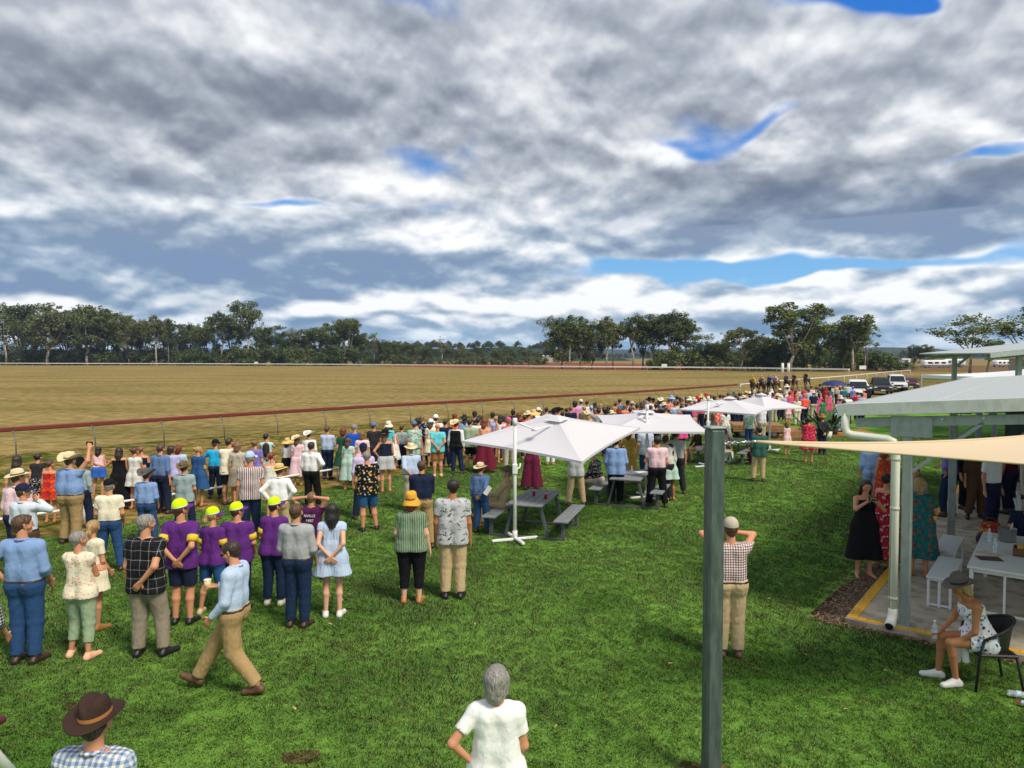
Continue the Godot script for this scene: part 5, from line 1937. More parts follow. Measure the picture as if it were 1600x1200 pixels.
func furnish() -> void:
	white_table("long white dining table with bottles, pot and papers at the front of the pavilion", 1.80, 2.28, 0.88, 2.5)
	white_bench("white bench nearest the slab corner, beside the front table", 1.0, 1.93, 0.34, 1.36)
	white_bench("white bench behind the front bench, nearer the standing women", 0.86, 3.66, 0.34, 1.3)
	white_table("white dining table deep in the pavilion shade", 2.6, 6.6, 0.9, 2.2)
	var n := ["white cross-back chair at the shaded table, on the lawn side", "white cross-back chair at the shaded table, second on the lawn side", "white cross-back chair at the far end of the shaded table", "white cross-back chair drawn out from the shaded table"]
	white_chair(n[0], 1.95, 6.1, -PI / 2)
	white_chair(n[1], 1.95, 7.0, -PI / 2)
	white_chair(n[2], 2.6, 8.1, 0.0)
	white_chair(n[3], 2.2, 5.0, PI * 0.9)
	var top := 0.1 + 0.754
	bottle("clear water bottle with white cap standing on the front table edge", pav(1.62, 2.05, top), 0.22, "dfe8ee", "e8e8e8")
	bottle("clear water bottle standing beside the metal pot", pav(1.50, 2.75, top), 0.22, "dfe8ee", "e8e8e8")
	var pot := thing("cooking_pot", "dented grey metal ice pot on the front table", "pot", pav(1.72, 3.0, top))
	part("pot_body", lathe([Vector2(0.001, 0), Vector2(0.115, 0), Vector2(0.12, 0.02), Vector2(0.125, 0.21), Vector2(0.13, 0.215), Vector2(0.118, 0.21), Vector2(0.11, 0.05), Vector2(0.001, 0.05)], 20), metal("8d8f90", 0.4, 0.6), pot)
	for q in [-1, 1]:
		tube("handle", [Vector3(q * 0.125, 0.15, -0.03), Vector3(q * 0.155, 0.16, 0), Vector3(q * 0.125, 0.15, 0.03)], [0.006], metal("8d8f90", 0.4, 0.6), pot, 6)
	tube("ladle", [Vector3(0.03, 0.1, 0), Vector3(0.07, 0.30, 0.02)], [0.008], plain("d8d8d8", 0.3), pot, 6)
	var tray := thing("wooden_tray", "brown wooden caddy with yellow and green cups on the front table", "tray", pav(2.02, 2.15, top), PAV_TURN)
	box("base", Vector3(0.36, 0.02, 0.26), plain("5a3a22", 0.6), tray, off(0, 0.012, 0), 0.004)
	for q in [-1, 1]:
		box("side", Vector3(0.36, 0.10, 0.016), plain("6b4529", 0.6), tray, off(0, 0.07, q * 0.125), 0.004)
		box("end", Vector3(0.016, 0.10, 0.23), plain("6b4529", 0.6), tray, off(q * 0.172, 0.07, 0), 0.004)
	var cn := ["yellow cup in the wooden caddy", "dark green cup in the wooden caddy", "white napkin roll in the wooden caddy"]
	for k in 3:
		var c := thing("cup", cn[k], "cup", pav(1.93 + k * 0.09, 2.12 + 0.05 * (k % 2), top + 0.025))
		part("cup_body", lathe([Vector2(0.001, 0), Vector2(0.032, 0), Vector2(0.04, 0.12), Vector2(0.036, 0.12), Vector2(0.03, 0.01), Vector2(0.001, 0.01)], 14), plain(["d9a437", "1f5b50", "d8d8d8"][k], 0.5), c)
		part("rim", lathe([Vector2(0.04, 0.117), Vector2(0.0415, 0.12), Vector2(0.036, 0.121)], 14), plain(["d9a437", "1f5b50", "d8d8d8"][k], 0.4), c)
	var folder := tag(box("menu_folder", Vector3(0.30, 0.012, 0.21), plain("4a3a2c", 0.6), self, Transform3D(Basis(Vector3.UP, PAV_TURN + 0.4), pav(1.58, 1.62, top + 0.008)), 0.003), "dark closed folder lying near the front table corner", "folder")
	folder.name = "menu_folder"
	tag(box("paper_sheet", Vector3(0.30, 0.004, 0.21), plain("c9b9a4", 0.8), self, Transform3D(Basis(Vector3.UP, PAV_TURN - 0.5), pav(1.56, 1.95, top + 0.004)), 0.0), "tan paper sheet on the front table beside a bottle", "paper")
	# a dark leather chair with a bright cushion, and a bag
	var bag := thing("shopping_bag", "red and yellow patterned bag on a dark seat in the pavilion aisle", "bag", pav(1.38, 4.75, 0.56), PAV_TURN)
	part("bag_body", net_mesh([net({"bones": bag_bones(), "cell": 0.018, "amp": 0.012, "wave": Vector3(9, 9, 9)})]), cloth("blotch:red:mustard:olive@3"), bag)
	tube("handle", [Vector3(-0.09, 0.2, 0), Vector3(-0.06, 0.31, 0.02), Vector3(0.06, 0.31, 0.02), Vector3(0.09, 0.2, 0)], [0.01], plain("8a2f20", 0.7), bag, 6)
	var st := thing("stool", "dark upholstered stool carrying the bright bag", "stool", pav(1.38, 4.75, 0.1), PAV_TURN)
	box("seat", Vector3(0.42, 0.14, 0.36), plain("33373a", 0.7), st, off(0, 0.38, 0), 0.03)
	for x in [-1, 1]:
		for z in [-1, 1]:
			bar("leg", Vector3(x * 0.19, 0, z * 0.15), Vector3(x * 0.17, 0.32, z * 0.13), 0.03, 0.03, plain("1b1b1d", 0.5), st)


func bag_bones() -> PackedFloat32Array:
	var o := PackedFloat32Array()
	bone(o, Vector3(-0.09, 0.09, 0), 0.085, Vector3(0.09, 0.09, 0), 0.085, 0.04)
	bone(o, Vector3(-0.09, 0.17, 0), 0.06, Vector3(0.09, 0.18, 0), 0.06, 0.04)
	return o


# ---------------------------------------------------------------- roofs, tents and vans behind the pavilion
func build_behind() -> void:
	var grey := metal("b3bbbb", 0.55, 0.05, 16)
	var dark := metal("9aa4a2", 0.55, 0.15, 17)
	var o := thing("shelter", "second open shelter with rising grey roof behind the pavilion", "shelter", Vector3(21.0, 0, -31.0), -0.12)
	for k in 6:
		var st := begin()
		add_box(st, Vector3(1.28, 0.06, 7.0), Transform3D(Basis(Vector3(0, 0, 1), 0.11), Vector3(0.5 + k * 1.3, 3.98 + (0.5 + k * 1.3) * 0.11, -3.4)), 0.008)
		part("roof_panel", done(st), grey, o)
	bar("fascia", Vector3(-0.2, 3.88, 0.12), Vector3(8.3, 3.88 + 8.5 * 0.11, 0.12), 0.03, 0.24, grey, o)
	for a in [1.3, 7.0]:
		for b in [0.5, 6.2]:
			var h: float = 3.8 + a * 0.11
			box("post", Vector3(0.2, h, 0.2), dark, o, off(a, h / 2, -b), 0.02)
			bar("brace", Vector3(a, h - 0.7, -b), Vector3(a + 0.9, h + 0.08, -b), 0.12, 0.1, dark, o)
	for b in [0.5, 6.2]:
		bar("beam", Vector3(-0.1, 3.74, -b), Vector3(8.2, 3.74 + 8.3 * 0.11, -b), 0.1, 0.16, dark, o)
	var white := plain("dfe2e6", 0.6)
	var tl := ["white peaked marquee tent behind the pavilion roof", "long low white tent roof behind the grey shelter"]
	for k in 2:
		var t := thing("marquee", tl[k], "tent", [Vector3(30.2, 0, -39.5), Vector3(37.0, 0, -50)][k], [0.2, 0.1][k])
		var w: float = [3.2, 6.5][k]
		var e: float = [2.55, 2.5][k]
		var pk: float = [3.5, 3.0][k]
		var st := SurfaceTool.new()
		st.begin(Mesh.PRIMITIVE_TRIANGLES)
		st.set_smooth_group(-1)
		for q in 4:
			var c := [Vector3(-w, e, -3), Vector3(w, e, -3), Vector3(w, e, 3), Vector3(-w, e, 3)]
			for i in 6:
				var f0 := i / 6.0
				var f1 := (i + 1) / 6.0
				var sag := func(f: float) -> float: return -0.35 * f * (1.0 - f)
				var tip := Vector3(0, pk, 0)
				var a0: Vector3 = c[q].lerp(tip, f0) + Vector3(0, sag.call(f0), 0)
				var b0: Vector3 = c[(q + 1) % 4].lerp(tip, f0) + Vector3(0, sag.call(f0), 0)
				var a1: Vector3 = c[q].lerp(tip, f1) + Vector3(0, sag.call(f1), 0)
				var b1: Vector3 = c[(q + 1) % 4].lerp(tip, f1) + Vector3(0, sag.call(f1), 0)
				tri4(st, a0, a1, b1, b0)
		part("canopy", done(st), white, t)
		for q in [Vector3(-w, 0, -3), Vector3(w, 0, -3), Vector3(w, 0, 3), Vector3(-w, 0, 3)]:
			tube("pole", [q, q + Vector3(0, e, 0)], [0.05], white, t, 6)
		for q in [[Vector3(-w, e, 3), Vector3(w, e, 3)], [Vector3(-w, e, -3), Vector3(-w, e, 3)], [Vector3(-w, e, -3), Vector3(w, e, -3)]]:
			bar("valance", q[0] - Vector3(0, 0.12, 0), q[1] - Vector3(0, 0.12, 0), 0.02, 0.24, white, t)
	# vans and caravans parked along the far fence
	var vl := ["white flat-nosed truck parked beyond the white rail", "long white caravan parked by the far trees", "white caravan with rounded end behind the shelter post", "white camper parked beside the long caravan"]
	var vs := [[127.0, 232.0, 6.5, 3.3, 0.5], [151.0, 254.0, 10.0, 2.7, 0.15], [163.0, 262.0, 7.0, 3.1, -0.3], [186.0, 270.0, 8.0, 2.6, 0.3]]
	for k in 4:
		var v = vs[k]
		var c := thing(["truck", "caravan", "caravan", "camper_van"][k], vl[k], ["truck", "caravan", "caravan", "van"][k], Vector3(v[0], 0, -v[1]), v[4], "vehicles parked along the far fence")
		var st := begin()
		add_box(st, Vector3(v[2] * (0.66 if k == 0 else 1.0), v[3] - 0.6, 2.3), off(v[2] * 0.17 if k == 0 else 0.0, 0.6 + (v[3] - 0.6) / 2, 0), 0.1 if k == 0 else 0.45)
		if k == 0:
			add_box(st, Vector3(1.9, 1.75, 2.2), off(-2.2, 1.4, 0), 0.3)
			add_box(st, Vector3(0.9, 0.8, 2.1), off(-3.2, 0.95, 0), 0.2)
		part("body", done(st), white, c)
		for q in ([] if k == 0 else [0, 1, 2]):
			box("window", Vector3(v[2] * 0.16, 0.7, 0.04), plain("23282c", 0.15), c, off((q - 1) * v[2] * 0.27, v[3] * 0.66, 1.155), 0.01)
		box("skirt", Vector3(v[2] * 0.96, 0.25, 2.1), plain("6a6c6e", 0.6), c, off(0, 0.5, 0), 0.02)
		for q in [-1, 1]:
			wheel(c, Vector3(q * v[2] * 0.28, 0.38, 1.08), 0.38, 0.22)
			wheel(c, Vector3(q * v[2] * 0.28, 0.38, -1.08), 0.38, 0.22)
	var shed := thing("shed", "small tan shed beyond the white tents", "shed", Vector3(132.0, 0, -175.0), 0.1)
	box("wall", Vector3(14, 3.4, 8), plain("9d937f", 0.8), shed, off(0, 1.7, 0), 0.02)
	box("roof", Vector3(14.6, 0.3, 8.8), plain("b9b4a6", 0.6), shed, off(0, 3.55, 0), 0.05)
	box("door", Vector3(3, 2.6, 0.1), plain("77705f", 0.7), shed, off(-3, 1.3, 4.03), 0.01)
	var house := thing("shed", "pale roofed farm shed at the foot of the conical hill", "shed", Vector3(27, 0, -520), 0.2)
	box("wall", Vector3(13, 4, 8), plain("a8a49a", 0.8), house, off(0, 2, 0), 0.02)
	box("roof", Vector3(14, 1.4, 9), plain("cfd2d2", 0.5), house, off(0, 4.6, 0), 0.5)
	box("door", Vector3(3, 2.6, 0.1), plain("77705f", 0.7), house, off(-3, 1.3, 4.04), 0.01)


func wheel(parent: Node, at: Vector3, r: float, w: float) -> void:
	var t := part("wheel", lathe([Vector2(r * 0.6, -w / 2), Vector2(r * 0.93, -w / 2), Vector2(r, -w * 0.36), Vector2(r, w * 0.36), Vector2(r * 0.93, w / 2), Vector2(r * 0.6, w / 2)], 18), plain("17171a", 0.85), parent, Transform3D(Basis(Vector3.RIGHT, PI / 2), at))
	part("rim", lathe([Vector2(0.001, -w * 0.42), Vector2(r * 0.6, -w * 0.46), Vector2(r * 0.62, 0), Vector2(r * 0.6, w * 0.46), Vector2(0.001, w * 0.42)], 14), plain("9a9da0", 0.35, 0.6), t)


# ---------------------------------------------------------------- cantilever umbrellas
# corners and hub are places in the world; the mast stands beside the canopy and carries it on an arm
func umbrella(label: String, hub: Vector3, corners: Array, mast: Vector3, mast_h: float, hub_low := 0.0) -> void:
	var o := thing("patio_umbrella", label, "umbrella", mast, 0.0, "white cantilever umbrellas over the lawn tables")
	var fabric := StandardMaterial3D.new()
	if mats.has("umbrella"):
		fabric = mats["umbrella"]
	else:
		fabric.albedo_color = col("cdccd3")
		fabric.roughness = 0.85
		fabric.backlight_enabled = true
		fabric.backlight = Color(0.30, 0.30, 0.31)
		mats["umbrella"] = fabric
	var white := plain("e4e4e4", 0.4)
	var st := SurfaceTool.new()
	st.begin(Mesh.PRIMITIVE_TRIANGLES)
	st.set_smooth_group(-1)
	var n := 10
	var c := []
	for k in 4:
		c.append(corners[k] - mast)
	var h := hub - mast
	var at := func(k: int, u: float, f: float) -> Vector3:   # u along the edge, f from edge to hub
		var a: Vector3 = c[k]
		var b: Vector3 = c[(k + 1) % 4]
		var e := a.lerp(b, u)
		e = e.lerp((c[0] + c[1] + c[2] + c[3]) / 4.0, 0.05 * 4.0 * u * (1.0 - u))
		var p := e.lerp(h, f)
		p.y -= 0.30 * f * (1.0 - f) * 4.0 * u * (1.0 - u) * 0.55 + 0.06 * f * (1.0 - f)
		return p
	for k in 4:
		st.set_smooth_group(k)
		for i in n:
			for q in n:
				var f0 := float(q) / n * 0.97
				var f1 := float(q + 1) / n * 0.97
				tri4(st, at.call(k, i / float(n), f0), at.call(k, i / float(n), f1), at.call(k, (i + 1) / float(n), f1), at.call(k, (i + 1) / float(n), f0))
	var canopy := part("canopy", done_smooth(st), fabric, o)
	var hem := SurfaceTool.new()
	hem.begin(Mesh.PRIMITIVE_TRIANGLES)
	hem.set_smooth_group(-1)
	for k in 4:
		for i in n:
			add_bar(hem, at.call(k, i / float(n), 0.0) - Vector3(0, 0.015, 0), at.call(k, (i + 1) / float(n), 0.0) - Vector3(0, 0.015, 0), 0.012, 0.05)
	part("hem", done(hem), fabric, canopy)
	# vent cap on top
	var cap := SurfaceTool.new()
	cap.begin(Mesh.PRIMITIVE_TRIANGLES)
	cap.set_smooth_group(-1)
	for k in 4:
		var a: Vector3 = h.lerp(c[k], 0.15) + Vector3(0, 0.05, 0)
		var b: Vector3 = h.lerp(c[(k + 1) % 4], 0.15) + Vector3(0, 0.05, 0)
		for p in [a, h + Vector3(0, 0.08, 0), b]:
			cap.add_vertex(p)
	part("vent_cap", done(cap), fabric, canopy)
	for k in 4:
		tube("rib", [h + Vector3(0, -0.07, 0), c[k] + Vector3(0, -0.03, 0)], [0.012], white, o, 6)
	tube("hub", [h + Vector3(0, -0.3, 0), h + Vector3(0, -0.02, 0)], [0.035], white, o, 10)
	tube("pole", [Vector3(0, 0.06, 0), Vector3(0, mast_h, 0)], [0.036], white, o, 12)
	var arm_end := h + Vector3(0, hub_low, 0)
	var toward := Vector3(h.x, 0, h.z).normalized()
	var tip: Vector3 = Vector3(0, mast_h - 0.05, 0).lerp(Vector3(h.x, h.y - 0.42, h.z), 0.46)
	tube("arm", [Vector3(0, mast_h - 0.05, 0), tip, h + Vector3(0, -0.12, 0)], [0.02], white, o, 8)
	tube("arm_collar", [tip + Vector3(0, -0.03, 0), tip + Vector3(0, 0.045, 0)], [0.075, 0.06], white, o, 12)
	tube("arm_joint", [Vector3(0, mast_h - 0.12, 0), Vector3(0, mast_h + 0.03, 0)], [0.05], white, o, 10)
	box("slider", Vector3(0.11, 0.22, 0.12), white, o, off(0, 1.5, 0), 0.02)
	tube("crank_handle", [Vector3(0, 1.46, 0), toward * 0.14 + Vector3(0, 1.52, 0), toward * 0.16 + Vector3(0, 1.60, 0)], [0.018], white, o, 8)
	for k in 2:
		box("base_bar", Vector3(1.0, 0.05, 0.07), white, o, off(0, 0.045 + 0.026 * k, 0, 0.35 + k * PI / 2), 0.01)
	tube("base_socket", [Vector3(0, 0.04, 0), Vector3(0, 0.22, 0)], [0.055], white, o, 10)


func build_umbrellas() -> void:
	umbrella("nearest white cantilever umbrella, over the empty-sided first picnic table", Vector3(0.98, 2.46, -15.45), [Vector3(-1.09, 1.96, -15.5), Vector3(1.37, 1.75, -13.85), Vector3(3.0, 2.14, -16.6), Vector3(0.9, 2.36, -17.9)], Vector3(0.06, 0, -14.55), 2.52)
	umbrella("white umbrella over the second picnic table with the standing men", Vector3(3.72, 2.28, -19.6), [Vector3(2.42, 1.86, -18.2), Vector3(5.1, 1.86, -18.3), Vector3(5.3, 2.08, -21.1), Vector3(2.5, 2.08, -21.0)], Vector3(3.62, 0, -19.0), 2.5)
	umbrella("white umbrella over the third picnic table beyond the steel post", Vector3(7.8, 2.33, -25.4), [Vector3(5.86, 1.96, -25.0), Vector3(8.04, 1.90, -23.5), Vector3(9.6, 1.92, -26.0), Vector3(7.5, 2.1, -27.6)], Vector3(6.75, 0, -24.4), 2.42)
	umbrella("farthest white umbrella, by the potted palms", Vector3(9.7, 2.34, -27.6), [Vector3(8.3, 1.9, -28.2), Vector3(9.35, 1.88, -26.2), Vector3(11.3, 1.86, -27.2), Vector3(10.6, 2.1, -29.4)], Vector3(10.4, 0, -28.6), 2.36)


# ---------------------------------------------------------------- lawn picnic tables, grey boards on splayed legs with benches joined on
func picnic(label: String, where: Vector3, turn: float) -> void:
	var o := thing("picnic_table", label, "table", where, turn, "grey picnic tables on the lawn")
	var board := metal("7d8188", 0.7, 0.0, 26)
	var frame := plain("565a61", 0.65)
	for k in 5:
		box("plank", Vector3(0.148, 0.035, 1.78), board, o, off((k - 2) * 0.156, 0.735, 0), 0.006)
	for s in [-1.0, 1.0]:
		for k in 2:
			box("bench_plank", Vector3(0.148, 0.035, 1.78), board, o, off(s * (0.70 + k * 0.156), 0.44, 0), 0.006)
	for z in [-0.66, 0.66]:
		bar("cross_bar", Vector3(-0.38, 0.69, z), Vector3(0.38, 0.69, z), 0.05, 0.05, frame, o)
		bar("foot_bar", Vector3(-0.82, 0.03, z), Vector3(0.82, 0.03, z), 0.055, 0.05, frame, o)
		for s in [-1.0, 1.0]:
			bar("leg", Vector3(s * 0.46, 0.05, z), Vector3(s * 0.30, 0.68, z), 0.07, 0.06, frame, o)
			bar("bench_leg", Vector3(s * 0.78, 0.05, z), Vector3(s * 0.78, 0.42, z), 0.08, 0.06, frame, o)


func can(label: String, where: Vector3) -> void:
	var o := thing("drink_can", label, "can", where)
	part("can_body", lathe([Vector2(0.001, 0.0), Vector2(0.026, 0.0), Vector2(0.033, 0.01), Vector2(0.033, 0.105), Vector2(0.027, 0.118)], 14), plain("a32630", 0.35, 0.3), o)
	part("lid", lathe([Vector2(0.027, 0.118), Vector2(0.026, 0.121), Vector2(0.001, 0.117)], 14), plain("b8b8b8", 0.3, 0.7), o)


func build_tables() -> void:
	picnic("grey picnic table beside the nearest umbrella mast with a red can on top", Vector3(0.5, 0, -15.4), -0.30)
	picnic("grey picnic table under the second umbrella, men standing round it", Vector3(3.12, 0, -18.45), -0.36)
	picnic("grey picnic table under the third umbrella, crowded with seated women", Vector3(7.75, 0, -25.75), -0.55)
	can("red drink can standing on the nearest picnic table", Vector3(0.72, 0.755, -15.15))
	can("red drink can on the nearest picnic table beside the hat-wearing man", Vector3(0.48, 0.755, -15.5))
	bottle("clear bottle on the second picnic table", Vector3(3.1, 0.755, -18.3), 0.22, "dfe8ee", "e8e8e8")
	tag(part("paper_sheet", (func() -> Mesh: var s := begin(); add_box(s, Vector3(0.3, 0.006, 0.21)); return done(s)).call(), plain("e6e6e6", 0.8), self, off(3.42, 0.757, -18.75, 0.5)), "white race papers spread on the second picnic table", "paper")
	tag(part("paper_sheet", (func() -> Mesh: var s := begin(); add_box(s, Vector3(0.12, 0.2, 0.008)); return done(s)).call(), plain("ececec", 0.8), self, Transform3D(Basis.from_euler(Vector3(0.2, 0.6, -0.6)), Vector3(-0.52, 0.96, -15.02))), "folded white race paper held behind the back of the boy in straw hat", "paper")


# ---------------------------------------------------------------- the steel post, shade sail, balcony rail, chair and odds and ends
func build_near() -> void:
	var steel := StandardMaterial3D.new()
	steel.albedo_texture = noise_tex(noise(41, 0.02, 5), 256, [[0.2, Color8(82, 94, 94)], [0.5, Color8(92, 104, 104)], [0.8, Color8(104, 116, 115)]])
	steel.uv1_triplanar = true
	steel.uv1_scale = Vector3(2.5, 0.5, 2.5)
	steel.roughness = 0.45
	steel.metallic = 0.45
	var o := thing("steel_post", "tall square galvanised post carrying the shade sail in front of the lawn", "post", Vector3(1.79, 0, -6.25), 0.16)
	box("shaft", Vector3(0.142, 3.17, 0.142), steel, o, off(0, 1.585, 0), 0.018)
	box("cap", Vector3(0.15, 0.02, 0.15), metal("9aa3a2", 0.5, 0.3), o, off(0, 3.18, 0), 0.006)
	box("base_plate", Vector3(0.3, 0.02, 0.3), steel, o, off(0, 0.02, 0), 0.004)
	tube("eye_bolt", [Vector3(0.075, 3.03, -0.02), Vector3(0.13, 3.03, -0.02)], [0.014], plain("b9bcbc", 0.35, 0.8), o, 8)
	var silver := plain("b4b8b9", 0.3, 0.85)
	var T := Vector3(2.22, 3.03, -6.45)
	var e0 := Vector3(1.92, 3.035, -6.29)
	var tb := thing("turnbuckle", "galvanised turnbuckle and chain tying the beige sail to the steel post", "turnbuckle", e0)
	var d := T - e0
	for k in 4:
		var a := d * (0.05 + k * 0.10)
		var st := SurfaceTool.new()
		st.begin(Mesh.PRIMITIVE_TRIANGLES)
		st.set_smooth_group(0)
		var u := d.normalized()
		var v := Vector3.UP if k % 2 == 0 else u.cross(Vector3.UP)
		var loop := []
		for q in 11:
			var t := TAU * q / 10.0
			loop.append(a + u * cos(t) * 0.026 + v * sin(t) * 0.014)
		add_tube(st, loop, [0.005], 6, false)
		part("chain_link", done(st), silver, tb)
	tube("body", [d * 0.45, d * 0.8], [0.013], silver, tb, 8)
	tube("rod", [d * 0.4, d * 0.97], [0.006], silver, tb, 6)
	tube("toggle", [d * 0.62 + Vector3(0, -0.035, 0), d * 0.62 + Vector3(0, 0.02, 0)], [0.007], silver, tb, 6)
	# sail: a hyperbolic cloth between the post and two fixings out to the right
	var sail := thing("shade_sail", "beige triangular shade sail stretched from the steel post past the pavilion", "shade sail", T)
	var fabric := StandardMaterial3D.new()
	fabric.albedo_color = col("d0bd9f")
	fabric.roughness = 0.9
	fabric.backlight_enabled = true
	fabric.backlight = Color(0.35, 0.32, 0.26)
	var far := Vector3(9.6, 3.10, -9.9) - T
	var nearc := Vector3(7.2, 2.62, -6.6) - T
	var st := SurfaceTool.new()
	st.begin(Mesh.PRIMITIVE_TRIANGLES)
	st.set_smooth_group(0)
	var at := func(u: float, v: float) -> Vector3:
		var a := far * u + Vector3(0, -0.16, 0.10) * 4.0 * u * (1.0 - u)
		var b := nearc * u + Vector3(0, -0.02, -0.16) * 4.0 * u * (1.0 - u)
		var p: Vector3 = a.lerp(b, v)
		p += (-(far * 0.5 + nearc * 0.5).normalized() * 0.5) * 4.0 * v * (1.0 - v) * u * u
		p.y -= 0.16 * u * (1.0 - u) * 4.0 * v * (1.0 - v)
		return p
	for i in 24:
		for k in 12:
			var u0 := i / 24.0
			var u1 := (i + 1) / 24.0
			tri4(st, at.call(u0, k / 12.0), at.call(u1, k / 12.0), at.call(u1, (k + 1) / 12.0), at.call(u0, (k + 1) / 12.0))
	part("sail_cloth", done_smooth(st), fabric, sail)
	for v in [0.0, 1.0]:
		var path := []
		for i in 25:
			path.append(at.call(i / 24.0, v))
		tube("edge_webbing", path, [0.014], fabric, sail, 6)
	tube("corner_ring", [Vector3(-0.03, 0, 0), Vector3(0.01, 0, 0)], [0.016], silver, sail, 8)
	# balcony rail in the near corner
	var rail := thing("balcony_rail", "white handrail of the balcony crossing the bottom corner", "railing", Vector3(-1.95, 2.2, -2.7))
	tube("handrail", [Vector3(0.030, 0.390, 0.300), Vector3(-0.044, 0.041, 0.000), Vector3(-0.072, -0.182, -0.180)], [0.022], plain("e4e4e4", 0.35), rail, 12)
	tube("baluster", [Vector3(-0.1, -0.05, 0.1), Vector3(-0.1, -0.9, 0.1)], [0.015], plain("e4e4e4", 0.35), rail, 8)
	# black tub chair
	var black := plain("1a1b1d", 0.5)
	var c := thing("garden_chair", "black woven tub chair under the woman in brown hat", "chair", Vector3(5.52, 0, -8.12), 1.45)
	box("seat", Vector3(0.46, 0.04, 0.44), black, c, off(0, 0.42, 0), 0.015)
	for x in [-1, 1]:
		tube("leg", [Vector3(x * 0.24, 0, -0.24), Vector3(x * 0.23, 0.42, -0.2), Vector3(x * 0.25, 0.62, -0.16)], [0.015], black, c, 8)
		tube("leg", [Vector3(x * 0.22, 0, 0.28), Vector3(x * 0.21, 0.42, 0.2)], [0.015], black, c, 8)
	var hoop := []
	for k in 13:
		var a := PI * k / 12.0
		hoop.append(Vector3(cos(a) * 0.27, 0.62 + sin(a) * 0.18, -0.16 + sin(a) * 0.42))
	tube("back_hoop", hoop, [0.016], black, c, 8)
	var bk := SurfaceTool.new()
	bk.begin(Mesh.PRIMITIVE_TRIANGLES)
	bk.set_smooth_group(0)
	for k in 12:
		for v in 4:
			var q := []
			for c2 in [[0, 0], [1, 0], [1, 1], [0, 1]]:
				var a: float = PI * lerpf(0.13, 0.87, (k + c2[0]) / 12.0)
				var f: float = (v + c2[1]) / 4.0
				q.append(Vector3(cos(a) * lerpf(0.22, 0.265, f), lerpf(0.43, 0.61 + sin(a) * 0.175, f), lerpf(-0.1 + sin(a) * 0.3, -0.16 + sin(a) * 0.41, f)))
			tri4(bk, q[0], q[1], q[2], q[3])
	part("back_panel", done_smooth(bk), black, c)
	part("white_jacket", net_mesh([net({"bones": cloth_bones(), "cell": 0.018, "amp": 0.012, "wave": Vector3(22, 5, 22)})]), cloth("white"), c)
	bottle("empty clear bottle lying on the grass behind the black chair", Vector3(5.52, 0.03, -7.78), 0.24, "e4edf2", "e8e8e8", true, 1.2)
	bottle("red-capped drink bottle lying on the grass beside the clear bottle", Vector3(5.50, 0.03, -7.62), 0.17, "b02535", "c02030", true, 0.6)
	held_bottle = bottle("water bottle held by the seated woman in brown hat", Vector3(4.83, 0.70, -8.22), 0.22, "dfe8ee", "e8e8e8")
	# scattered leaves and paper scraps on the turf
	var r := RandomNumberGenerator.new()
	r.seed = 8
	var lf := SurfaceTool.new()
	lf.begin(Mesh.PRIMITIVE_TRIANGLES)
	for q in [Vector3(-0.06, 0.0, 0), Vector3(0, 0.012, -0.022), Vector3(0.06, 0.004, 0), Vector3(-0.06, 0.0, 0), Vector3(0.06, 0.004, 0), Vector3(0, 0.012, 0.022)]:
		lf.set_normal(Vector3.UP)
		lf.add_vertex(q)
	var lmesh := lf.commit()
	var n := 34
	var mm := MultiMesh.new()
	mm.transform_format = MultiMesh.TRANSFORM_3D
	mm.mesh = lmesh
	mm.instance_count = n
	for i in n:
		var z := r.randf_range(6.6, 19.0)
		var x := r.randf_range(-0.4, 0.55) * z
		if i == 0:
			x = 1.73
			z = 10.1
		mm.set_instance_transform(i, Transform3D(Basis.from_euler(Vector3(r.randfn(0, 0.2), r.randf() * TAU, r.randfn(0, 0.2))) * Basis.from_scale(Vector3.ONE * r.randf_range(0.4, 0.85)), Vector3(x, 0.055, -z)))
	var lv := MultiMeshInstance3D.new()
	lv.name = "fallen_leaves"
	lv.multimesh = mm
	lv.material_override = plain("b79d62", 0.8)
	add_child(lv, true)
	tag(lv, "pale dry leaves scattered on the lawn", "leaves", "", "stuff")
	# coffee cup, phone, binoculars
	var cup := thing("coffee_cup", "cream paper coffee cup held by the walking man", "cup", Vector3(-3.52, 0.965, -8.28))
	part("cup_body", lathe([Vector2(0.001, 0), Vector2(0.030, 0), Vector2(0.040, 0.105), Vector2(0.036, 0.105), Vector2(0.027, 0.01)], 16), plain("d6c690", 0.6), cup)
	part("cup_rim", lathe([Vector2(0.039, 0.103), Vector2(0.043, 0.108), Vector2(0.039, 0.118), Vector2(0.001, 0.118)], 16), plain("e9e3d0", 0.5), cup)
	# low timber trailer and pots of palms on the sand patch
	var wood := metal("8f6a42", 0.8, 0.0, 36)
	var tr := thing("timber_trailer", "low tan timber trailer deck parked on the sand beyond the far umbrella", "trailer", Vector3(11.6, 0, -33.8), -0.15)
	for k in 6:
		box("plank", Vector3(2.3, 0.05, 0.26), wood, tr, off(0, 0.62, (k - 2.5) * 0.275), 0.01)
	for k in 3:
		box("side_plank", Vector3(2.3, 0.09, 0.03), wood, tr, off(0, 0.36 + k * 0.105, 0.84), 0.008)
	box("chassis", Vector3(2.4, 0.12, 1.2), plain("26272a", 0.6), tr, off(0, 0.28, 0), 0.02)
	for q in [-1, 1]:
		wheel(tr, Vector3(q * 0.7, 0.24, 0.74), 0.24, 0.14)
		wheel(tr, Vector3(q * 0.7, 0.24, -0.74), 0.24, 0.14)
	var crate := tag(box("wooden_crate", Vector3(0.8, 0.36, 0.5), wood, self, off(13.2, 0.19, -33.2, 0.2), 0.02), "tan timber crate between the trailer and the palms", "crate")
	var palm := SurfaceTool.new()
	palm.begin(Mesh.PRIMITIVE_TRIANGLES)
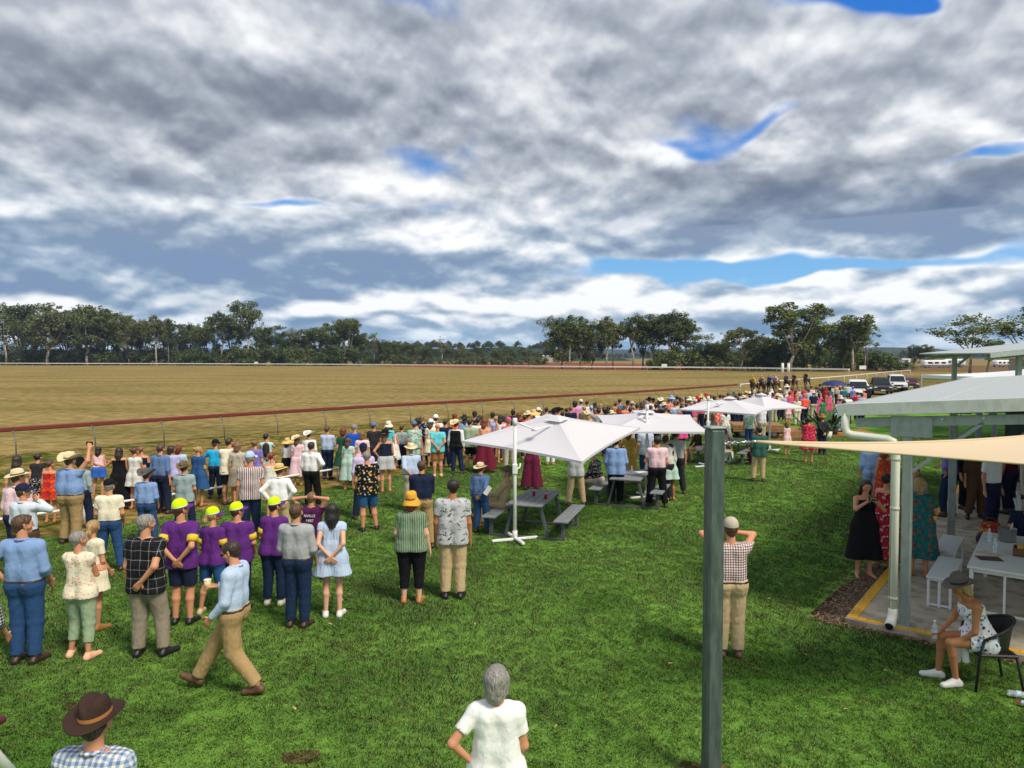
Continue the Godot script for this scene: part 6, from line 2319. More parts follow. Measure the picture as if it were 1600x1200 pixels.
	for k in 26:
		var a := k * 2.4
		var up := r.randf_range(0.2, 1.0)
		var prev := Vector3.ZERO
		for s in 5:
			var f := (s + 1) / 5.0
			var p := Vector3(cos(a) * f * 0.6, up * f * 0.9 - f * f * 0.55 * (1.2 - up) + 0.1 * f, sin(a) * f * 0.6)
			var w := Vector3(-sin(a), 0, cos(a)) * 0.06 * (1.0 - absf(f - 0.55))
			for q in [prev - w, p - w, p + w, prev - w, p + w, prev + w]:
				palm.set_normal((Vector3.UP + Vector3(cos(a), 0, sin(a)) * 0.5).normalized())
				palm.add_vertex(q)
			prev = p
	var pm := palm.commit()
	var green := plain("33552a", 0.6)
	var labels := ["potted palm nearest the timber crate", "potted palm in the middle of the row beside the green dress", "potted palm next to the woman in green dress", "small potted plant in front of the palms"]
	var spots := [Vector3(13.9, 0, -33.6), Vector3(14.9, 0, -34.2), Vector3(15.8, 0, -34.8), Vector3(14.6, 0, -32.8)]
	for k in 4:
		var po := thing("potted_plant", labels[k], "plant", spots[k], k * 1.1, "potted palms on the sand patch")
		part("pot", lathe([Vector2(0.001, 0), Vector2(0.17, 0), Vector2(0.23, 0.36), Vector2(0.2, 0.36), Vector2(0.001, 0.3)], 14), plain(["5b4334", "3a3a3c", "3a3a3c", "d8d4c8"][k], 0.7), po)
		var sc: float = [1.1, 1.3, 1.2, 0.7][k]
		part("fronds", pm, green, po, Transform3D(Basis.from_scale(Vector3.ONE * sc), Vector3(0, 0.34, 0)))


func cloth_bones() -> PackedFloat32Array:
	var o := PackedFloat32Array()
	bone(o, Vector3(-0.10, 0.45, -0.17), 0.035, Vector3(0.16, 0.46, -0.19), 0.035, 0.03)
	bone(o, Vector3(0.10, 0.44, -0.24), 0.035, Vector3(0.15, 0.22, -0.26), 0.045, 0.03)
	bone(o, Vector3(0.0, 0.44, -0.24), 0.03, Vector3(-0.02, 0.28, -0.25), 0.04, 0.03)
	return o


# ---------------------------------------------------------------- racehorses
func build_horses() -> void:
	# body facing -z, at a gallop; three leg phases
	var phases := [[0.35, -0.25, -0.5, 0.3], [-0.3, 0.4, 0.35, -0.45], [0.5, 0.1, -0.2, 0.5]]
	var body := []
	for ph in phases:
		var o := PackedFloat32Array()
		bone(o, Vector3(0, 1.18, -0.42), 0.27, Vector3(0, 1.14, 0.1), 0.26, 0.08)
		bone(o, Vector3(0, 1.14, 0.1), 0.25, Vector3(0, 1.24, 0.52), 0.27, 0.08)
		bone(o, Vector3(0, 1.30, -0.55), 0.19, Vector3(0, 1.56, -1.02), 0.11, 0.08)
		bone(o, Vector3(0, 1.62, -1.04), 0.105, Vector3(0, 1.48, -1.36), 0.062, 0.04)
		for s in [-1.0, 1.0]:
			bone(o, Vector3(s * 0.055, 1.72, -1.02), 0.025, Vector3(s * 0.06, 1.80, -1.04), 0.008, 0.02)
			var f: float = ph[0] if s < 0 else ph[1]
			var h: float = ph[2] if s < 0 else ph[3]
			var knee := Vector3(s * 0.14, 0.62, -0.50 - f * 0.5)
			var fet := Vector3(s * 0.14, 0.22 + maxf(0.0, -f) * 0.25, -0.50 - f * 1.25)
			bone(o, Vector3(s * 0.15, 1.08, -0.48), 0.12, knee, 0.062, 0.05)
			bone(o, knee, 0.058, fet, 0.038, 0.03)
			bone(o, fet, 0.04, fet + Vector3(0, -0.16, -0.04), 0.05, 0.02)
			var stifle := Vector3(s * 0.16, 0.86, 0.40 - h * 0.3)
			var hock := Vector3(s * 0.14, 0.58, 0.74 - h * 0.7)
			var hf := Vector3(s * 0.14, 0.2 + maxf(0.0, h) * 0.1, 0.62 - h * 1.1)
			bone(o, Vector3(s * 0.15, 1.2, 0.52), 0.17, stifle, 0.12, 0.06)
			bone(o, stifle, 0.11, hock, 0.055, 0.04)
			bone(o, hock, 0.052, hf, 0.038, 0.03)
			bone(o, hf, 0.04, hf + Vector3(0, -0.15, -0.05), 0.05, 0.02)
		body.append(net_mesh([net({"bones": o, "cell": 0.04})]))
	var tail := PackedFloat32Array()
	bone(tail, Vector3(0, 1.36, 0.76), 0.05, Vector3(0, 1.2, 1.05), 0.07, 0.04)
	bone(tail, Vector3(0, 1.2, 1.05), 0.07, Vector3(0, 0.8, 1.2), 0.03, 0.04)
	var tail_m := net_mesh([net({"bones": tail, "cell": 0.035})])
	var mane := PackedFloat32Array()
	bone(mane, Vector3(0, 1.52, -0.62), 0.05, Vector3(0, 1.74, -1.0), 0.05, 0.03)
	var mane_m := net_mesh([net({"bones": mane, "cell": 0.03})])
	var names := ["bay racehorse leading, jockey in yellow", "dark bay racehorse second, jockey in peach and white", "near-black racehorse third, jockey in blue", "brown racehorse on the outside of the front group, jockey in white", "dark racehorse of the chasing pair, jockey in mauve and white", "chestnut racehorse of the chasing pair, jockey in black", "last racehorse trailing alone, jockey in dark silks"]
	var spots := [[24.2, 71.0], [25.7, 72.8], [26.9, 74.0], [27.9, 75.0], [30.6, 79.0], [31.9, 80.2], [36.0, 86.8]]
	var coats := ["3a2318", "2a1a13", "1a1412", "4a3326", "241914", "5a2f1d", "2c2019"]
	var silks := ["e2cf2c", "e0a184", "3d62a8", "dcdce6", "8c6aa4", "22222a", "34243c"]
	var caps := ["yellow", "white", "skyblue", "white", "palepink", "black", "salmon"]
	for k in 7:
		var yaw := deg_to_rad(140.0 + (k % 3) * 3.0)
		var o := thing("racehorse", names[k], "horse", Vector3(spots[k][0], 0, -spots[k][1]), yaw, "racehorses galloping down the straight")
		o.scale = Vector3.ONE * 0.92
		part("body", body[k % 3], plain(coats[k], 0.4), o)
		part("tail", tail_m, plain("17110e", 0.7), o)
		part("mane", mane_m, plain("17110e", 0.7), o)
		box("saddle_cloth", Vector3(0.56, 0.04, 0.5), plain(["e6e6e6", "2f62b8", "e6e6e6", "c4262f", "e6e6e6", "e2c73f", "e6e6e6"][k], 0.8), o, off(0, 1.415, -0.05), 0.01)
		var sp := {"sex": "m", "build": 0.86, "arms": ["rein", "rein"], "legs": "ride", "turn": 0.0, "lean": 62.0, "nod": -50.0, "top": "long", "topc": silks[k], "bot": "leggings", "botc": "white", "hair": "bald", "hairc": "hair_dark", "hat": "cap", "hatc": caps[k], "skin": "skin", "shoes": "black", "h": 1.5, "near": 1, "tuck": true}
		var jn := ["in yellow silks", "in peach and white silks", "in blue silks", "in white silks", "in mauve silks", "in black silks", "in dark silks at the back of the field"]
		person(sp, "jockey crouched on a racehorse " + jn[k], Vector3(spots[k][0], 1.20, -spots[k][1]), rad_to_deg(yaw), "jockeys in the race")


# ---------------------------------------------------------------- cars parked past the crowd
func car(label: String, where: Vector3, turn: float, paint: String, h: float, ute := false, category := "car") -> void:
	var o := thing("parked_car", label, category, where, turn, "cars parked past the crowd")
	var body := plain(paint, 0.3, 0.1)
	var glass := plain("1d2428", 0.12)
	var L := 4.7
	var W := 1.86
	# lower body and cabin, each lofted through cross sections along the length; front at +x
	var low := [[-2.35, 0.55, 0.95, 0.80], [-2.25, 0.42, 1.02, 0.90], [-1.0, 0.36, 1.06, 0.93], [0.9, 0.36, 1.06, 0.93], [1.9, 0.40, 1.0, 0.90], [2.3, 0.48, 0.86, 0.82], [2.36, 0.55, 0.75, 0.74]]
	var st := SurfaceTool.new()
	st.begin(Mesh.PRIMITIVE_TRIANGLES)
	loft(st, low)
	part("body", done(st), body, o)
	var back := -2.2 if not ute else -0.5
	var cab := [[back, 1.0, 1.12, 0.84], [back + 0.22, 1.0, h - 0.05, 0.74], [back + 0.6, 1.0, h, 0.72], [0.25, 1.0, h - 0.02, 0.70], [0.55, 1.0, h - 0.14, 0.72], [1.2, 1.0, 1.08, 0.82]]
	var sc := SurfaceTool.new()
	sc.begin(Mesh.PRIMITIVE_TRIANGLES)
	loft(sc, cab)
	part("cabin", done(sc), body, o)
	var ws := begin()
	tri4(ws, Vector3(1.19, 1.10, -0.74), Vector3(1.19, 1.10, 0.74), Vector3(0.585, h - 0.14, 0.64), Vector3(0.585, h - 0.14, -0.64))
	part("windscreen", done(ws), glass, o)
	for s in [-1.0, 1.0]:
		var sw := begin()
		tri4(sw, Vector3(back + 0.3, 1.12, s * 0.835), Vector3(0.95, 1.12, s * 0.82), Vector3(0.42, h - 0.14, s * 0.73), Vector3(back + 0.42, h - 0.12, s * 0.745))
		part("side_window", done(sw), glass, o)
		box("headlight", Vector3(0.08, 0.14, 0.3), plain("d9dde0", 0.15), o, off(2.31, 0.78, s * 0.66), 0.02)
		box("tail_light", Vector3(0.06, 0.3, 0.14), plain("8c1a1a", 0.3), o, off(-2.31, 0.85, s * 0.72), 0.02)
		box("mirror", Vector3(0.12, 0.14, 0.2), body, o, off(0.95, 1.16, s * 0.98), 0.03)
		for x in [-1.4, 1.45]:
			wheel(o, Vector3(x, 0.36, s * 0.84), 0.36, 0.22)
	box("grille", Vector3(0.06, 0.18, 0.9), plain("22252a", 0.4), o, off(2.35, 0.72, 0), 0.02)
	box("bumper", Vector3(0.14, 0.16, 1.66), plain("3a3d40", 0.6), o, off(2.33, 0.5, 0), 0.04)
	box("number_plate", Vector3(0.02, 0.11, 0.37), plain("e6e6dc", 0.5), o, off(2.41, 0.52, 0), 0.003)


func loft(st: SurfaceTool, secs: Array) -> void:
	var rings := []
	for s in secs:
		var ring := []
		var y0: float = s[1]
		var y1: float = s[2]
		var w: float = s[3]
		var b := minf(0.08, (y1 - y0) * 0.3)
		for q in [[-w + b, y0], [-w, y0 + b], [-w, y1 - b], [-w + b, y1], [w - b, y1], [w, y1 - b], [w, y0 + b], [w - b, y0]]:
			ring.append(Vector3(s[0], q[1], q[0]))
		rings.append(ring)
	st.set_smooth_group(-1)
	for i in rings.size() - 1:
		for k in 8:
			var q := (k + 1) % 8
			tri4(st, rings[i][k], rings[i][q], rings[i + 1][q], rings[i + 1][k])
	for e in [0, rings.size() - 1]:
		for k in range(1, 7):
			for p in ([rings[e][0], rings[e][k], rings[e][k + 1]] if e else [rings[e][0], rings[e][k + 1], rings[e][k]]):
				st.add_vertex(p)


func build_cars() -> void:
	var face := -PI / 2   # nose towards the camera
	car("white station wagon facing the crowd past the blue parasol", Vector3(30.2, 0, -62.0), face - 0.42, "dfe2e4", 1.82)
	car("dark grey utility parked between the two white vehicles", Vector3(37.6, 0, -72.5), face - 0.36, "2a2b30", 1.78, true)
	car("white wagon parked beyond the dark utility", Vector3(42.9, 0, -79.2), face - 0.40, "d9dcde", 1.85)
	car("maroon car at the end of the parked row, half behind the roof", Vector3(45.5, 0, -81.5), face - 0.40, "5a1820", 1.5)
	# blue sun umbrella held over the crowd
	var o := thing("parasol", "dark blue hand-held parasol open above the crowd near the cars", "parasol", Vector3(22.6, 1.15, -49.8))
	var pts := []
	for k in 8:
		var t := k / 7.0
		pts.append(Vector2(0.85 * (1.0 - t), 0.62 + 0.42 * sqrt(1.0 - (1.0 - t) * (1.0 - t) * 0.98)))
	part("canopy", lathe(pts, 16), plain("1f2f63", 0.7), o)
	tube("shaft", [Vector3(0, 0, 0), Vector3(0, 1.12, 0)], [0.012], plain("3a3a3e", 0.5), o, 6)
	part("handle", lathe([Vector2(0.001, -0.1), Vector2(0.02, -0.1), Vector2(0.02, 0.02)], 8), plain("3a2a1c", 0.5), o)


# ---------------------------------------------------------------- who stands where: x, distance, height, facing, then looks and label
func build_people() -> void:
	var rows := [
		"-2.53 4.22 1.70 -4 m 1.15 down down shiftl 0 0 0 3 1 0 - 0|long|gingham:offwhite:steelblue@6|trousers|navy|short|dark|fedora|felt_brown|tan||||person in brown felt hat and blue gingham shirt below the balcony rail",
		"-0.11 4.97 1.63 0 f 1.12 hip fore wide 12 -3 0 3 0 0 - 0|tee|white|slacks|white|bob|grey|||||tan||grey-haired person in long white tunic, left hand on hip, alone on the lawn",
		"-6.02 8.69 1.87 0 m 1.00 hip fore stand 45 -3 0 3 1 0 - 0|rolled|denimshirt|jeans|jeans|short|brown|||||||person in light blue shirt and blue jeans, hands on hips, brown hair, beside grey-haired woman",
		"-5.41 8.81 1.64 -4 f 1.00 fold fold shiftl 35 -3 0 3 0 0 - 0|cap|floral:cream:salmon:stone@4|capri|sage|cropped|grey|||||peach||grey-haired person in cream floral blouse and olive trousers, arms folded",
		"-5.82 9.77 1.55 -20 f 1.00 fore fore stand -20 0 0 3 0 0 - 0|dress_tee|dots:cream:sand@6|mini|navy|pony|blonde|||||tan||blonde person in short cream dotted dress behind the woman in floral blouse",
		"-4.62 8.88 1.83 -6 m 1.15 down back shift 30 0 0 3 0 0 - 0|tee|plaid:black:palegrey@3|trousers|taupe|cropped|grey|||||black||grey-haired person in black plaid shirt and grey trousers",
		"-4.68 9.99 1.77 0 m 1.00 back back stand 40 -3 0 3 0 0 - 0|jersey|purple|shorts|navy|short|brown|cap|lime|||black||person in purple polo and navy shorts, lime cap, hands behind back, dark sneakers",
		"-4.41 10.34 1.57 -10 f 1.00 fore fore wide 45 4 0 3 0 0 - 0|jersey|purple|shorts|denim|pony|blonde|cap|lime|||sand||ponytailed person in purple polo, denim shorts and lime cap",
		"-4.10 10.52 1.61 6 m 1.20 fore fore stand 50 0 0 3 0 0 - 0|jersey|purple|trousers|navy|short|brown|cap|lime|||||broad person in purple polo and navy trousers, lime cap, behind the walking man",
		"-3.64 10.77 1.63 -4 f 1.30 fore fore stand 40 4 0 3 0 0 - 0|jersey|purple|trousers|darkjeans|cropped|dark|cap|lime|||cream||person in purple polo with dark jeans and lime cap, cream shoes",
		"-3.01 9.87 1.76 -8 m 1.00 fore fore stand 5 -3 0 3 1 0 - 0|rolled|weave:palegrey:grey@9|jeans|darkjeans|short|brown|||||||brown-haired person in grey shirt and dark jeans next to the long-haired woman",
		"-2.62 10.26 1.69 6 f 1.00 back back stand 0 0 0 3 0 0 - 0|dress_cap|paleblue|mini|navy|long|black||||_pale|offwhite||person with long black hair in short pale blue dress, hands clasped behind",
		"-3.40 11.98 1.52 0 m 1.00 head head shift 0 -3 0 3 0 0 - 0|jersey|plum|shorts|navy|short|light|||||||young person in purple jersey with both hands on the head",
		"-3.15 7.92 1.75 88 m 1.00 fore drink walk 0 -4 24 3 1 1 - 0|long|paleblue|trousers|khaki|cropped|dark|||||brown||person walking with a coffee cup, pale blue shirt and khaki trousers, brown boots",
		"-3.15 15.39 1.76 20 m 1.15 fore fore shift 15 4 0 3 0 0 - 0|tee|floral:black:mustard:offwhite@3|shorts|denim|cropped|grey|||||black||person in black floral shirt and denim shorts, dark sneakers",
		"-1.55 10.86 1.70 0 f 1.50 fore down stand 10 0 0 3 0 0 - 0|tee|stripe:sage:darkgreen:olive@9|capri|black|bob|red|bucket|mustard||_pale|tan||person in yellow hat, green striped top and black leggings",
		"-0.93 11.06 1.90 0 m 1.12 down down stand -12 0 0 3 0 0 - 0|tee|leaf:palegrey:grey:darkgrey@3|trousers|sand|cropped|black||||_tan|black||person in grey patterned shirt and khaki trousers beside the yellow hat",
		"-1.79 14.01 1.76 6 m 1.00 fold fold wide 10 0 0 2 1 0 - 0|long|navy|trousers|khaki|cropped|brown|||||||person in navy shirt and khaki trousers behind the woman in yellow hat",
		"-2.48 17.38 1.66 20 m 1.00 back fore stand 0 2 0 2 1 0 - 0|rolled|paleblue|trousers|stone|short|grey|straw|palestraw|||||person in straw hat, pale shirt and stone trousers, hand behind the back",
		"-0.68 15.27 1.50 -20 m 1.00 down back shift 20 0 0 2 1 0 - 0|long|steelblue|jeans|jeans|short|brown|straw|palestraw|tan||||young person in straw hat, blue shirt and jeans holding papers by the picnic table",
		"2.76 8.88 1.75 -4 m 1.00 bino bino stand 0 0 0 3 1 0 - 0|tee|bigplaid:offwhite:maroon@8|trousers|sand|short|brown|cap|stone|||brown||person in white cap and red checked shirt using binoculars beside the steel post",
		"-5.44 7.10 1.76 0 m 1.00 out fore shiftl 20 -3 0 2 1 0 - 0|rolled|gingham:black:palegrey@8|trousers|brown|short|brown|||||maroon||person in black checked shirt mostly cut off by the picture edge, near the balcony",
		"-8.05 11.66 1.69 -10 m 1.00 fore sip shift 45 -3 0 3 1 0 - 0|long|pin:paleblue:white@16|trousers|brown|short|brown|cap|navy|||||person in navy cap and blue striped shirt, hand at the mouth",
		"-8.81 12.58 1.78 -6 m 1.15 down down shift 30 0 0 3 1 0 - 0|rolled|palepink|trousers|navy|short|brown|straw|palestraw|brown||||person in pink shirt and straw hat at the edge of the crowd",
		"-10.85 15.47 1.66 14 f 1.00 down down shift 10 4 0 2 0 0 - 0|tee|olive|skirt|black|long|dark|||||tan||person with long brown hair in olive top behind the pink shirt",
		"-11.58 17.24 1.45 6 f 1.00 down down wide 20 4 0 2 0 0 - 0|cap|charcoal|knee|floral:black:offwhite:palegrey@4|bun|black|||||tan||dark-haired person in black top and floral skirt",
		"-10.57 16.17 1.45 6 f 1.00 down down stand 40 0 0 2 0 0 - 0|dress_tank|blotch:red:orange:rust@4|mini|navy|bun|brown|||||tan||young person in red and orange dress",
		"-8.93 14.27 1.84 -8 m 1.35 fore up shiftl 10 0 0 3 1 0 - 0|rolled|denimshirt|trousers|khaki|short|brown|cowboy|palestraw|brown||||large person in straw hat and light blue shirt raising a phone overhead",
		"-9.49 15.56 1.57 -4 m 1.00 down down shift 20 -3 0 2 1 0 - 0|long|greyblue|trousers|navy|short|brown|wide|black|||||person in black hat and grey shirt behind the raised phone",
		"-11.30 19.32 1.37 20 f 1.00 down down shiftl 20 4 0 2 0 0 - 0|tank|palepink|mini|blue|long|black|||||tan||person with long black hair in pink top and blue skirt at the rail",
		"-7.14 12.50 1.62 8 m 1.00 fore fore wide 10 2 0 3 1 0 - 0|tee|cream|jeans|jeans|short|grey|cap|black|||||person in black and white cap, cream shirt and jeans",
		"-9.78 17.60 1.57 20 f 1.00 out fore stand 10 0 0 2 0 0 - 0|dress_tank|black|maxi|navy|long|dark|||||tan||person in long black open-backed dress with dark hair",
		"-9.39 17.60 1.57 -12 f 1.00 fold fold stand 15 0 0 2 0 0 - 0|dress_cap|floral:offwhite:white:mint@5|mini|navy|bun|brown|||||tan||person in white lace dress with braided hair",
		"-9.71 18.55 1.47 20 f 1.00 down down stand 50 0 0 2 0 0 - 0|dress_tank|navy|knee|navy|bun|light|||||tan||person in navy dress beyond the white lace dress",
		"-7.40 14.27 1.52 0 m 1.00 fore fore shift 5 2 0 2 1 0 - 0|rolled|denimshirt|jeans|jeans|short|brown|cowboy|felt|||||person in grey cowboy hat, denim-blue shirt and jeans",
		"-8.79 17.38 1.44 -4 m 1.00 down down wide 20 4 0 2 1 0 - 0|rolled|black|trousers|charcoal|short|brown|fedora|felt_olive|||||person in khaki hat and black shirt",
		"-8.50 17.08 1.70 -12 m 1.00 down down shift 15 2 0 2 1 0 - 0|rolled|steelblue|trousers|navy|short|brown|||||||brown-haired young person beyond the khaki hat",
		"-8.68 17.99 1.56 6 f 1.15 down down shift 40 4 0 2 0 0 - 0|tee|lavender|slacks|black|bob|dark|||||||person in lavender blouse and dark trousers with hair clip",
		"-8.73 18.55 1.50 20 f 1.00 down down stand 50 -3 0 2 0 0 - 0|tee|paleblue|slacks|navy|curly|red|||||tan||red-haired person in pale blue top near the rail",
		"-6.98 15.05 1.56 6 m 1.00 fore fore wide 15 -3 0 2 0 0 - 0|polo|greyblue|trousers|navy|short|brown|fedora|felt_olive|brown||||person in olive hat and grey-blue polo with navy trousers",
		"-7.98 17.99 1.54 -12 f 1.10 fore fore stand 40 0 0 2 0 0 - 0|dress_tee|denim|knee|navy|bun|blonde|||||tan||blonde person in denim-blue belted dress",
		"-7.95 18.97 1.57 10 m 1.00 out fore shiftl 50 4 0 2 1 0 - 0|tee|cyan|jeans|darkjeans|short|brown|cap|black|||||person in bright cyan shirt and jeans, left arm out",
		"-7.26 18.14 1.73 10 m 1.15 phone phone stand 40 4 0 2 0 0 - 0|tee|cream|shorts|black|short|dark|||||||person in cream shirt and black shorts filming with phone",
		"-6.98 18.02 1.65 6 f 1.00 down down shift 30 -3 0 2 0 0 - 0|tee|stone|skirt|taupe|bob|light|||||tan||person with light brown hair in beige top beside the cream shirt",
		"-5.47 14.78 1.80 14 m 1.10 down down stand 30 0 0 2 0 0 - 0|tee|stripe:offwhite:maroon:palepink@7|jeans|darkjeans|short|grey|cap|paleblue|||||person in white cap and red striped shirt with dark jeans",
		"-6.86 18.87 1.60 6 f 1.00 down down shift 30 4 0 2 0 0 - 0|tee|violet|shorts|navy|bun|light|||||tan||young person with hair bun and purple collar in front of the rail",
		"-7.17 20.66 1.58 14 f 1.00 phone phone shift 45 0 0 1 0 0 - 0|dress_tee|mint|knee|navy|cropped|black|||||tan||dark-haired person in mint dress with black backpack",
		"-5.59 16.44 1.60 14 f 1.00 down down shift 50 2 0 2 0 0 - 0|tank|offwhite|skirt|sand|pony|red|||||tan||person with auburn ponytail in white top",
		"-4.71 14.27 1.62 0 m 1.00 hip hip shift 25 4 0 3 1 0 - 0|long|white|trousers|sand|short|brown|straw|straw|olive||||person in straw hat and white shirt, hands on hips, sand trousers",
		"-6.72 21.19 1.36 20 f 1.00 fold fold stand 45 0 0 1 0 0 - 0|tee|white|mini|black|long|brown|sun|straw|||tan||person in wide yellow straw hat, white top and black skirt",
		"-6.32 20.87 1.47 6 f 1.00 down down stand 45 0 0 1 0 0 - 0|tee|palepink|midi|palepink|long|brown|cowboy|palestraw|||tan||person in pink top and straw hat beside the black skirt",
		"-6.23 21.74 1.51 -4 m 1.00 down down shift 20 0 0 1 1 0 - 0|long|white|trousers|navy|short|brown|cowboy|offwhite|||||person in white cowboy hat and white shirt",
		"-5.04 17.75 1.68 -8 m 1.00 down hip shift 5 0 0 2 1 0 - 0|rolled|white|trousers|black|short|dark|||||||dark-haired person in white shirt and black trousers, right hand on hip",
		"-5.73 21.97 1.66 -12 m 1.00 fold fold stand 20 0 0 1 1 0 - 0|long|paleblue|jeans|darkjeans|short|brown|||||||person in pale blue shirt and jeans leaning at the white post",
		"-5.16 21.65 1.65 20 f 1.00 down down shift 20 0 0 1 0 0 - 0|dress_tee|darkgreen|knee|navy|curly|red|||||tan||person with curly auburn hair in dark green dress",
		"-4.66 20.16 1.52 -12 f 1.00 down down shift 20 0 0 1 0 0 - 0|dress_tee|mint|midi|navy|long|brown|||||tan||person in long pale teal wrap dress with brown hair",
		"-4.78 21.51 1.78 20 m 1.00 down down stand 45 0 0 1 1 0 - 0|polo|royal|trousers|navy|cropped|grey|||||||grey-haired person in royal blue polo",
		"-4.38 20.70 1.65 6 f 1.00 down down stand 20 0 0 1 0 0 - 0|tee|palepink|skirt|palepink|bob|light|||||tan||person with light hair in pale pink top near the blue polo",
		"-3.47 16.56 1.76 20 m 1.00 down down wide 15 4 0 2 1 0 - 0|rolled|lilac|trousers|navy|short|dark|cap|navy|||||person in navy cap and lilac shirt behind the black floral shirt",
		"-4.57 23.45 1.62 14 m 1.00 down down stand 45 0 0 1 0 0 - 0|tee|charcoal|trousers|navy|short|brown|cap|steelblue|||||person in blue cap and black tee shirt",
		"-3.55 19.88 1.74 14 f 1.00 hip fore stand 50 0 0 2 0 0 - 0|tank|navy|mini|palegrey|long|light|wide|black|||tan||person with long fair hair in black wide hat, black top and grey skirt",
		"-4.10 23.50 1.65 -12 f 1.00 down down stand 20 0 0 1 0 0 - 0|tee|turquoise|skirt|white|long|brown|bucket|cream|||tan||person in turquoise top and white hat",
		"-3.97 23.59 1.52 -12 f 1.00 down down stand 45 0 0 1 0 0 - 0|dress_tank|dots:offwhite:palegrey@5|knee|navy|cropped|light|||||tan||fair-haired person in white patterned shift dress",
		"-3.78 24.27 1.46 -12 m 1.00 down down stand 20 0 0 1 1 0 - 0|rolled|greyblue|trousers|navy|short|dark|||||||person in grey-blue shirt and navy trousers beyond the straw hat",
		"-3.27 23.72 1.64 20 m 1.15 down down stand 20 0 0 1 0 0 - 0|tee|leaf:mint:teal:forest@3|shorts|mint|short|brown|cap|steelblue|||||person in blue cap and teal leaf print shirt",
		"-3.35 25.08 1.65 20 f 1.00 down down shift 20 0 0 1 0 0 - 0|dress_tank|peach|midi|navy|curly|black|||||tan||person with black curly hair in peach dress",
		"-3.18 25.12 1.76 -4 m 1.00 down down shift 45 0 0 1 1 0 - 0|tee|leaf:navy:offwhite:navy@4|trousers|navy|bob|light|||||||person with pinkish hair in navy patterned shirt",
		"-2.77 24.33 1.65 6 f 1.00 down down stand 45 0 0 1 0 0 - 0|tee|cream|skirt|cream|long|brown|cap|white|||tan||person in white cap and cream top left of the turquoise tee",
		"-2.67 24.87 1.76 14 m 1.00 down down shift 20 0 0 1 1 0 - 0|tee|white|trousers|stone|short|brown|cap|white|||||person in white cap and white shirt by the rail",
		"-2.36 22.44 1.71 14 m 1.12 back back stand 20 0 0 1 0 0 - 0|tee|turquoise|shorts|tan|bald|brown|||||peach||bald person in turquoise tee and tan shorts, hands behind back",
		"-2.28 24.41 1.66 14 m 1.00 down down stand 45 0 0 1 1 0 - 0|long|navy|trousers|navy|short|dark|||||||dark-haired person in navy suit",
		"-1.81 22.94 1.74 -12 m 1.00 down down shift 20 0 0 1 1 0 - 0|long|white|jeans|darkjeans|short|brown|cowboy|palestraw||||black|person in cowboy hat, black waistcoat over white sleeves and dark jeans",
		"-2.20 27.39 1.65 10 f 1.00 down down stand 45 0 0 1 0 0 - 0|tank|orange|skirt|rust|bob|red|||||tan||red-haired person in orange top beyond the cowboy hat",
		"-1.75 26.15 1.65 14 f 1.00 down down stand 20 0 0 1 0 0 - 0|tee|skyblue|skirt|skyblue|long|brown|wide|charcoal|||tan||person in black hat and sky blue top",
		"-1.40 23.72 1.72 -4 m 1.15 down down shift 45 0 0 1 0 0 - 0|tee|sage|shorts|black|short|black|||||||person in sage shirt and black shorts beside the canopy corner",
		"-1.38 26.34 1.76 20 m 1.00 down down stand 20 0 0 1 1 0 - 0|tee|leaf:black:palegrey:grey@4|trousers|black|short|brown|cap|charcoal|||||person in dark cap and black floral shirt",
		"-1.20 26.47 1.65 6 f 1.00 down down stand 20 0 0 1 0 0 - 0|tee|white|skirt|white|long|dark|||||tan||person with brown hair in white blouse behind the sage shirt",
		"-0.88 23.19 1.81 6 f 1.00 down down stand 45 0 0 1 0 0 - 0|tank|peach|maxi|wine|long|red|||||tan||person with long auburn hair in peach top and maroon maxi skirt",
		"-0.76 28.04 1.65 6 f 1.00 down down stand 20 0 0 1 0 0 - 0|dress_tank|floral:paleblue:white:violet@4|knee|navy|bob|black|||||tan||black-haired person in blue and white floral dress",
		"-0.39 25.30 1.77 20 f 1.00 down down stand 45 0 0 1 0 0 - 0|dress_tank|white|mini|navy|long|dark|||||tan||person in white dress just behind the first canopy",
		"-0.26 26.18 1.65 20 f 1.00 down down stand 20 0 0 1 0 0 - 0|tank|black|skirt|black|long|dark|||||tan||person in black top just behind the first canopy",
		"0.05 29.42 1.65 14 f 1.00 down down shift 20 0 0 1 0 0 - 0|tee|charcoal|skirt|grey|bob|black|||||tan||dark-haired person in charcoal top beyond the umbrella mast",
		"0.28 27.71 1.65 14 f 1.00 down down stand 45 0 0 1 0 0 - 0|tee|wine|knee|navy|bob|red|||||tan||auburn-haired person in wine top beyond the umbrella mast",
		"0.57 20.16 1.66 -12 f 1.00 down down stand 45 0 0 1 0 0 - 0|dress_tee|blotch:wine:plum:maroon@4|maxi|navy|long|dark|||||tan||person in maroon patterned maxi dress beyond the seated man",
		"0.84 27.23 1.76 -4 m 1.00 down down stand 45 0 0 1 1 0 - 0|rolled|offwhite|trousers|navy|short|brown|sun|straw|||||person in yellow straw hat beyond the first canopy",
		"1.07 28.35 1.76 10 m 1.00 down down stand 45 0 0 1 1 0 - 0|rolled|white|trousers|navy|short|brown|cap|offwhite|||||person in white cap and white shirt beyond the first canopy",
		"1.41 29.00 1.76 6 m 1.00 down down shift 20 0 0 1 1 0 - 0|rolled|violet|trousers|navy|short|dark|||||||dark-haired person in indigo shirt beyond the first canopy",
		"1.64 27.58 1.76 -4 m 1.00 down down shift 45 0 0 1 1 0 - 0|rolled|palegrey|trousers|navy|short|brown|wide|black|||||person in black hat and grey top behind the orange top",
		"1.86 28.28 1.76 -4 m 1.00 down down stand 45 0 0 1 1 0 - 0|rolled|white|trousers|navy|short|brown|cowboy|black|||||person in black cowboy hat and white shirt behind the first canopy",
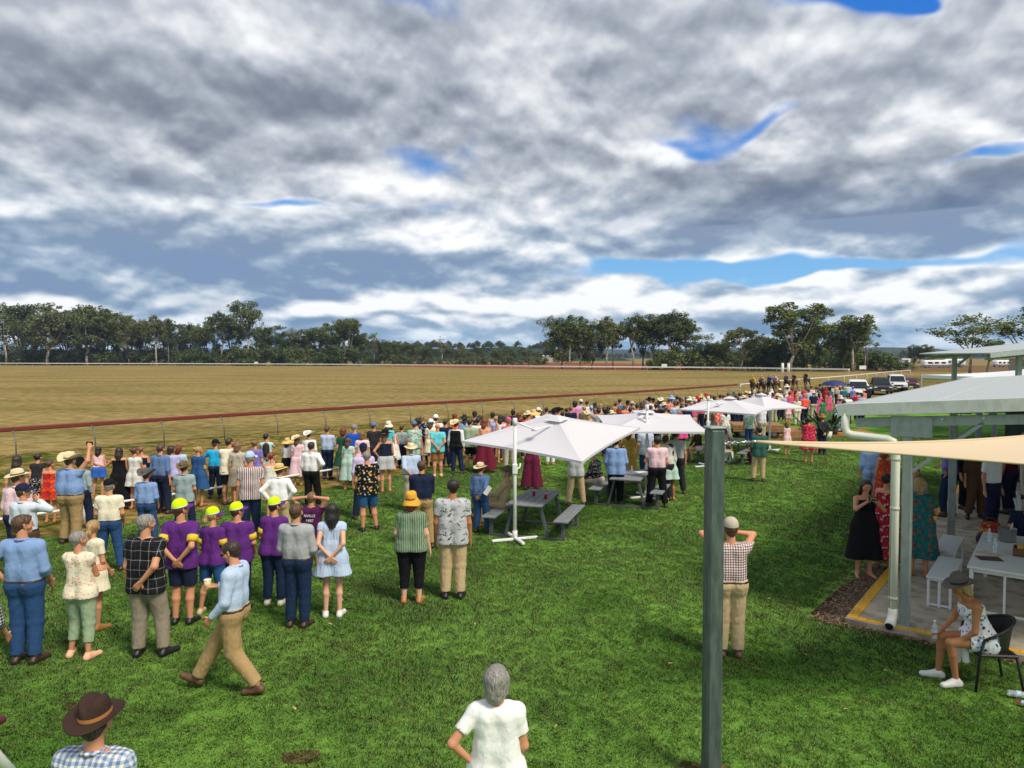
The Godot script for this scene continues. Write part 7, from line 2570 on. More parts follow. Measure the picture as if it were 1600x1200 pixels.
		"2.05 30.26 1.35 20 f 1.00 down down stand 20 0 0 1 1 0 - 0|rolled|white|trousers|navy|short|brown|cap|navy|||||young person in navy cap over the first canopy edge",
		"2.34 30.17 1.65 10 f 1.00 down down stand 45 0 0 1 0 0 - 0|tee|orange|skirt|orange|bun|black|||||tan||dark-haired person in bright orange top",
		"2.84 31.80 1.85 -12 m 1.15 down down stand 20 0 0 1 0 0 - 0|tee|pink|trousers|navy|curly|black|||||||tall dark-haired person in pink shirt",
		"3.31 33.94 1.76 10 m 1.00 down down stand 20 0 0 1 1 0 - 0|rolled|lavender|trousers|navy|short|brown|cap|offwhite|||||person in white cap and lavender shirt",
		"3.54 33.27 1.76 -4 m 1.00 down down stand 45 0 0 1 1 0 - 0|tee|white|trousers|navy|short|dark|||||||dark-haired person in white tee behind the pink shirt",
		"3.01 28.05 1.65 6 f 1.00 down down stand 20 0 0 1 0 0 - 0|dress_tank|blotch:mustard:peach:cream@4|knee|navy|long|blonde|cowboy|palestraw|||tan||person in straw hat and yellow dress at the canopy edge",
		"4.00 34.06 1.65 10 f 1.00 down down stand 45 0 0 0 0 0 - 0|tee|navy|skirt|navy|long|black|||||tan||black-haired person in navy top beside the white tee",
		"3.54 30.17 1.65 10 f 1.00 down down stand 20 0 0 1 0 0 - 0|tank|palepink|knee|navy|bob|light|||||tan||brown-haired person in pale rose top near the grey-green shirt",
		"3.47 28.27 1.76 -4 m 1.00 down down shift 20 0 0 1 1 0 - 0|rolled|greyblue|trousers|navy|cropped|black|||||||dark-haired person in grey-green shirt over the canopy join",
		"4.15 33.11 1.65 20 f 1.00 down down stand 45 0 0 1 0 0 - 0|tank|peach|knee|navy|bob|blonde|||||tan||blonde person in peach top beyond the canopy join",
		"3.60 26.98 1.76 -4 m 1.00 down down stand 45 0 0 1 1 0 - 0|rolled|black|trousers|navy|short|brown|cap|black|||||person in black visor cap over the canopy join",
		"4.27 31.36 1.65 6 f 1.00 down down stand 20 0 0 1 0 0 - 0|dress_tank|black|knee|navy|long|dark|||||tan||person in black dress next to the blonde curls",
		"4.47 30.96 1.65 -4 f 1.00 down down shift 20 0 0 1 0 0 - 0|tank|salmon|skirt|pink|curly|blonde|||||tan||person with blonde curls in pink top",
		"4.63 30.56 1.65 10 f 1.00 down down stand 20 0 0 1 0 0 - 0|tee|charcoal|knee|navy|long|red|||||tan||person with long auburn hair in dark top",
		"5.31 34.81 1.76 -4 m 1.00 down down stand 45 0 0 0 1 0 - 0|polo|steelblue|trousers|navy|short|black|||||||dark-haired person in teal-grey polo",
		"5.38 32.94 1.76 -4 m 1.00 down down shift 20 0 0 1 1 0 - 0|tee|teal|trousers|navy|short|brown|cap|black|||||person in teal shirt and black cap",
		"5.51 32.47 1.76 -4 m 1.00 down down stand 45 0 0 1 1 0 - 0|rolled|palepink|trousers|navy|short|brown|cap|stone|||||person in pale pink shirt and tan cap",
		"5.48 30.99 1.76 20 m 1.00 down down shift 45 0 0 1 1 0 - 0|rolled|gingham:white:lavender@6|trousers|navy|short|black|||||||dark-haired person in lavender checked shirt",
		"6.33 34.56 1.65 14 f 1.00 down down shift 20 0 0 0 0 0 - 0|tee|leaf:charcoal:sand:tan@4|knee|navy|long|brown|||||tan||brown-haired person in dark floral top beyond the second canopy",
		"6.78 36.13 1.65 10 f 1.00 down down stand 45 0 0 0 0 0 - 0|tee|tan|knee|navy|long|light|||||tan||light-haired person in tan top beyond the second canopy",
		"6.91 35.60 1.76 10 m 1.00 down down stand 45 0 0 0 1 0 - 0|rolled|white|trousers|navy|short|brown|wide|black|||||person in black hat and white shirt beyond the second canopy",
		"6.98 35.01 1.76 20 m 1.00 down down stand 20 0 0 0 1 0 - 0|tee|offwhite|trousers|navy|short|brown|cap|black|||||person in black cap and pale tee beyond the second canopy",
		"6.38 31.42 1.76 20 m 1.00 down down stand 20 0 0 1 1 0 - 0|rolled|black|trousers|navy|short|black|||||||dark-haired person in black shirt over the second canopy top",
		"7.25 35.06 1.65 -4 f 1.00 down down stand 20 0 0 0 0 0 - 0|tee|salmon|knee|navy|long|brown|||||tan||person in salmon top next to the black shirt",
		"7.40 35.04 1.76 -4 m 1.00 down down shift 20 0 0 0 1 0 - 0|rolled|steelblue|trousers|navy|short|brown|cowboy|cream|||||person in cream cowboy hat and steel blue shirt",
		"6.73 30.96 1.65 20 f 1.00 down down stand 20 0 0 1 0 0 - 0|tank|peach|skirt|black|bun|light|||||tan||person in orange open-backed top and black skirt near the second canopy",
		"7.85 35.35 1.76 6 m 1.00 down down stand 45 0 0 0 1 0 - 0|tee|salmon|trousers|navy|short|brown|||||||person in salmon shirt next to the blue hat",
		"8.87 39.49 1.65 -12 f 1.00 down down shift 20 0 0 0 0 0 - 0|dress_tee|skyblue|knee|navy|long|brown|sun|skyblue|||tan||person in large blue hat",
		"7.54 32.79 1.76 6 m 1.00 down down stand 20 0 0 1 0 0 - 0|tee|paleblue|jeans|jeans|short|brown|||||||person in white and blue shirt by the third canopy corner",
		"8.78 37.72 1.76 20 m 1.00 down down stand 20 0 0 0 1 0 - 0|tee|charcoal|slacks|darkjeans|short|black|||||||dark-haired person in charcoal top right of the blue hat",
		"9.13 38.47 1.65 14 f 1.00 down down stand 45 0 0 0 0 0 - 0|tee|wine|slacks|navy|bob|dark|||||tan||dark-haired person in wine top right of the blue hat",
		"8.68 35.92 1.76 10 m 1.00 down down stand 45 0 0 0 1 0 - 0|tee|palegrey|slacks|charcoal|short|grey|||||||grey-haired person in pale grey top right of the blue hat",
		"9.44 38.47 1.65 20 f 1.00 down down stand 20 0 0 0 0 0 - 0|tee|navy|slacks|darkjeans|bob|black|||||tan||black-haired person in navy top near the cream hats",
		"10.01 37.10 1.76 20 m 1.00 down down stand 20 0 0 0 1 0 - 0|tee|cream|slacks|stone|short|blonde|||||||blonde person in cream top near the red headscarves",
		"11.33 39.75 1.65 14 f 1.00 down down stand 20 0 0 0 0 0 - 0|tee|black|slacks|charcoal|bob|black|||||tan||black-haired person in black top beyond the third mast",
		"10.40 35.92 1.76 -12 m 1.00 down down stand 20 0 0 0 1 0 - 0|tee|yellow|slacks|stone|short|blonde|||||||blonde person in yellow top beyond the third mast",
		"12.07 40.43 1.65 10 f 1.00 down down stand 45 0 0 0 0 0 - 0|tee|white|slacks|charcoal|bob|dark|||||tan||dark-haired person in white top beyond the third canopy",
		"12.55 41.15 1.76 10 m 1.00 down down shift 45 0 0 0 1 0 - 0|tee|red|slacks|charcoal|short|brown|||||||brown-haired person in red top beyond the third canopy",
		"12.30 39.75 1.65 14 f 1.00 down down stand 20 0 0 0 0 0 - 0|tee|palepink|slacks|charcoal|bob|brown|||||tan||brown-haired person in pale pink top beyond the third canopy",
		"12.11 38.36 1.76 14 m 1.00 down down shift 45 0 0 0 1 0 - 0|tee|black|slacks|navy|short|black|||||||black-haired person in black top between the canopies",
		"13.93 43.37 1.65 -4 f 1.00 down down stand 45 0 0 0 0 0 - 0|tee|violet|slacks|charcoal|bob|dark|||||tan||dark-haired person in violet top between the canopies",
		"13.61 41.92 1.76 6 m 1.00 down down shift 45 0 0 0 1 0 - 0|tee|greyblue|slacks|darkjeans|short|grey|||||||grey-haired person in grey-blue top between the canopies",
		"15.97 45.88 1.65 -12 f 1.00 down down shift 45 0 0 0 0 0 - 0|tee|navy|slacks|stone|bob|black|||||tan||black-haired person in navy top under the racing horses",
		"15.14 42.71 1.76 14 m 1.00 down down stand 20 0 0 0 1 0 - 0|tee|white|slacks|darkjeans|short|dark|||||||dark-haired person in white top under the racing horses",
		"15.90 44.18 1.65 20 f 1.00 down down shift 20 0 0 0 0 0 - 0|tee|coral|slacks|stone|bob|brown|||||tan||brown-haired person in coral top under the racing horses",
		"9.58 38.19 1.65 -4 f 1.00 down down shift 20 0 0 0 0 0 - 0|tee|leaf:palegrey:grey:navy@4|knee|navy|long|brown|sun|cream|||tan||person in cream sun hat and grey print top",
		"9.63 37.57 1.65 6 f 1.00 down down stand 20 0 0 0 0 0 - 0|tee|white|knee|navy|long|brown|bucket|cream|||tan||person in cream bucket hat and white top",
		"10.16 38.83 1.65 -4 f 1.00 down down stand 45 0 0 0 0 0 - 0|tee|red|knee|navy|long|brown|bucket|red|||tan||person in red headscarf and red top beside the straw sun hat",
		"10.91 40.87 1.65 14 f 1.00 down down stand 45 0 0 0 0 0 - 0|dress_tee|palepink|knee|navy|long|brown|sun|straw|||tan||person in broad straw sun hat beside the red headscarf",
		"11.41 41.61 1.65 20 f 1.00 down down stand 45 0 0 0 0 0 - 0|tee|coral|knee|navy|long|brown|bucket|red|||tan||person in red hat at the third umbrella mast",
		"13.96 42.29 1.76 -12 m 1.00 down down shift 45 0 0 0 1 0 - 0|tee|grey|trousers|navy|short|brown|cap|yellow|||||person in yellow cap and grey shirt between the canopies",
		"13.89 41.51 1.76 10 m 1.00 down down stand 20 0 0 0 1 0 - 0|tee|greyblue|trousers|navy|short|brown|cap|white|||||person in white cap and grey-blue shirt between the canopies",
		"16.31 47.72 1.65 -12 f 1.00 down down stand 45 0 0 0 0 0 - 0|dress_tank|white|knee|navy|long|white|||||tan||person with white-blonde hair in white dress under the horses",
		"14.18 41.92 1.76 10 m 1.00 down down stand 20 0 0 0 1 0 - 0|rolled|lavender|trousers|navy|short|dark|||||||person in purple shirt beside the white-blonde hair",
		"17.06 46.61 1.65 -12 f 1.00 down down shift 20 0 0 0 0 0 - 0|dress_tee|pink|knee|navy|long|brown|bucket|white|||tan||person in white hat and pink dress near the black-and-white print dress",
		"17.05 45.88 1.65 -12 f 1.00 down down shift 45 0 0 0 0 0 - 0|dress_tank|hotpink|knee|navy|long|brown|||||tan||brown-haired person in hot pink dress near the horses",
		"18.23 48.24 1.65 20 f 1.00 down down stand 45 0 0 0 0 0 - 0|dress_tee|palepink|knee|navy|long|brown|cap|white|||tan||person in white cap and pale pink dress near the horses",
		"20.49 52.86 1.75 6 f 1.20 down down shift 20 0 0 0 0 0 - 0|dress_tee|leaf:offwhite:black:charcoal@2|midi|navy|long|brown|sun|cream|||tan||person in cream sun hat and black-and-white print dress",
		"20.49 51.87 1.65 10 f 1.00 down down stand 20 0 0 0 0 0 - 0|dress_tee|coral|knee|navy|long|brown|||||tan||person in orange-red top beside the print dress",
		"18.69 46.78 1.65 -4 f 1.00 down down shift 45 0 0 0 0 0 - 0|dress_tank|red|knee|navy|long|dark|||||tan||person in red dress and dark hair near the print dress",
		"15.73 39.10 1.65 -4 f 1.00 down down stand 45 0 0 0 0 0 - 0|tee|cream|slacks|cream|long|blonde|||||tan||person in cream top behind the fourth canopy corner",
		"17.49 42.71 1.76 20 m 1.00 down down shift 20 0 0 0 1 0 - 0|rolled|violet|trousers|black|short|brown|||||||person in light purple shirt and black trousers",
		"21.52 51.87 1.65 20 f 1.15 down down shift 20 0 0 0 0 0 - 0|dress_tee|coral|midi|navy|long|brown|||||tan||person in coral pink dress left of the lavender shirt",
		"21.23 50.31 1.76 -12 m 1.00 down down shift 45 0 0 0 1 0 - 0|rolled|lilac|trousers|sand|short|dark|||||||dark-haired person in lavender shirt and khaki trousers",
		"21.12 49.22 1.76 -12 m 1.00 down down stand 20 0 0 0 1 0 - 0|rolled|steelblue|trousers|navy|short|dark|||||||dark-haired person in blue shirt and navy trousers",
		"23.20 53.39 1.76 -4 m 1.00 down down shift 45 0 0 0 1 0 - 0|rolled|navy|trousers|navy|short|brown|cap|charcoal|||||person in dark cap beyond the red dresses",
		"22.20 50.77 1.65 10 f 1.00 down down stand 45 0 0 0 0 0 - 0|dress_tee|blotch:red:orange:coral@3|knee|navy|long|brown|||||tan||person in orange and red top among pink dresses",
		"22.97 51.87 1.65 20 f 1.00 down down stand 45 0 0 0 0 0 - 0|dress_tee|red|midi|navy|long|red|||||tan||person in scarlet dress with auburn hair",
		"20.09 45.01 1.65 6 f 1.20 down down stand 20 0 0 0 0 0 - 0|dress_tank|rose|midi|navy|long|brown|||||tan||person in frilled pink dress near the blue parasol",
		"18.78 43.37 1.65 6 f 1.00 down down stand 20 0 0 0 0 0 - 0|dress_tank|hotpink|midi|navy|long|dark|||||tan||person in hot pink dress behind the green dress",
		"19.93 47.41 1.15 10 f 1.00 down down stand 20 0 0 0 0 0 - 0|dress_tee|cream|knee|navy|bob|blonde|||||tan||small child in cream frock on the far lawn",
		"17.40 39.71 1.47 6 f 1.00 down down stand 20 0 0 0 0 0 - 0|dress_tee|green|midi|navy|bun|red|||||tan||person in green dress with yellow hem by the potted palms",
		"25.02 56.06 1.76 -12 m 1.00 drink drink stand 20 0 0 0 1 0 - 0|rolled|navy|trousers|black|short|brown|cap|white|||||person in white cap holding the blue parasol",
		"25.12 55.50 1.65 6 f 1.00 down down shift 45 0 0 0 0 0 - 0|tee|floral:white:lilac:pink@4|slacks|white|long|light|||||tan||person in lavender print top under the blue parasol",
		"24.74 53.91 1.76 -12 m 1.00 down down stand 45 0 0 0 1 0 - 0|rolled|beige|trousers|black|short|black|||||||dark-haired person in tan shirt beside the blue parasol",
		"24.30 52.53 1.65 10 f 1.00 down down stand 45 0 0 0 0 0 - 0|tee|palepink|slacks|stone|long|brown|cap|pink|||tan||person in pink cap next to the blue parasol",
		"26.19 55.23 1.76 10 m 1.00 down down shift 45 0 0 0 1 0 - 0|rolled|paleblue|trousers|navy|short|black|||||||person in pale blue shirt beside the white car",
		"26.14 52.14 1.76 -4 m 1.00 down down shift 20 0 0 0 1 0 - 0|long|navy|trousers|black|short|brown|cap|white|||||person in dark suit behind the white car",
		"18.31 39.49 1.65 -12 f 1.00 down down stand 45 0 0 0 0 0 - 0|dress_tee|pink|knee|navy|long|brown|bucket|palepink|||tan||person in pale pink hat beside the roof edge",
		"18.48 39.02 1.76 6 m 1.00 down down shift 45 0 0 0 1 0 - 0|rolled|white|trousers|navy|short|dark|||||||person in white shirt beside the roof edge",
		"19.94 40.42 1.76 6 m 1.00 down down stand 20 0 0 0 1 0 - 0|rolled|skyblue|trousers|navy|short|dark|||||||person in sky blue shirt beyond the roof edge",
		"16.45 35.96 1.40 -12 f 1.00 down down stand 45 0 0 0 0 0 - 0|dress_tee|blotch:teal:white:paleblue@2|maxi|navy|bob|white|||||tan||person in white and teal dress holding a white bag",
		"16.84 35.96 1.66 14 f 1.00 down down stand 45 0 0 0 0 0 - 0|dress_tank|darkgreen|maxi|navy|long|dark|||||tan||person in dark green dress by the roof corner",
		"15.18 38.97 1.34 -4 f 1.00 down down stand 20 0 0 0 0 0 - 0|tee|palepink|shorts|palepink|bob|light|||||||person in pale pink shorts under the fourth canopy",
		"16.04 40.09 1.31 -12 m 1.00 down down shift 20 0 0 0 0 0 - 0|tee|cream|shorts|black|short|dark|||||||person in white top and black shorts under the fourth canopy",
		"-1.15 24.05 1.76 -12 m 1.00 down down stand 20 0 0 1 1 0 - 0|tee|white|slacks|navy|short|black|||||||black-haired person in white top behind the sage shirt near the rail",
		"-0.58 25.90 1.65 -12 f 1.00 down down shift 45 0 0 1 0 0 - 0|tee|lavender|slacks|charcoal|short|blonde|||||tan||blonde person in lavender top behind the sage shirt near the rail",
		"-0.11 23.81 1.76 6 m 1.00 down down shift 20 0 0 1 1 0 - 0|tee|rose|slacks|stone|short|grey|cap|rose|||||person in cap and rose top behind the sage shirt near the rail",
		"0.48 26.47 1.65 20 f 1.00 down down stand 20 0 0 1 0 0 - 0|tee|palepink|slacks|darkjeans|cropped|dark|||||tan||dark-haired person in pale pink top beyond the first umbrella mast",
		"0.62 26.58 1.76 10 m 1.00 down down stand 45 0 0 1 1 0 - 0|tee|coral|slacks|navy|short|red|straw|palestraw|||||person in straw hat and coral top beyond the first umbrella mast",
		"1.19 27.39 1.65 10 f 1.00 down down shift 45 0 0 1 0 0 - 0|tee|paleblue|slacks|charcoal|short|brown|||||tan||brown-haired person in pale blue top beyond the first umbrella mast",
		"2.47 29.76 1.76 10 m 1.00 down down shift 20 0 0 1 1 0 - 0|tee|navy|slacks|stone|short|light|||||||light-haired person in navy top between the orange top and the pink shirt",
		"2.02 28.04 1.65 10 f 1.00 down down stand 45 0 0 1 0 0 - 0|tee|cream|slacks|darkjeans|cropped|black|||||tan||black-haired person in cream top between the orange top and the pink shirt",
		"3.04 29.76 1.76 20 m 1.00 down down stand 20 0 0 1 1 0 - 0|tee|olive|slacks|navy|short|blonde|||||||blonde person in olive top behind the white cap and lavender shirt",
		"3.48 31.07 1.65 20 f 1.00 down down stand 20 0 0 1 0 0 - 0|tee|skyblue|slacks|charcoal|short|grey|cap|skyblue|||tan||person in cap and sky blue top behind the white cap and lavender shirt",
		"3.77 29.00 1.76 20 m 1.00 down down shift 20 0 0 1 1 0 - 0|tee|teal|slacks|stone|short|dark|||||||dark-haired person in teal top beyond the dip between two canopies",
		"4.00 28.39 1.65 -12 f 1.00 down down stand 20 0 0 1 0 0 - 0|tee|violet|slacks|darkjeans|cropped|red|straw|palestraw|||tan||person in straw hat and violet top beyond the dip between two canopies",
		"4.75 32.32 1.76 -12 m 1.00 down down stand 45 0 0 1 1 0 - 0|tee|red|slacks|navy|short|brown|||||||brown-haired person in red top beyond the dip between two canopies",
		"5.12 32.21 1.65 20 f 1.00 down down stand 20 0 0 1 0 0 - 0|tee|salmon|slacks|charcoal|short|light|||||tan||light-haired person in salmon top beside the teal shirts over the second canopy",
		"4.84 29.00 1.76 10 m 1.00 down down stand 20 0 0 1 1 0 - 0|tee|peach|slacks|stone|short|black|||||||black-haired person in peach top beside the teal shirts over the second canopy",
		"5.41 31.36 1.65 -12 f 1.00 down down stand 45 0 0 1 0 0 - 0|tee|mint|slacks|darkjeans|cropped|blonde|||||tan||blonde person in mint top beside the teal shirts over the second canopy",
		"6.12 32.00 1.76 10 m 1.00 down down stand 20 0 0 1 1 0 - 0|tee|grey|slacks|navy|short|grey|cap|grey|||||person in cap and grey top above the second canopy peak",
		"6.23 31.78 1.65 -12 f 1.00 down down shift 45 0 0 1 0 0 - 0|tee|wine|slacks|charcoal|short|dark|||||tan||dark-haired person in wine top above the second canopy peak",
		"6.77 31.53 1.76 -12 m 1.00 down down shift 45 0 0 1 1 0 - 0|tee|black|slacks|stone|short|red|straw|palestraw|||||person in straw hat and black top above the second canopy peak",
		"8.23 35.06 1.65 -4 f 1.00 down down stand 20 0 0 0 0 0 - 0|tee|yellow|slacks|darkjeans|cropped|brown|||||tan||brown-haired person in yellow top between the salmon shirt and the third canopy",
		"7.76 32.32 1.76 14 m 1.00 down down stand 45 0 0 1 1 0 - 0|tee|white|slacks|navy|short|light|||||||light-haired person in white top between the salmon shirt and the third canopy",
		"8.67 35.06 1.65 -12 f 1.00 down down stand 45 0 0 0 0 0 - 0|tee|lavender|slacks|charcoal|short|black|||||tan||black-haired person in lavender top between the salmon shirt and the third canopy",
		"8.31 32.79 1.76 6 m 1.00 down down stand 20 0 0 1 1 0 - 0|tee|rose|slacks|stone|short|blonde|||||||blonde person in rose top between the salmon shirt and the third canopy",
		"9.27 35.79 1.65 10 f 1.00 down down shift 20 0 0 0 0 0 - 0|tee|palepink|slacks|darkjeans|cropped|grey|cap|palepink|||tan||person in cap and pale pink top among the red and straw hats",
		"9.35 35.35 1.76 -4 m 1.00 down down shift 45 0 0 0 1 0 - 0|tee|coral|slacks|navy|short|dark|||||||dark-haired person in coral top among the red and straw hats",
		"10.04 36.97 1.65 10 f 1.00 down down stand 45 0 0 0 0 0 - 0|tee|paleblue|slacks|charcoal|short|red|straw|palestraw|||tan||person in straw hat and pale blue top among the red and straw hats",
		"10.31 37.10 1.76 -4 m 1.00 down down stand 20 0 0 0 1 0 - 0|tee|navy|slacks|stone|short|brown|||||||brown-haired person in navy top among the red and straw hats",
		"11.57 41.12 1.65 14 f 1.00 down down stand 45 0 0 0 0 0 - 0|tee|cream|slacks|darkjeans|cropped|light|||||tan||light-haired person in cream top beyond the third umbrella mast top",
		"11.47 39.02 1.76 -12 m 1.00 down down stand 20 0 0 0 1 0 - 0|tee|olive|slacks|navy|short|black|||||||black-haired person in olive top beyond the third umbrella mast top",
		"11.23 37.26 1.65 6 f 1.00 down down stand 45 0 0 0 0 0 - 0|tee|skyblue|slacks|charcoal|short|blonde|||||tan||blonde person in sky blue top beyond the third umbrella mast top",
		"12.99 41.51 1.76 14 m 1.00 down down stand 20 0 0 0 1 0 - 0|tee|teal|slacks|stone|short|grey|cap|teal|||||person in cap and teal top between the third and fourth canopies",
		"12.25 38.47 1.65 20 f 1.00 down down stand 20 0 0 0 0 0 - 0|tee|violet|slacks|darkjeans|cropped|dark|||||tan||dark-haired person in violet top between the third and fourth canopies",
		"12.25 37.42 1.76 -12 m 1.00 down down shift 45 0 0 0 1 0 - 0|tee|red|slacks|navy|short|red|straw|palestraw|||||person in straw hat and red top between the third and fourth canopies",
		"13.57 40.43 1.65 14 f 1.00 down down stand 20 0 0 0 0 0 - 0|tee|salmon|slacks|charcoal|short|brown|||||tan||brown-haired person in salmon top between the third and fourth canopies",
		"13.93 40.42 1.76 14 m 1.00 down down stand 45 0 0 0 1 0 - 0|tee|peach|slacks|stone|short|light|||||||light-haired person in peach top in front of the leading racehorses",
		"14.72 41.85 1.65 -4 f 1.00 down down stand 20 0 0 0 0 0 - 0|tee|mint|slacks|darkjeans|cropped|black|||||tan||black-haired person in mint top in front of the leading racehorses",
		"13.74 38.36 1.76 -4 m 1.00 down down stand 45 0 0 0 1 0 - 0|tee|grey|slacks|navy|short|blonde|||||||blonde person in grey top in front of the leading racehorses",
		"15.62 42.97 1.65 -4 f 1.00 down down stand 45 0 0 0 0 0 - 0|tee|wine|slacks|charcoal|short|grey|cap|wine|||tan||person in cap and wine top in front of the leading racehorses",
		"14.91 40.42 1.76 10 m 1.00 down down shift 45 0 0 0 1 0 - 0|tee|black|slacks|stone|short|dark|||||||dark-haired person in black top beside the pink dresses near the horses",
		"15.57 41.61 1.65 14 f 1.00 down down shift 45 0 0 0 0 0 - 0|tee|yellow|slacks|darkjeans|cropped|red|straw|palestraw|||tan||person in straw hat and yellow top beside the pink dresses near the horses",
		"16.61 43.53 1.76 -12 m 1.00 down down stand 45 0 0 0 1 0 - 0|tee|white|slacks|navy|short|brown|||||||brown-haired person in white top beside the pink dresses near the horses",
		"16.08 41.85 1.65 14 f 1.00 down down stand 45 0 0 0 0 0 - 0|tee|lavender|slacks|charcoal|short|light|||||tan||light-haired person in lavender top beside the pink dresses near the horses",
		"16.41 41.92 1.76 14 m 1.00 down down stand 45 0 0 0 1 0 - 0|tee|rose|slacks|stone|short|black|||||||black-haired person in rose top between the print dress and the lavender shirt",
		"20.17 49.71 1.65 -12 f 1.00 down down shift 45 0 0 0 0 0 - 0|tee|palepink|slacks|darkjeans|cropped|blonde|||||tan||blonde person in pale pink top between the print dress and the lavender shirt",
		"16.21 39.32 1.76 6 m 1.00 down down shift 45 0 0 0 1 0 - 0|tee|coral|slacks|navy|short|grey|cap|coral|||||person in cap and coral top between the print dress and the lavender shirt",
		"19.97 47.72 1.65 -4 f 1.00 down down stand 20 0 0 0 0 0 - 0|tee|paleblue|slacks|charcoal|short|dark|||||tan||dark-haired person in pale blue top between the print dress and the lavender shirt",
		"18.04 42.46 1.76 6 m 1.00 down down stand 45 0 0 0 1 0 - 0|tee|navy|slacks|stone|short|red|straw|palestraw|||||person in straw hat and navy top behind the coral and scarlet dresses",
		"20.61 47.72 1.65 14 f 1.00 down down stand 45 0 0 0 0 0 - 0|tee|cream|slacks|darkjeans|cropped|brown|||||tan||brown-haired person in cream top behind the coral and scarlet dresses",
		"24.91 56.61 1.76 20 m 1.00 down down stand 20 0 0 0 1 0 - 0|tee|olive|slacks|navy|short|light|||||||light-haired person in olive top behind the coral and scarlet dresses",
		"22.32 49.71 1.65 14 f 1.00 down down stand 45 0 0 0 0 0 - 0|tee|skyblue|slacks|charcoal|short|black|||||tan||black-haired person in sky blue top behind the coral and scarlet dresses",
		"22.99 49.22 1.76 6 m 1.00 down down shift 20 0 0 0 1 0 - 0|tee|teal|slacks|stone|short|blonde|||||||blonde person in teal top near the white car and parasol",
		"24.70 51.39 1.65 10 f 1.00 down down stand 45 0 0 0 0 0 - 0|tee|violet|slacks|darkjeans|cropped|grey|cap|violet|||tan||person in cap and violet top near the white car and parasol",
		"20.41 41.92 1.76 -4 m 1.00 down down stand 20 0 0 0 1 0 - 0|tee|red|slacks|navy|short|dark|||||||dark-haired person in red top near the white car and parasol",
		"23.59 47.56 1.65 14 f 1.00 down down shift 45 0 0 0 0 0 - 0|tee|salmon|slacks|charcoal|short|red|straw|palestraw|||tan||person in straw hat and salmon top near the white car and parasol",
		"7.53 21.52 1.70 -6 m 1.00 fore fore shiftl 0 4 0 2 0 0 - 0|long|forest|trousers|sand|cropped|black|||||||person in dark green shirt and khaki trousers standing by the picnic table",
		"10.67 25.46 1.64 -12 f 1.25 drink drink stand 20 0 0 1 0 0 - 0|dress_tee|blotch:red:rose:wine@4|knee|navy|bun|black|||||tan||black-haired person in red floral dress on the lawn",
		"12.03 27.46 1.57 10 m 1.00 back back stand 20 0 0 1 1 0 - 0|long|charcoal|trousers|navy|short|brown|straw|tan|||||person in straw hat, charcoal shirt and navy trousers",
		"10.66 27.46 1.27 20 f 1.00 down down stand 20 0 0 1 0 0 - 0|dress_tee|palepink|knee|navy|bob|light|||||tan||small blonde child in pale pink frock on the lawn",
		"2.66 18.06 1.76 -8 m 1.20 fore fore stand 10 4 0 2 0 0 - 0|rolled|denimshirt|trousers|black|cropped|black|||||black||person in light blue shirt and black trousers at the second picnic table",
		"3.66 17.83 1.82 -4 m 1.00 drink fore wide 0 0 0 2 1 0 - 0|tee|palepink|trousers|black|short|black|||||||person in pale pink shirt and black trousers at the second picnic table",
		"4.19 18.71 1.52 10 f 1.00 fold fold stand -10 0 0 2 0 0 - 0|dress_tank|mint|mini|navy|long|black||||_tan|tan||person with long black hair in pale mint pleated dress",
		"4.07 18.69 1.74 6 m 1.00 down down stand 50 0 0 2 1 0 - 0|rolled|offwhite|trousers|charcoal|short|dark|||||||person in white shirt behind the pale pink shirt",
		"4.56 19.62 1.78 -4 m 1.00 down down wide 50 2 0 2 1 0 - 0|tee|palegrey|trousers|charcoal|short|dark|||||||person in grey tee with black strap beyond the second canopy",
		"3.51 21.19 1.66 6 f 1.00 table table shift 45 0 0 1 0 0 - 0|dress_tee|floral:mustard:peach:skyblue@4|midi|navy|long|light|||||tan||person in yellow floral dress leaning over the second picnic table",
		"4.10 21.74 1.75 10 m 1.00 down down stand 45 0 0 1 0 0 - 0|tee|floral:paleblue:white:skyblue@4|jeans|jeans|short|brown|||||||person in pale floral shirt and blue jeans by the second mast",
		"1.63 17.99 1.68 -4 m 1.00 fold fold wide 40 4 0 2 0 0 - 0|tee|palegrey|trousers|sand|short|brown|||||||person in grey tee and stone trousers under the first canopy edge",
		"1.35 24.85 1.68 -12 f 1.00 down down stand 20 0 0 1 0 0 - 0|tee|white|slacks|white|long|brown|||||tan||person in white trousers beyond the first canopy",
		"7.61 26.93 1.64 -12 f 1.00 down down stand 20 0 0 1 0 0 - 0|dress_tee|palepink|knee|navy|long|blonde|||||tan||person in pale pink dress beside the third mast",
		"8.98 29.81 1.66 14 f 1.00 down down stand 20 0 0 1 0 0 - 0|tee|white|maxi|leaf:offwhite:black:charcoal@3|long|dark|||||tan||person in black-and-white print skirt under the third canopy",
		"7.90 32.10 1.74 6 m 1.00 down down stand 45 0 0 1 1 0 - 0|rolled|navy|trousers|navy|short|brown|||||||person in navy trousers beyond the third canopy corner",
		"7.69 32.10 1.66 20 f 1.00 down down shift 20 0 0 1 0 0 - 0|dress_tank|hotpink|maxi|navy|long|dark|||||tan||person in hot pink dress beyond the third canopy corner",
		"9.87 33.92 1.66 -4 f 1.00 down down stand 45 0 0 1 0 0 - 0|dress_tee|blotch:coral:salmon:white@4|midi|navy|long|dark|||||tan||person in coral print dress beyond the third canopy",
		"9.98 29.81 1.70 6 m 1.00 down down stand 20 0 0 1 0 0 - 0|tee|leaf:mint:teal:forest@3|jeans|jeans|short|dark|||||||person in teal leaf shirt and jeans at the third picnic table",
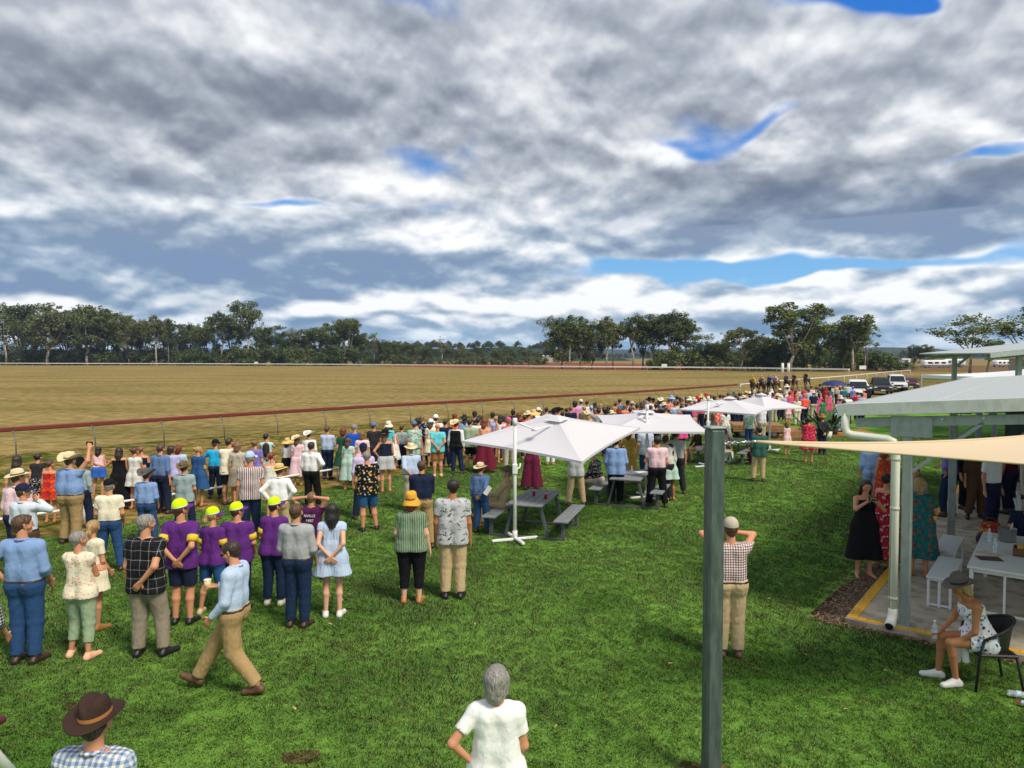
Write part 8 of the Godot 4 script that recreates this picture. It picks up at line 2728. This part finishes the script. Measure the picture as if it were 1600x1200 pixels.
		"10.90 30.92 1.74 20 m 1.00 table table stand 20 0 0 1 1 0 - 0|rolled|pin:white:lilac@14|trousers|stone|short|brown|||||||person in lilac striped shirt leaning at the third picnic table",
		"-0.22 15.75 1.72 75 m 1.00 lap lap sitcross -10 -12 0 2 1 0 - 1|long|sand|slacks|sand|short|grey|fedora|felt_olive|||tan||person seated in brown hat and khaki clothes on the bench of the nearest picnic table",
		"2.28 18.75 1.72 60 m 1.00 lap lap sit 0 12 0 2 1 0 - 1|long|leaf:black:palegrey:grey@5|slacks|stone|bald|black|||||||person seated in black floral shirt and stone trousers at the second picnic table",
		"7.35 24.90 1.64 -60 f 1.00 table table sit 20 16 0 1 1 0 - 1|tank|floral:white:grey:palepink@4|slacks|white|long|dark|||||||dark-haired person seated in print top at the third picnic table",
		"7.75 26.00 1.64 -40 f 1.00 table table sit 20 10 0 1 1 0 - 1|tank|palepink|slacks|white|bun|red|||||||fair person seated in white and pink beyond the dark-haired woman",
		"9.05 25.60 1.64 50 f 1.00 table table sit 20 12 0 1 1 0 - 1|tee|wine|maxi|wine|curly|black|||||||person with curly black hair seated in maroon top at the third picnic table",
		"8.75 24.70 1.64 60 f 1.00 table table sit 20 14 0 1 1 0 - 1|tee|floral:offwhite:plum:navy@4|slacks|plum|bob|dark|||||||dark-haired person seated in floral shirt at the end of the third picnic table",
		"6.75 25.60 1.64 110 f 1.00 lap lap sit 20 5 0 1 1 0 - 1|long|darkbrown|mini|palepink|bob|dark|||||||person seated in brown leather jacket on the outer bench of the third table",
		"5.46 8.12 1.68 84 f 1.00 lap table sit -10 20 14 3 1 1 - 1|dress_tank|floral:white:blue:navy@4|mini|navy|bob|blonde|fedora|felt|darkbrown|_tan|offwhite||person seated in brown hat and blue floral sundress on the black chair, holding a bottle",
		"6.08 12.14 1.71 172 f 1.00 phone phone stand 0 0 8 3 0 1 - 2|dress_tank|black|midi|navy|long|dark|||||bare||person with long brown hair in long black strapless dress photographing with a phone",
		"6.63 12.50 1.65 -60 f 1.00 drink drink stand 0 0 0 2 0 0 slab 2|dress_tank|blotch:red:wine:palepink@5|maxi|navy|bun|dark|||||tan||person in long red patterned dress behind the downpipe",
		"6.88 11.90 1.68 -30 f 1.20 drink drink stand 20 0 0 2 0 0 slab 2|dress_tee|blotch:teal:forest:rust@4|midi|navy|bob|blonde|||||tan||blonde person in teal patterned dress standing behind the steel post",
		"7.64 13.40 1.65 150 f 1.00 down down wide 0 4 0 2 0 0 slab 2|tee|dots:steelblue:white@5|slacks|navy|bun|dark|||||tan||person in blue spotted top beyond the teal dress",
		"9.09 17.20 1.65 -20 f 1.00 down down stand 45 0 0 1 0 0 - 2|dress_tank|blotch:rust:orange:red@4|midi|navy|long|red|||||tan||person in orange dress beyond the downpipe elbow",
		"9.31 18.00 1.76 0 m 1.00 down down stand 20 0 0 1 1 0 - 2|rolled|black|trousers|black|short|light|||||||person in black shirt and trousers beside the orange dress",
		"8.95 17.60 1.76 -10 m 1.00 down down stand 45 0 0 1 1 0 - 2|rolled|skyblue|jeans|skyblue|short|brown|cap|blue|||||person in blue cap and pale denim overalls beside the black shirt",
		"10.17 16.40 1.76 30 m 1.00 hip drink shiftl 50 2 0 2 1 0 slab 2|rolled|violet|jeans|darkjeans|short|dark|||||||person in purple shirt and dark jeans standing inside the pavilion",
		"11.04 17.20 1.76 -150 m 1.00 down down stand 20 0 0 1 1 0 slab 2|long|black|trousers|black|short|dark|||||||person in black suit inside the pavilion beside the purple shirt",
		"10.66 16.20 1.76 170 m 1.00 down down shift 20 0 0 1 1 0 slab 2|rolled|brown|trousers|brown|short|dark|||||||person in brown shirt and trousers inside the pavilion",
		"8.88 12.12 1.72 142 m 1.00 chin table sit 0 14 0 3 1 1 slab 1|polo|navy|slacks|charcoal|cropped|grey|||||||grey-haired person in dark polo seated at the front table, hand on chin",
		"9.03 11.18 1.64 57 f 1.00 table table sit 0 12 0 2 1 0 slab 1|tank|teal|slacks|navy|bob|light|||||||person in teal sleeveless top seated at the far side of the front table",
		"11.74 16.68 1.76 20 m 1.00 down down stand 20 0 0 1 1 0 slab 3|tee|maroon|slacks|navy|bun|red|||||||person in maroon top by the far corner post inside the pavilion",
		"12.83 17.23 1.65 160 f 1.00 down down stand 45 0 0 1 0 0 slab 3|tee|skyblue|slacks|charcoal|short|grey|||||tan||person in sky blue top next to the far corner post inside the pavilion",
		"13.91 17.78 1.76 -70 m 1.00 down down stand 45 0 0 1 1 0 slab 3|tee|palegrey|slacks|stone|long|dark|||||||person in pale grey top left of the middle of the far row inside the pavilion",
		"13.31 16.16 1.65 40 f 1.00 down down shift 20 0 0 1 0 0 slab 3|tee|wine|slacks|navy|bob|dark|||||tan||person in wine top in the middle of the far row inside the pavilion",
		"14.39 16.71 1.76 100 m 1.00 down down stand 45 0 0 1 1 0 slab 3|tee|charcoal|slacks|charcoal|short|brown|||||||person in charcoal top right of the middle of the far row inside the pavilion",
		"13.79 15.08 1.65 20 f 1.00 down down stand 45 0 0 1 0 0 slab 3|tee|olive|slacks|stone|short|brown|||||tan||person in olive top near the shaded chairs inside the pavilion",
		"14.88 15.63 1.76 160 m 1.00 down down shift 45 0 0 1 1 0 slab 3|tee|red|slacks|navy|bob|light|||||||person in red top beyond the shaded table inside the pavilion",
		"15.96 16.18 1.65 -70 f 1.00 down down stand 45 0 0 1 0 0 slab 3|tee|rose|slacks|charcoal|long|dark|||||tan||person in rose top beyond the cross-back chairs inside the pavilion",
		"15.36 14.56 1.76 40 m 1.00 down down stand 45 0 0 1 1 0 slab 3|tee|lilac|slacks|stone|short|grey|||||||person in lilac top at the right end of the far row inside the pavilion",
		"16.45 15.11 1.65 100 f 1.00 down down stand 20 0 0 1 0 0 slab 3|tee|navy|slacks|navy|short|black|||||tan||person in navy top deepest in the shade inside the pavilion",
		"10.35 15.23 1.76 200 m 1.00 down down shift 20 0 0 1 1 0 slab 3|tee|white|slacks|navy|long|dark|||||||dark-haired person in white top by the lawn-side posts inside the pavilion",
		"12.05 16.06 1.65 150 f 1.00 down down stand 20 0 0 1 0 0 slab 3|tee|navy|slacks|charcoal|short|grey|||||tan||grey-haired person in navy top behind the shaded table inside the pavilion",
		"13.75 16.89 1.76 -60 m 1.00 down down shift 45 0 0 1 1 0 slab 3|tee|coral|slacks|stone|bob|brown|||||||brown-haired person in coral top beside the bar counter end inside the pavilion",
		"12.62 14.09 1.65 60 f 1.00 down down shift 20 0 0 1 0 0 slab 3|tee|black|slacks|navy|bun|black|||||tan||black-haired person in black top at the middle of the bar counter inside the pavilion",
		"14.32 14.92 1.76 120 m 1.00 down down shift 20 0 0 1 1 0 slab 3|tee|cream|slacks|charcoal|bob|light|||||||light-haired person in cream top queueing at the bar counter inside the pavilion",
		"16.02 15.75 1.65 200 f 1.00 down down stand 20 0 0 1 0 0 slab 3|tee|steelblue|slacks|stone|short|brown|||||tan||brown-haired person in steelblue top under the pavilion brace inside the pavilion",
		"14.90 12.95 1.76 150 m 1.00 down down stand 45 0 0 1 1 0 slab 3|tee|pink|slacks|navy|long|red|||||||red-haired person in pink top between the two shaded rows inside the pavilion",
		"16.60 13.79 1.65 -60 f 1.00 down down stand 45 0 0 1 0 0 slab 3|tee|grey|slacks|charcoal|short|dark|||||tan||dark-haired person in grey top next to the side panels inside the pavilion",
		"13.40 18.43 1.76 60 m 1.00 down down stand 45 0 0 1 1 0 slab 3|tee|mint|slacks|stone|bob|blonde|||||||blonde-haired person in mint top beyond the purple shirt inside the pavilion",
		"12.28 15.63 1.65 120 f 1.00 down down shift 20 0 0 1 0 0 slab 3|tee|rust|slacks|navy|short|dark|||||tan||dark-haired person in rust top at the counter corner inside the pavilion",
	]
	var groups := ["race spectators on the lawn", "people seated at tables", "people around the pavilion", "people in the shade of the pavilion"]
	for row in rows:
		var w: PackedStringArray = row.split("|")
		var n := w[0].split(" ")
		var sp := {"h": float(n[2]), "sex": n[4], "build": float(n[5]), "arms": [n[6], n[7]], "legs": n[8], "turn": float(n[9]), "lean": float(n[10]), "nod": float(n[11]), "near": int(n[12]), "tuck": n[13] == "1", "face": n[14] == "1",
			"top": w[1], "topc": w[2], "bot": w[3], "botc": w[4], "hair": w[5], "hairc": "hair_" + w[6], "hat": w[7], "hatc": w[8], "band": w[9], "skin": "skin" + w[10], "shoes": w[11] if w[11] else "darkbrown"}
		if w[12]:
			sp.vest = w[12]
		var o := person(sp, w[13], Vector3(float(n[0]), 0.1 if n[15] == "slab" else 0.0, -float(n[1])), float(n[3]), groups[int(n[16])])
		extras(o, sp, w[13])


# things that only one or two people wear or hold
func extras(o: Node3D, sp: Dictionary, label: String) -> void:
	var j := skeleton(sp)
	var k: float = sp.h / 1.75
	if label.contains("purple polo"):
		for s in ["L", "R"]:
			var mid: Vector3 = j["sh" + s].lerp(j["el" + s], 0.46)
			var d: Vector3 = (j["el" + s] - j["sh" + s]).normalized()
			tube("sleeve_band", [mid, mid + d * 0.085], [0.074 * (1.0 if sp.sex == "m" else 0.92) * (0.7 + 0.3 * sp.build)], plain("d8b92c", 0.8), o, 14)
	if label.contains("walking with a coffee"):
		var hx: Transform3D = j.HT
		for s in [-1.0, 1.0]:
			var lens := box("sunglasses", Vector3(0.05, 0.034, 0.008), plain("15120f", 0.2), o, hx * off(s * 0.032, 0.004, -0.104), 0.003)
			box("sunglasses_arm", Vector3(0.006, 0.01, 0.1), plain("15120f", 0.3), lens, off(s * 0.047, 0.008, 0.05), 0.002)
		var w: Vector3 = j.wrR
		var f: Vector3 = (j.wrR - j.elR).normalized()
		place_held("coffee_cup", o, w + f * 0.085 + Vector3(0, -0.04, -0.015))
	if label.contains("raising a phone"):
		var w: Vector3 = o.transform * (j.wrR + Vector3(-0.03, 0.09, -0.05))
		var ph := tag(box("phone", Vector3(0.15, 0.075, 0.009), plain("151517", 0.2), self, Transform3D(o.basis.orthonormalized(), w), 0.004), "black phone held overhead by the large man in straw hat", "phone")
	if label.contains("long black strapless dress"):
		var w: Vector3 = o.transform * ((j.wrR + j.wrL) * 0.5 + Vector3(0, 0.06, -0.07))
		tag(box("phone", Vector3(0.15, 0.076, 0.009), plain("2a2a30", 0.2), self, Transform3D(o.basis.orthonormalized(), w), 0.004), "phone held up in both hands by the woman in black strapless dress", "phone")
	if label.contains("filming with phone"):
		var w: Vector3 = o.transform * ((j.wrR + j.wrL) * 0.5 + Vector3(0, 0.08, -0.06))
		tag(box("phone", Vector3(0.075, 0.15, 0.009), plain("151517", 0.2), self, Transform3D(o.basis.orthonormalized(), w), 0.004), "phone filming the race, held by the man in cream shirt and black shorts", "phone")
	if label.contains("using binoculars"):
		var w: Vector3 = o.transform * ((j.wrR + j.wrL) * 0.5 + Vector3(0, 0.055, -0.03))
		var b := thing("binoculars", "black binoculars held by the man in red checked shirt", "binoculars", w)
		b.basis = o.basis.orthonormalized()
		for s in [-1.0, 1.0]:
			tube("barrel", [Vector3(s * 0.034, 0, 0.05), Vector3(s * 0.036, 0, -0.08)], [0.02, 0.026], plain("18181a", 0.4), b, 10)
		box("bridge", Vector3(0.05, 0.02, 0.05), plain("18181a", 0.4), b, off(0, 0, -0.01), 0.004)
	if label.contains("black backpack"):
		part("backpack", cached("backpack", func() -> Mesh:
			var bs := PackedFloat32Array()
			bone(bs, Vector3(0, 1.36, 0.17), 0.10, Vector3(0, 1.12, 0.18), 0.12, 0.05)
			return net_mesh([net({"bones": bs, "cell": 0.025})])), plain("17171a", 0.7), o)
	if label.contains("purple jersey"):
		var tm := TextMesh.new()
		tm.text = "NVILLE\n1887"
		tm.font_size = 16
		tm.pixel_size = 0.0042
		tm.depth = 0.004
		part("jersey_print", tm, plain("e8e2ee", 0.7), o, j.T * off(0, 0.33, 0.142))
	if label.contains("jeans") and sp.near == 3 and label.contains("light blue shirt"):
		box("back_patch", Vector3(0.05, 0.035, 0.006), plain("7a5638", 0.7), o, off(0.07, 0.955, 0.145), 0.002)
	if label.contains("brown hat and blue floral"):
		held_bottle.position = o.transform * (j.wrR + (j.wrR - j.elR).normalized() * 0.09 + Vector3(0.0, -0.06, -0.03))


func place_held(called: String, o: Node3D, where: Vector3) -> void:
	var n := get_node_or_null(called) as Node3D
	if n and where != Vector3.ZERO:
		n.position = o.transform * where
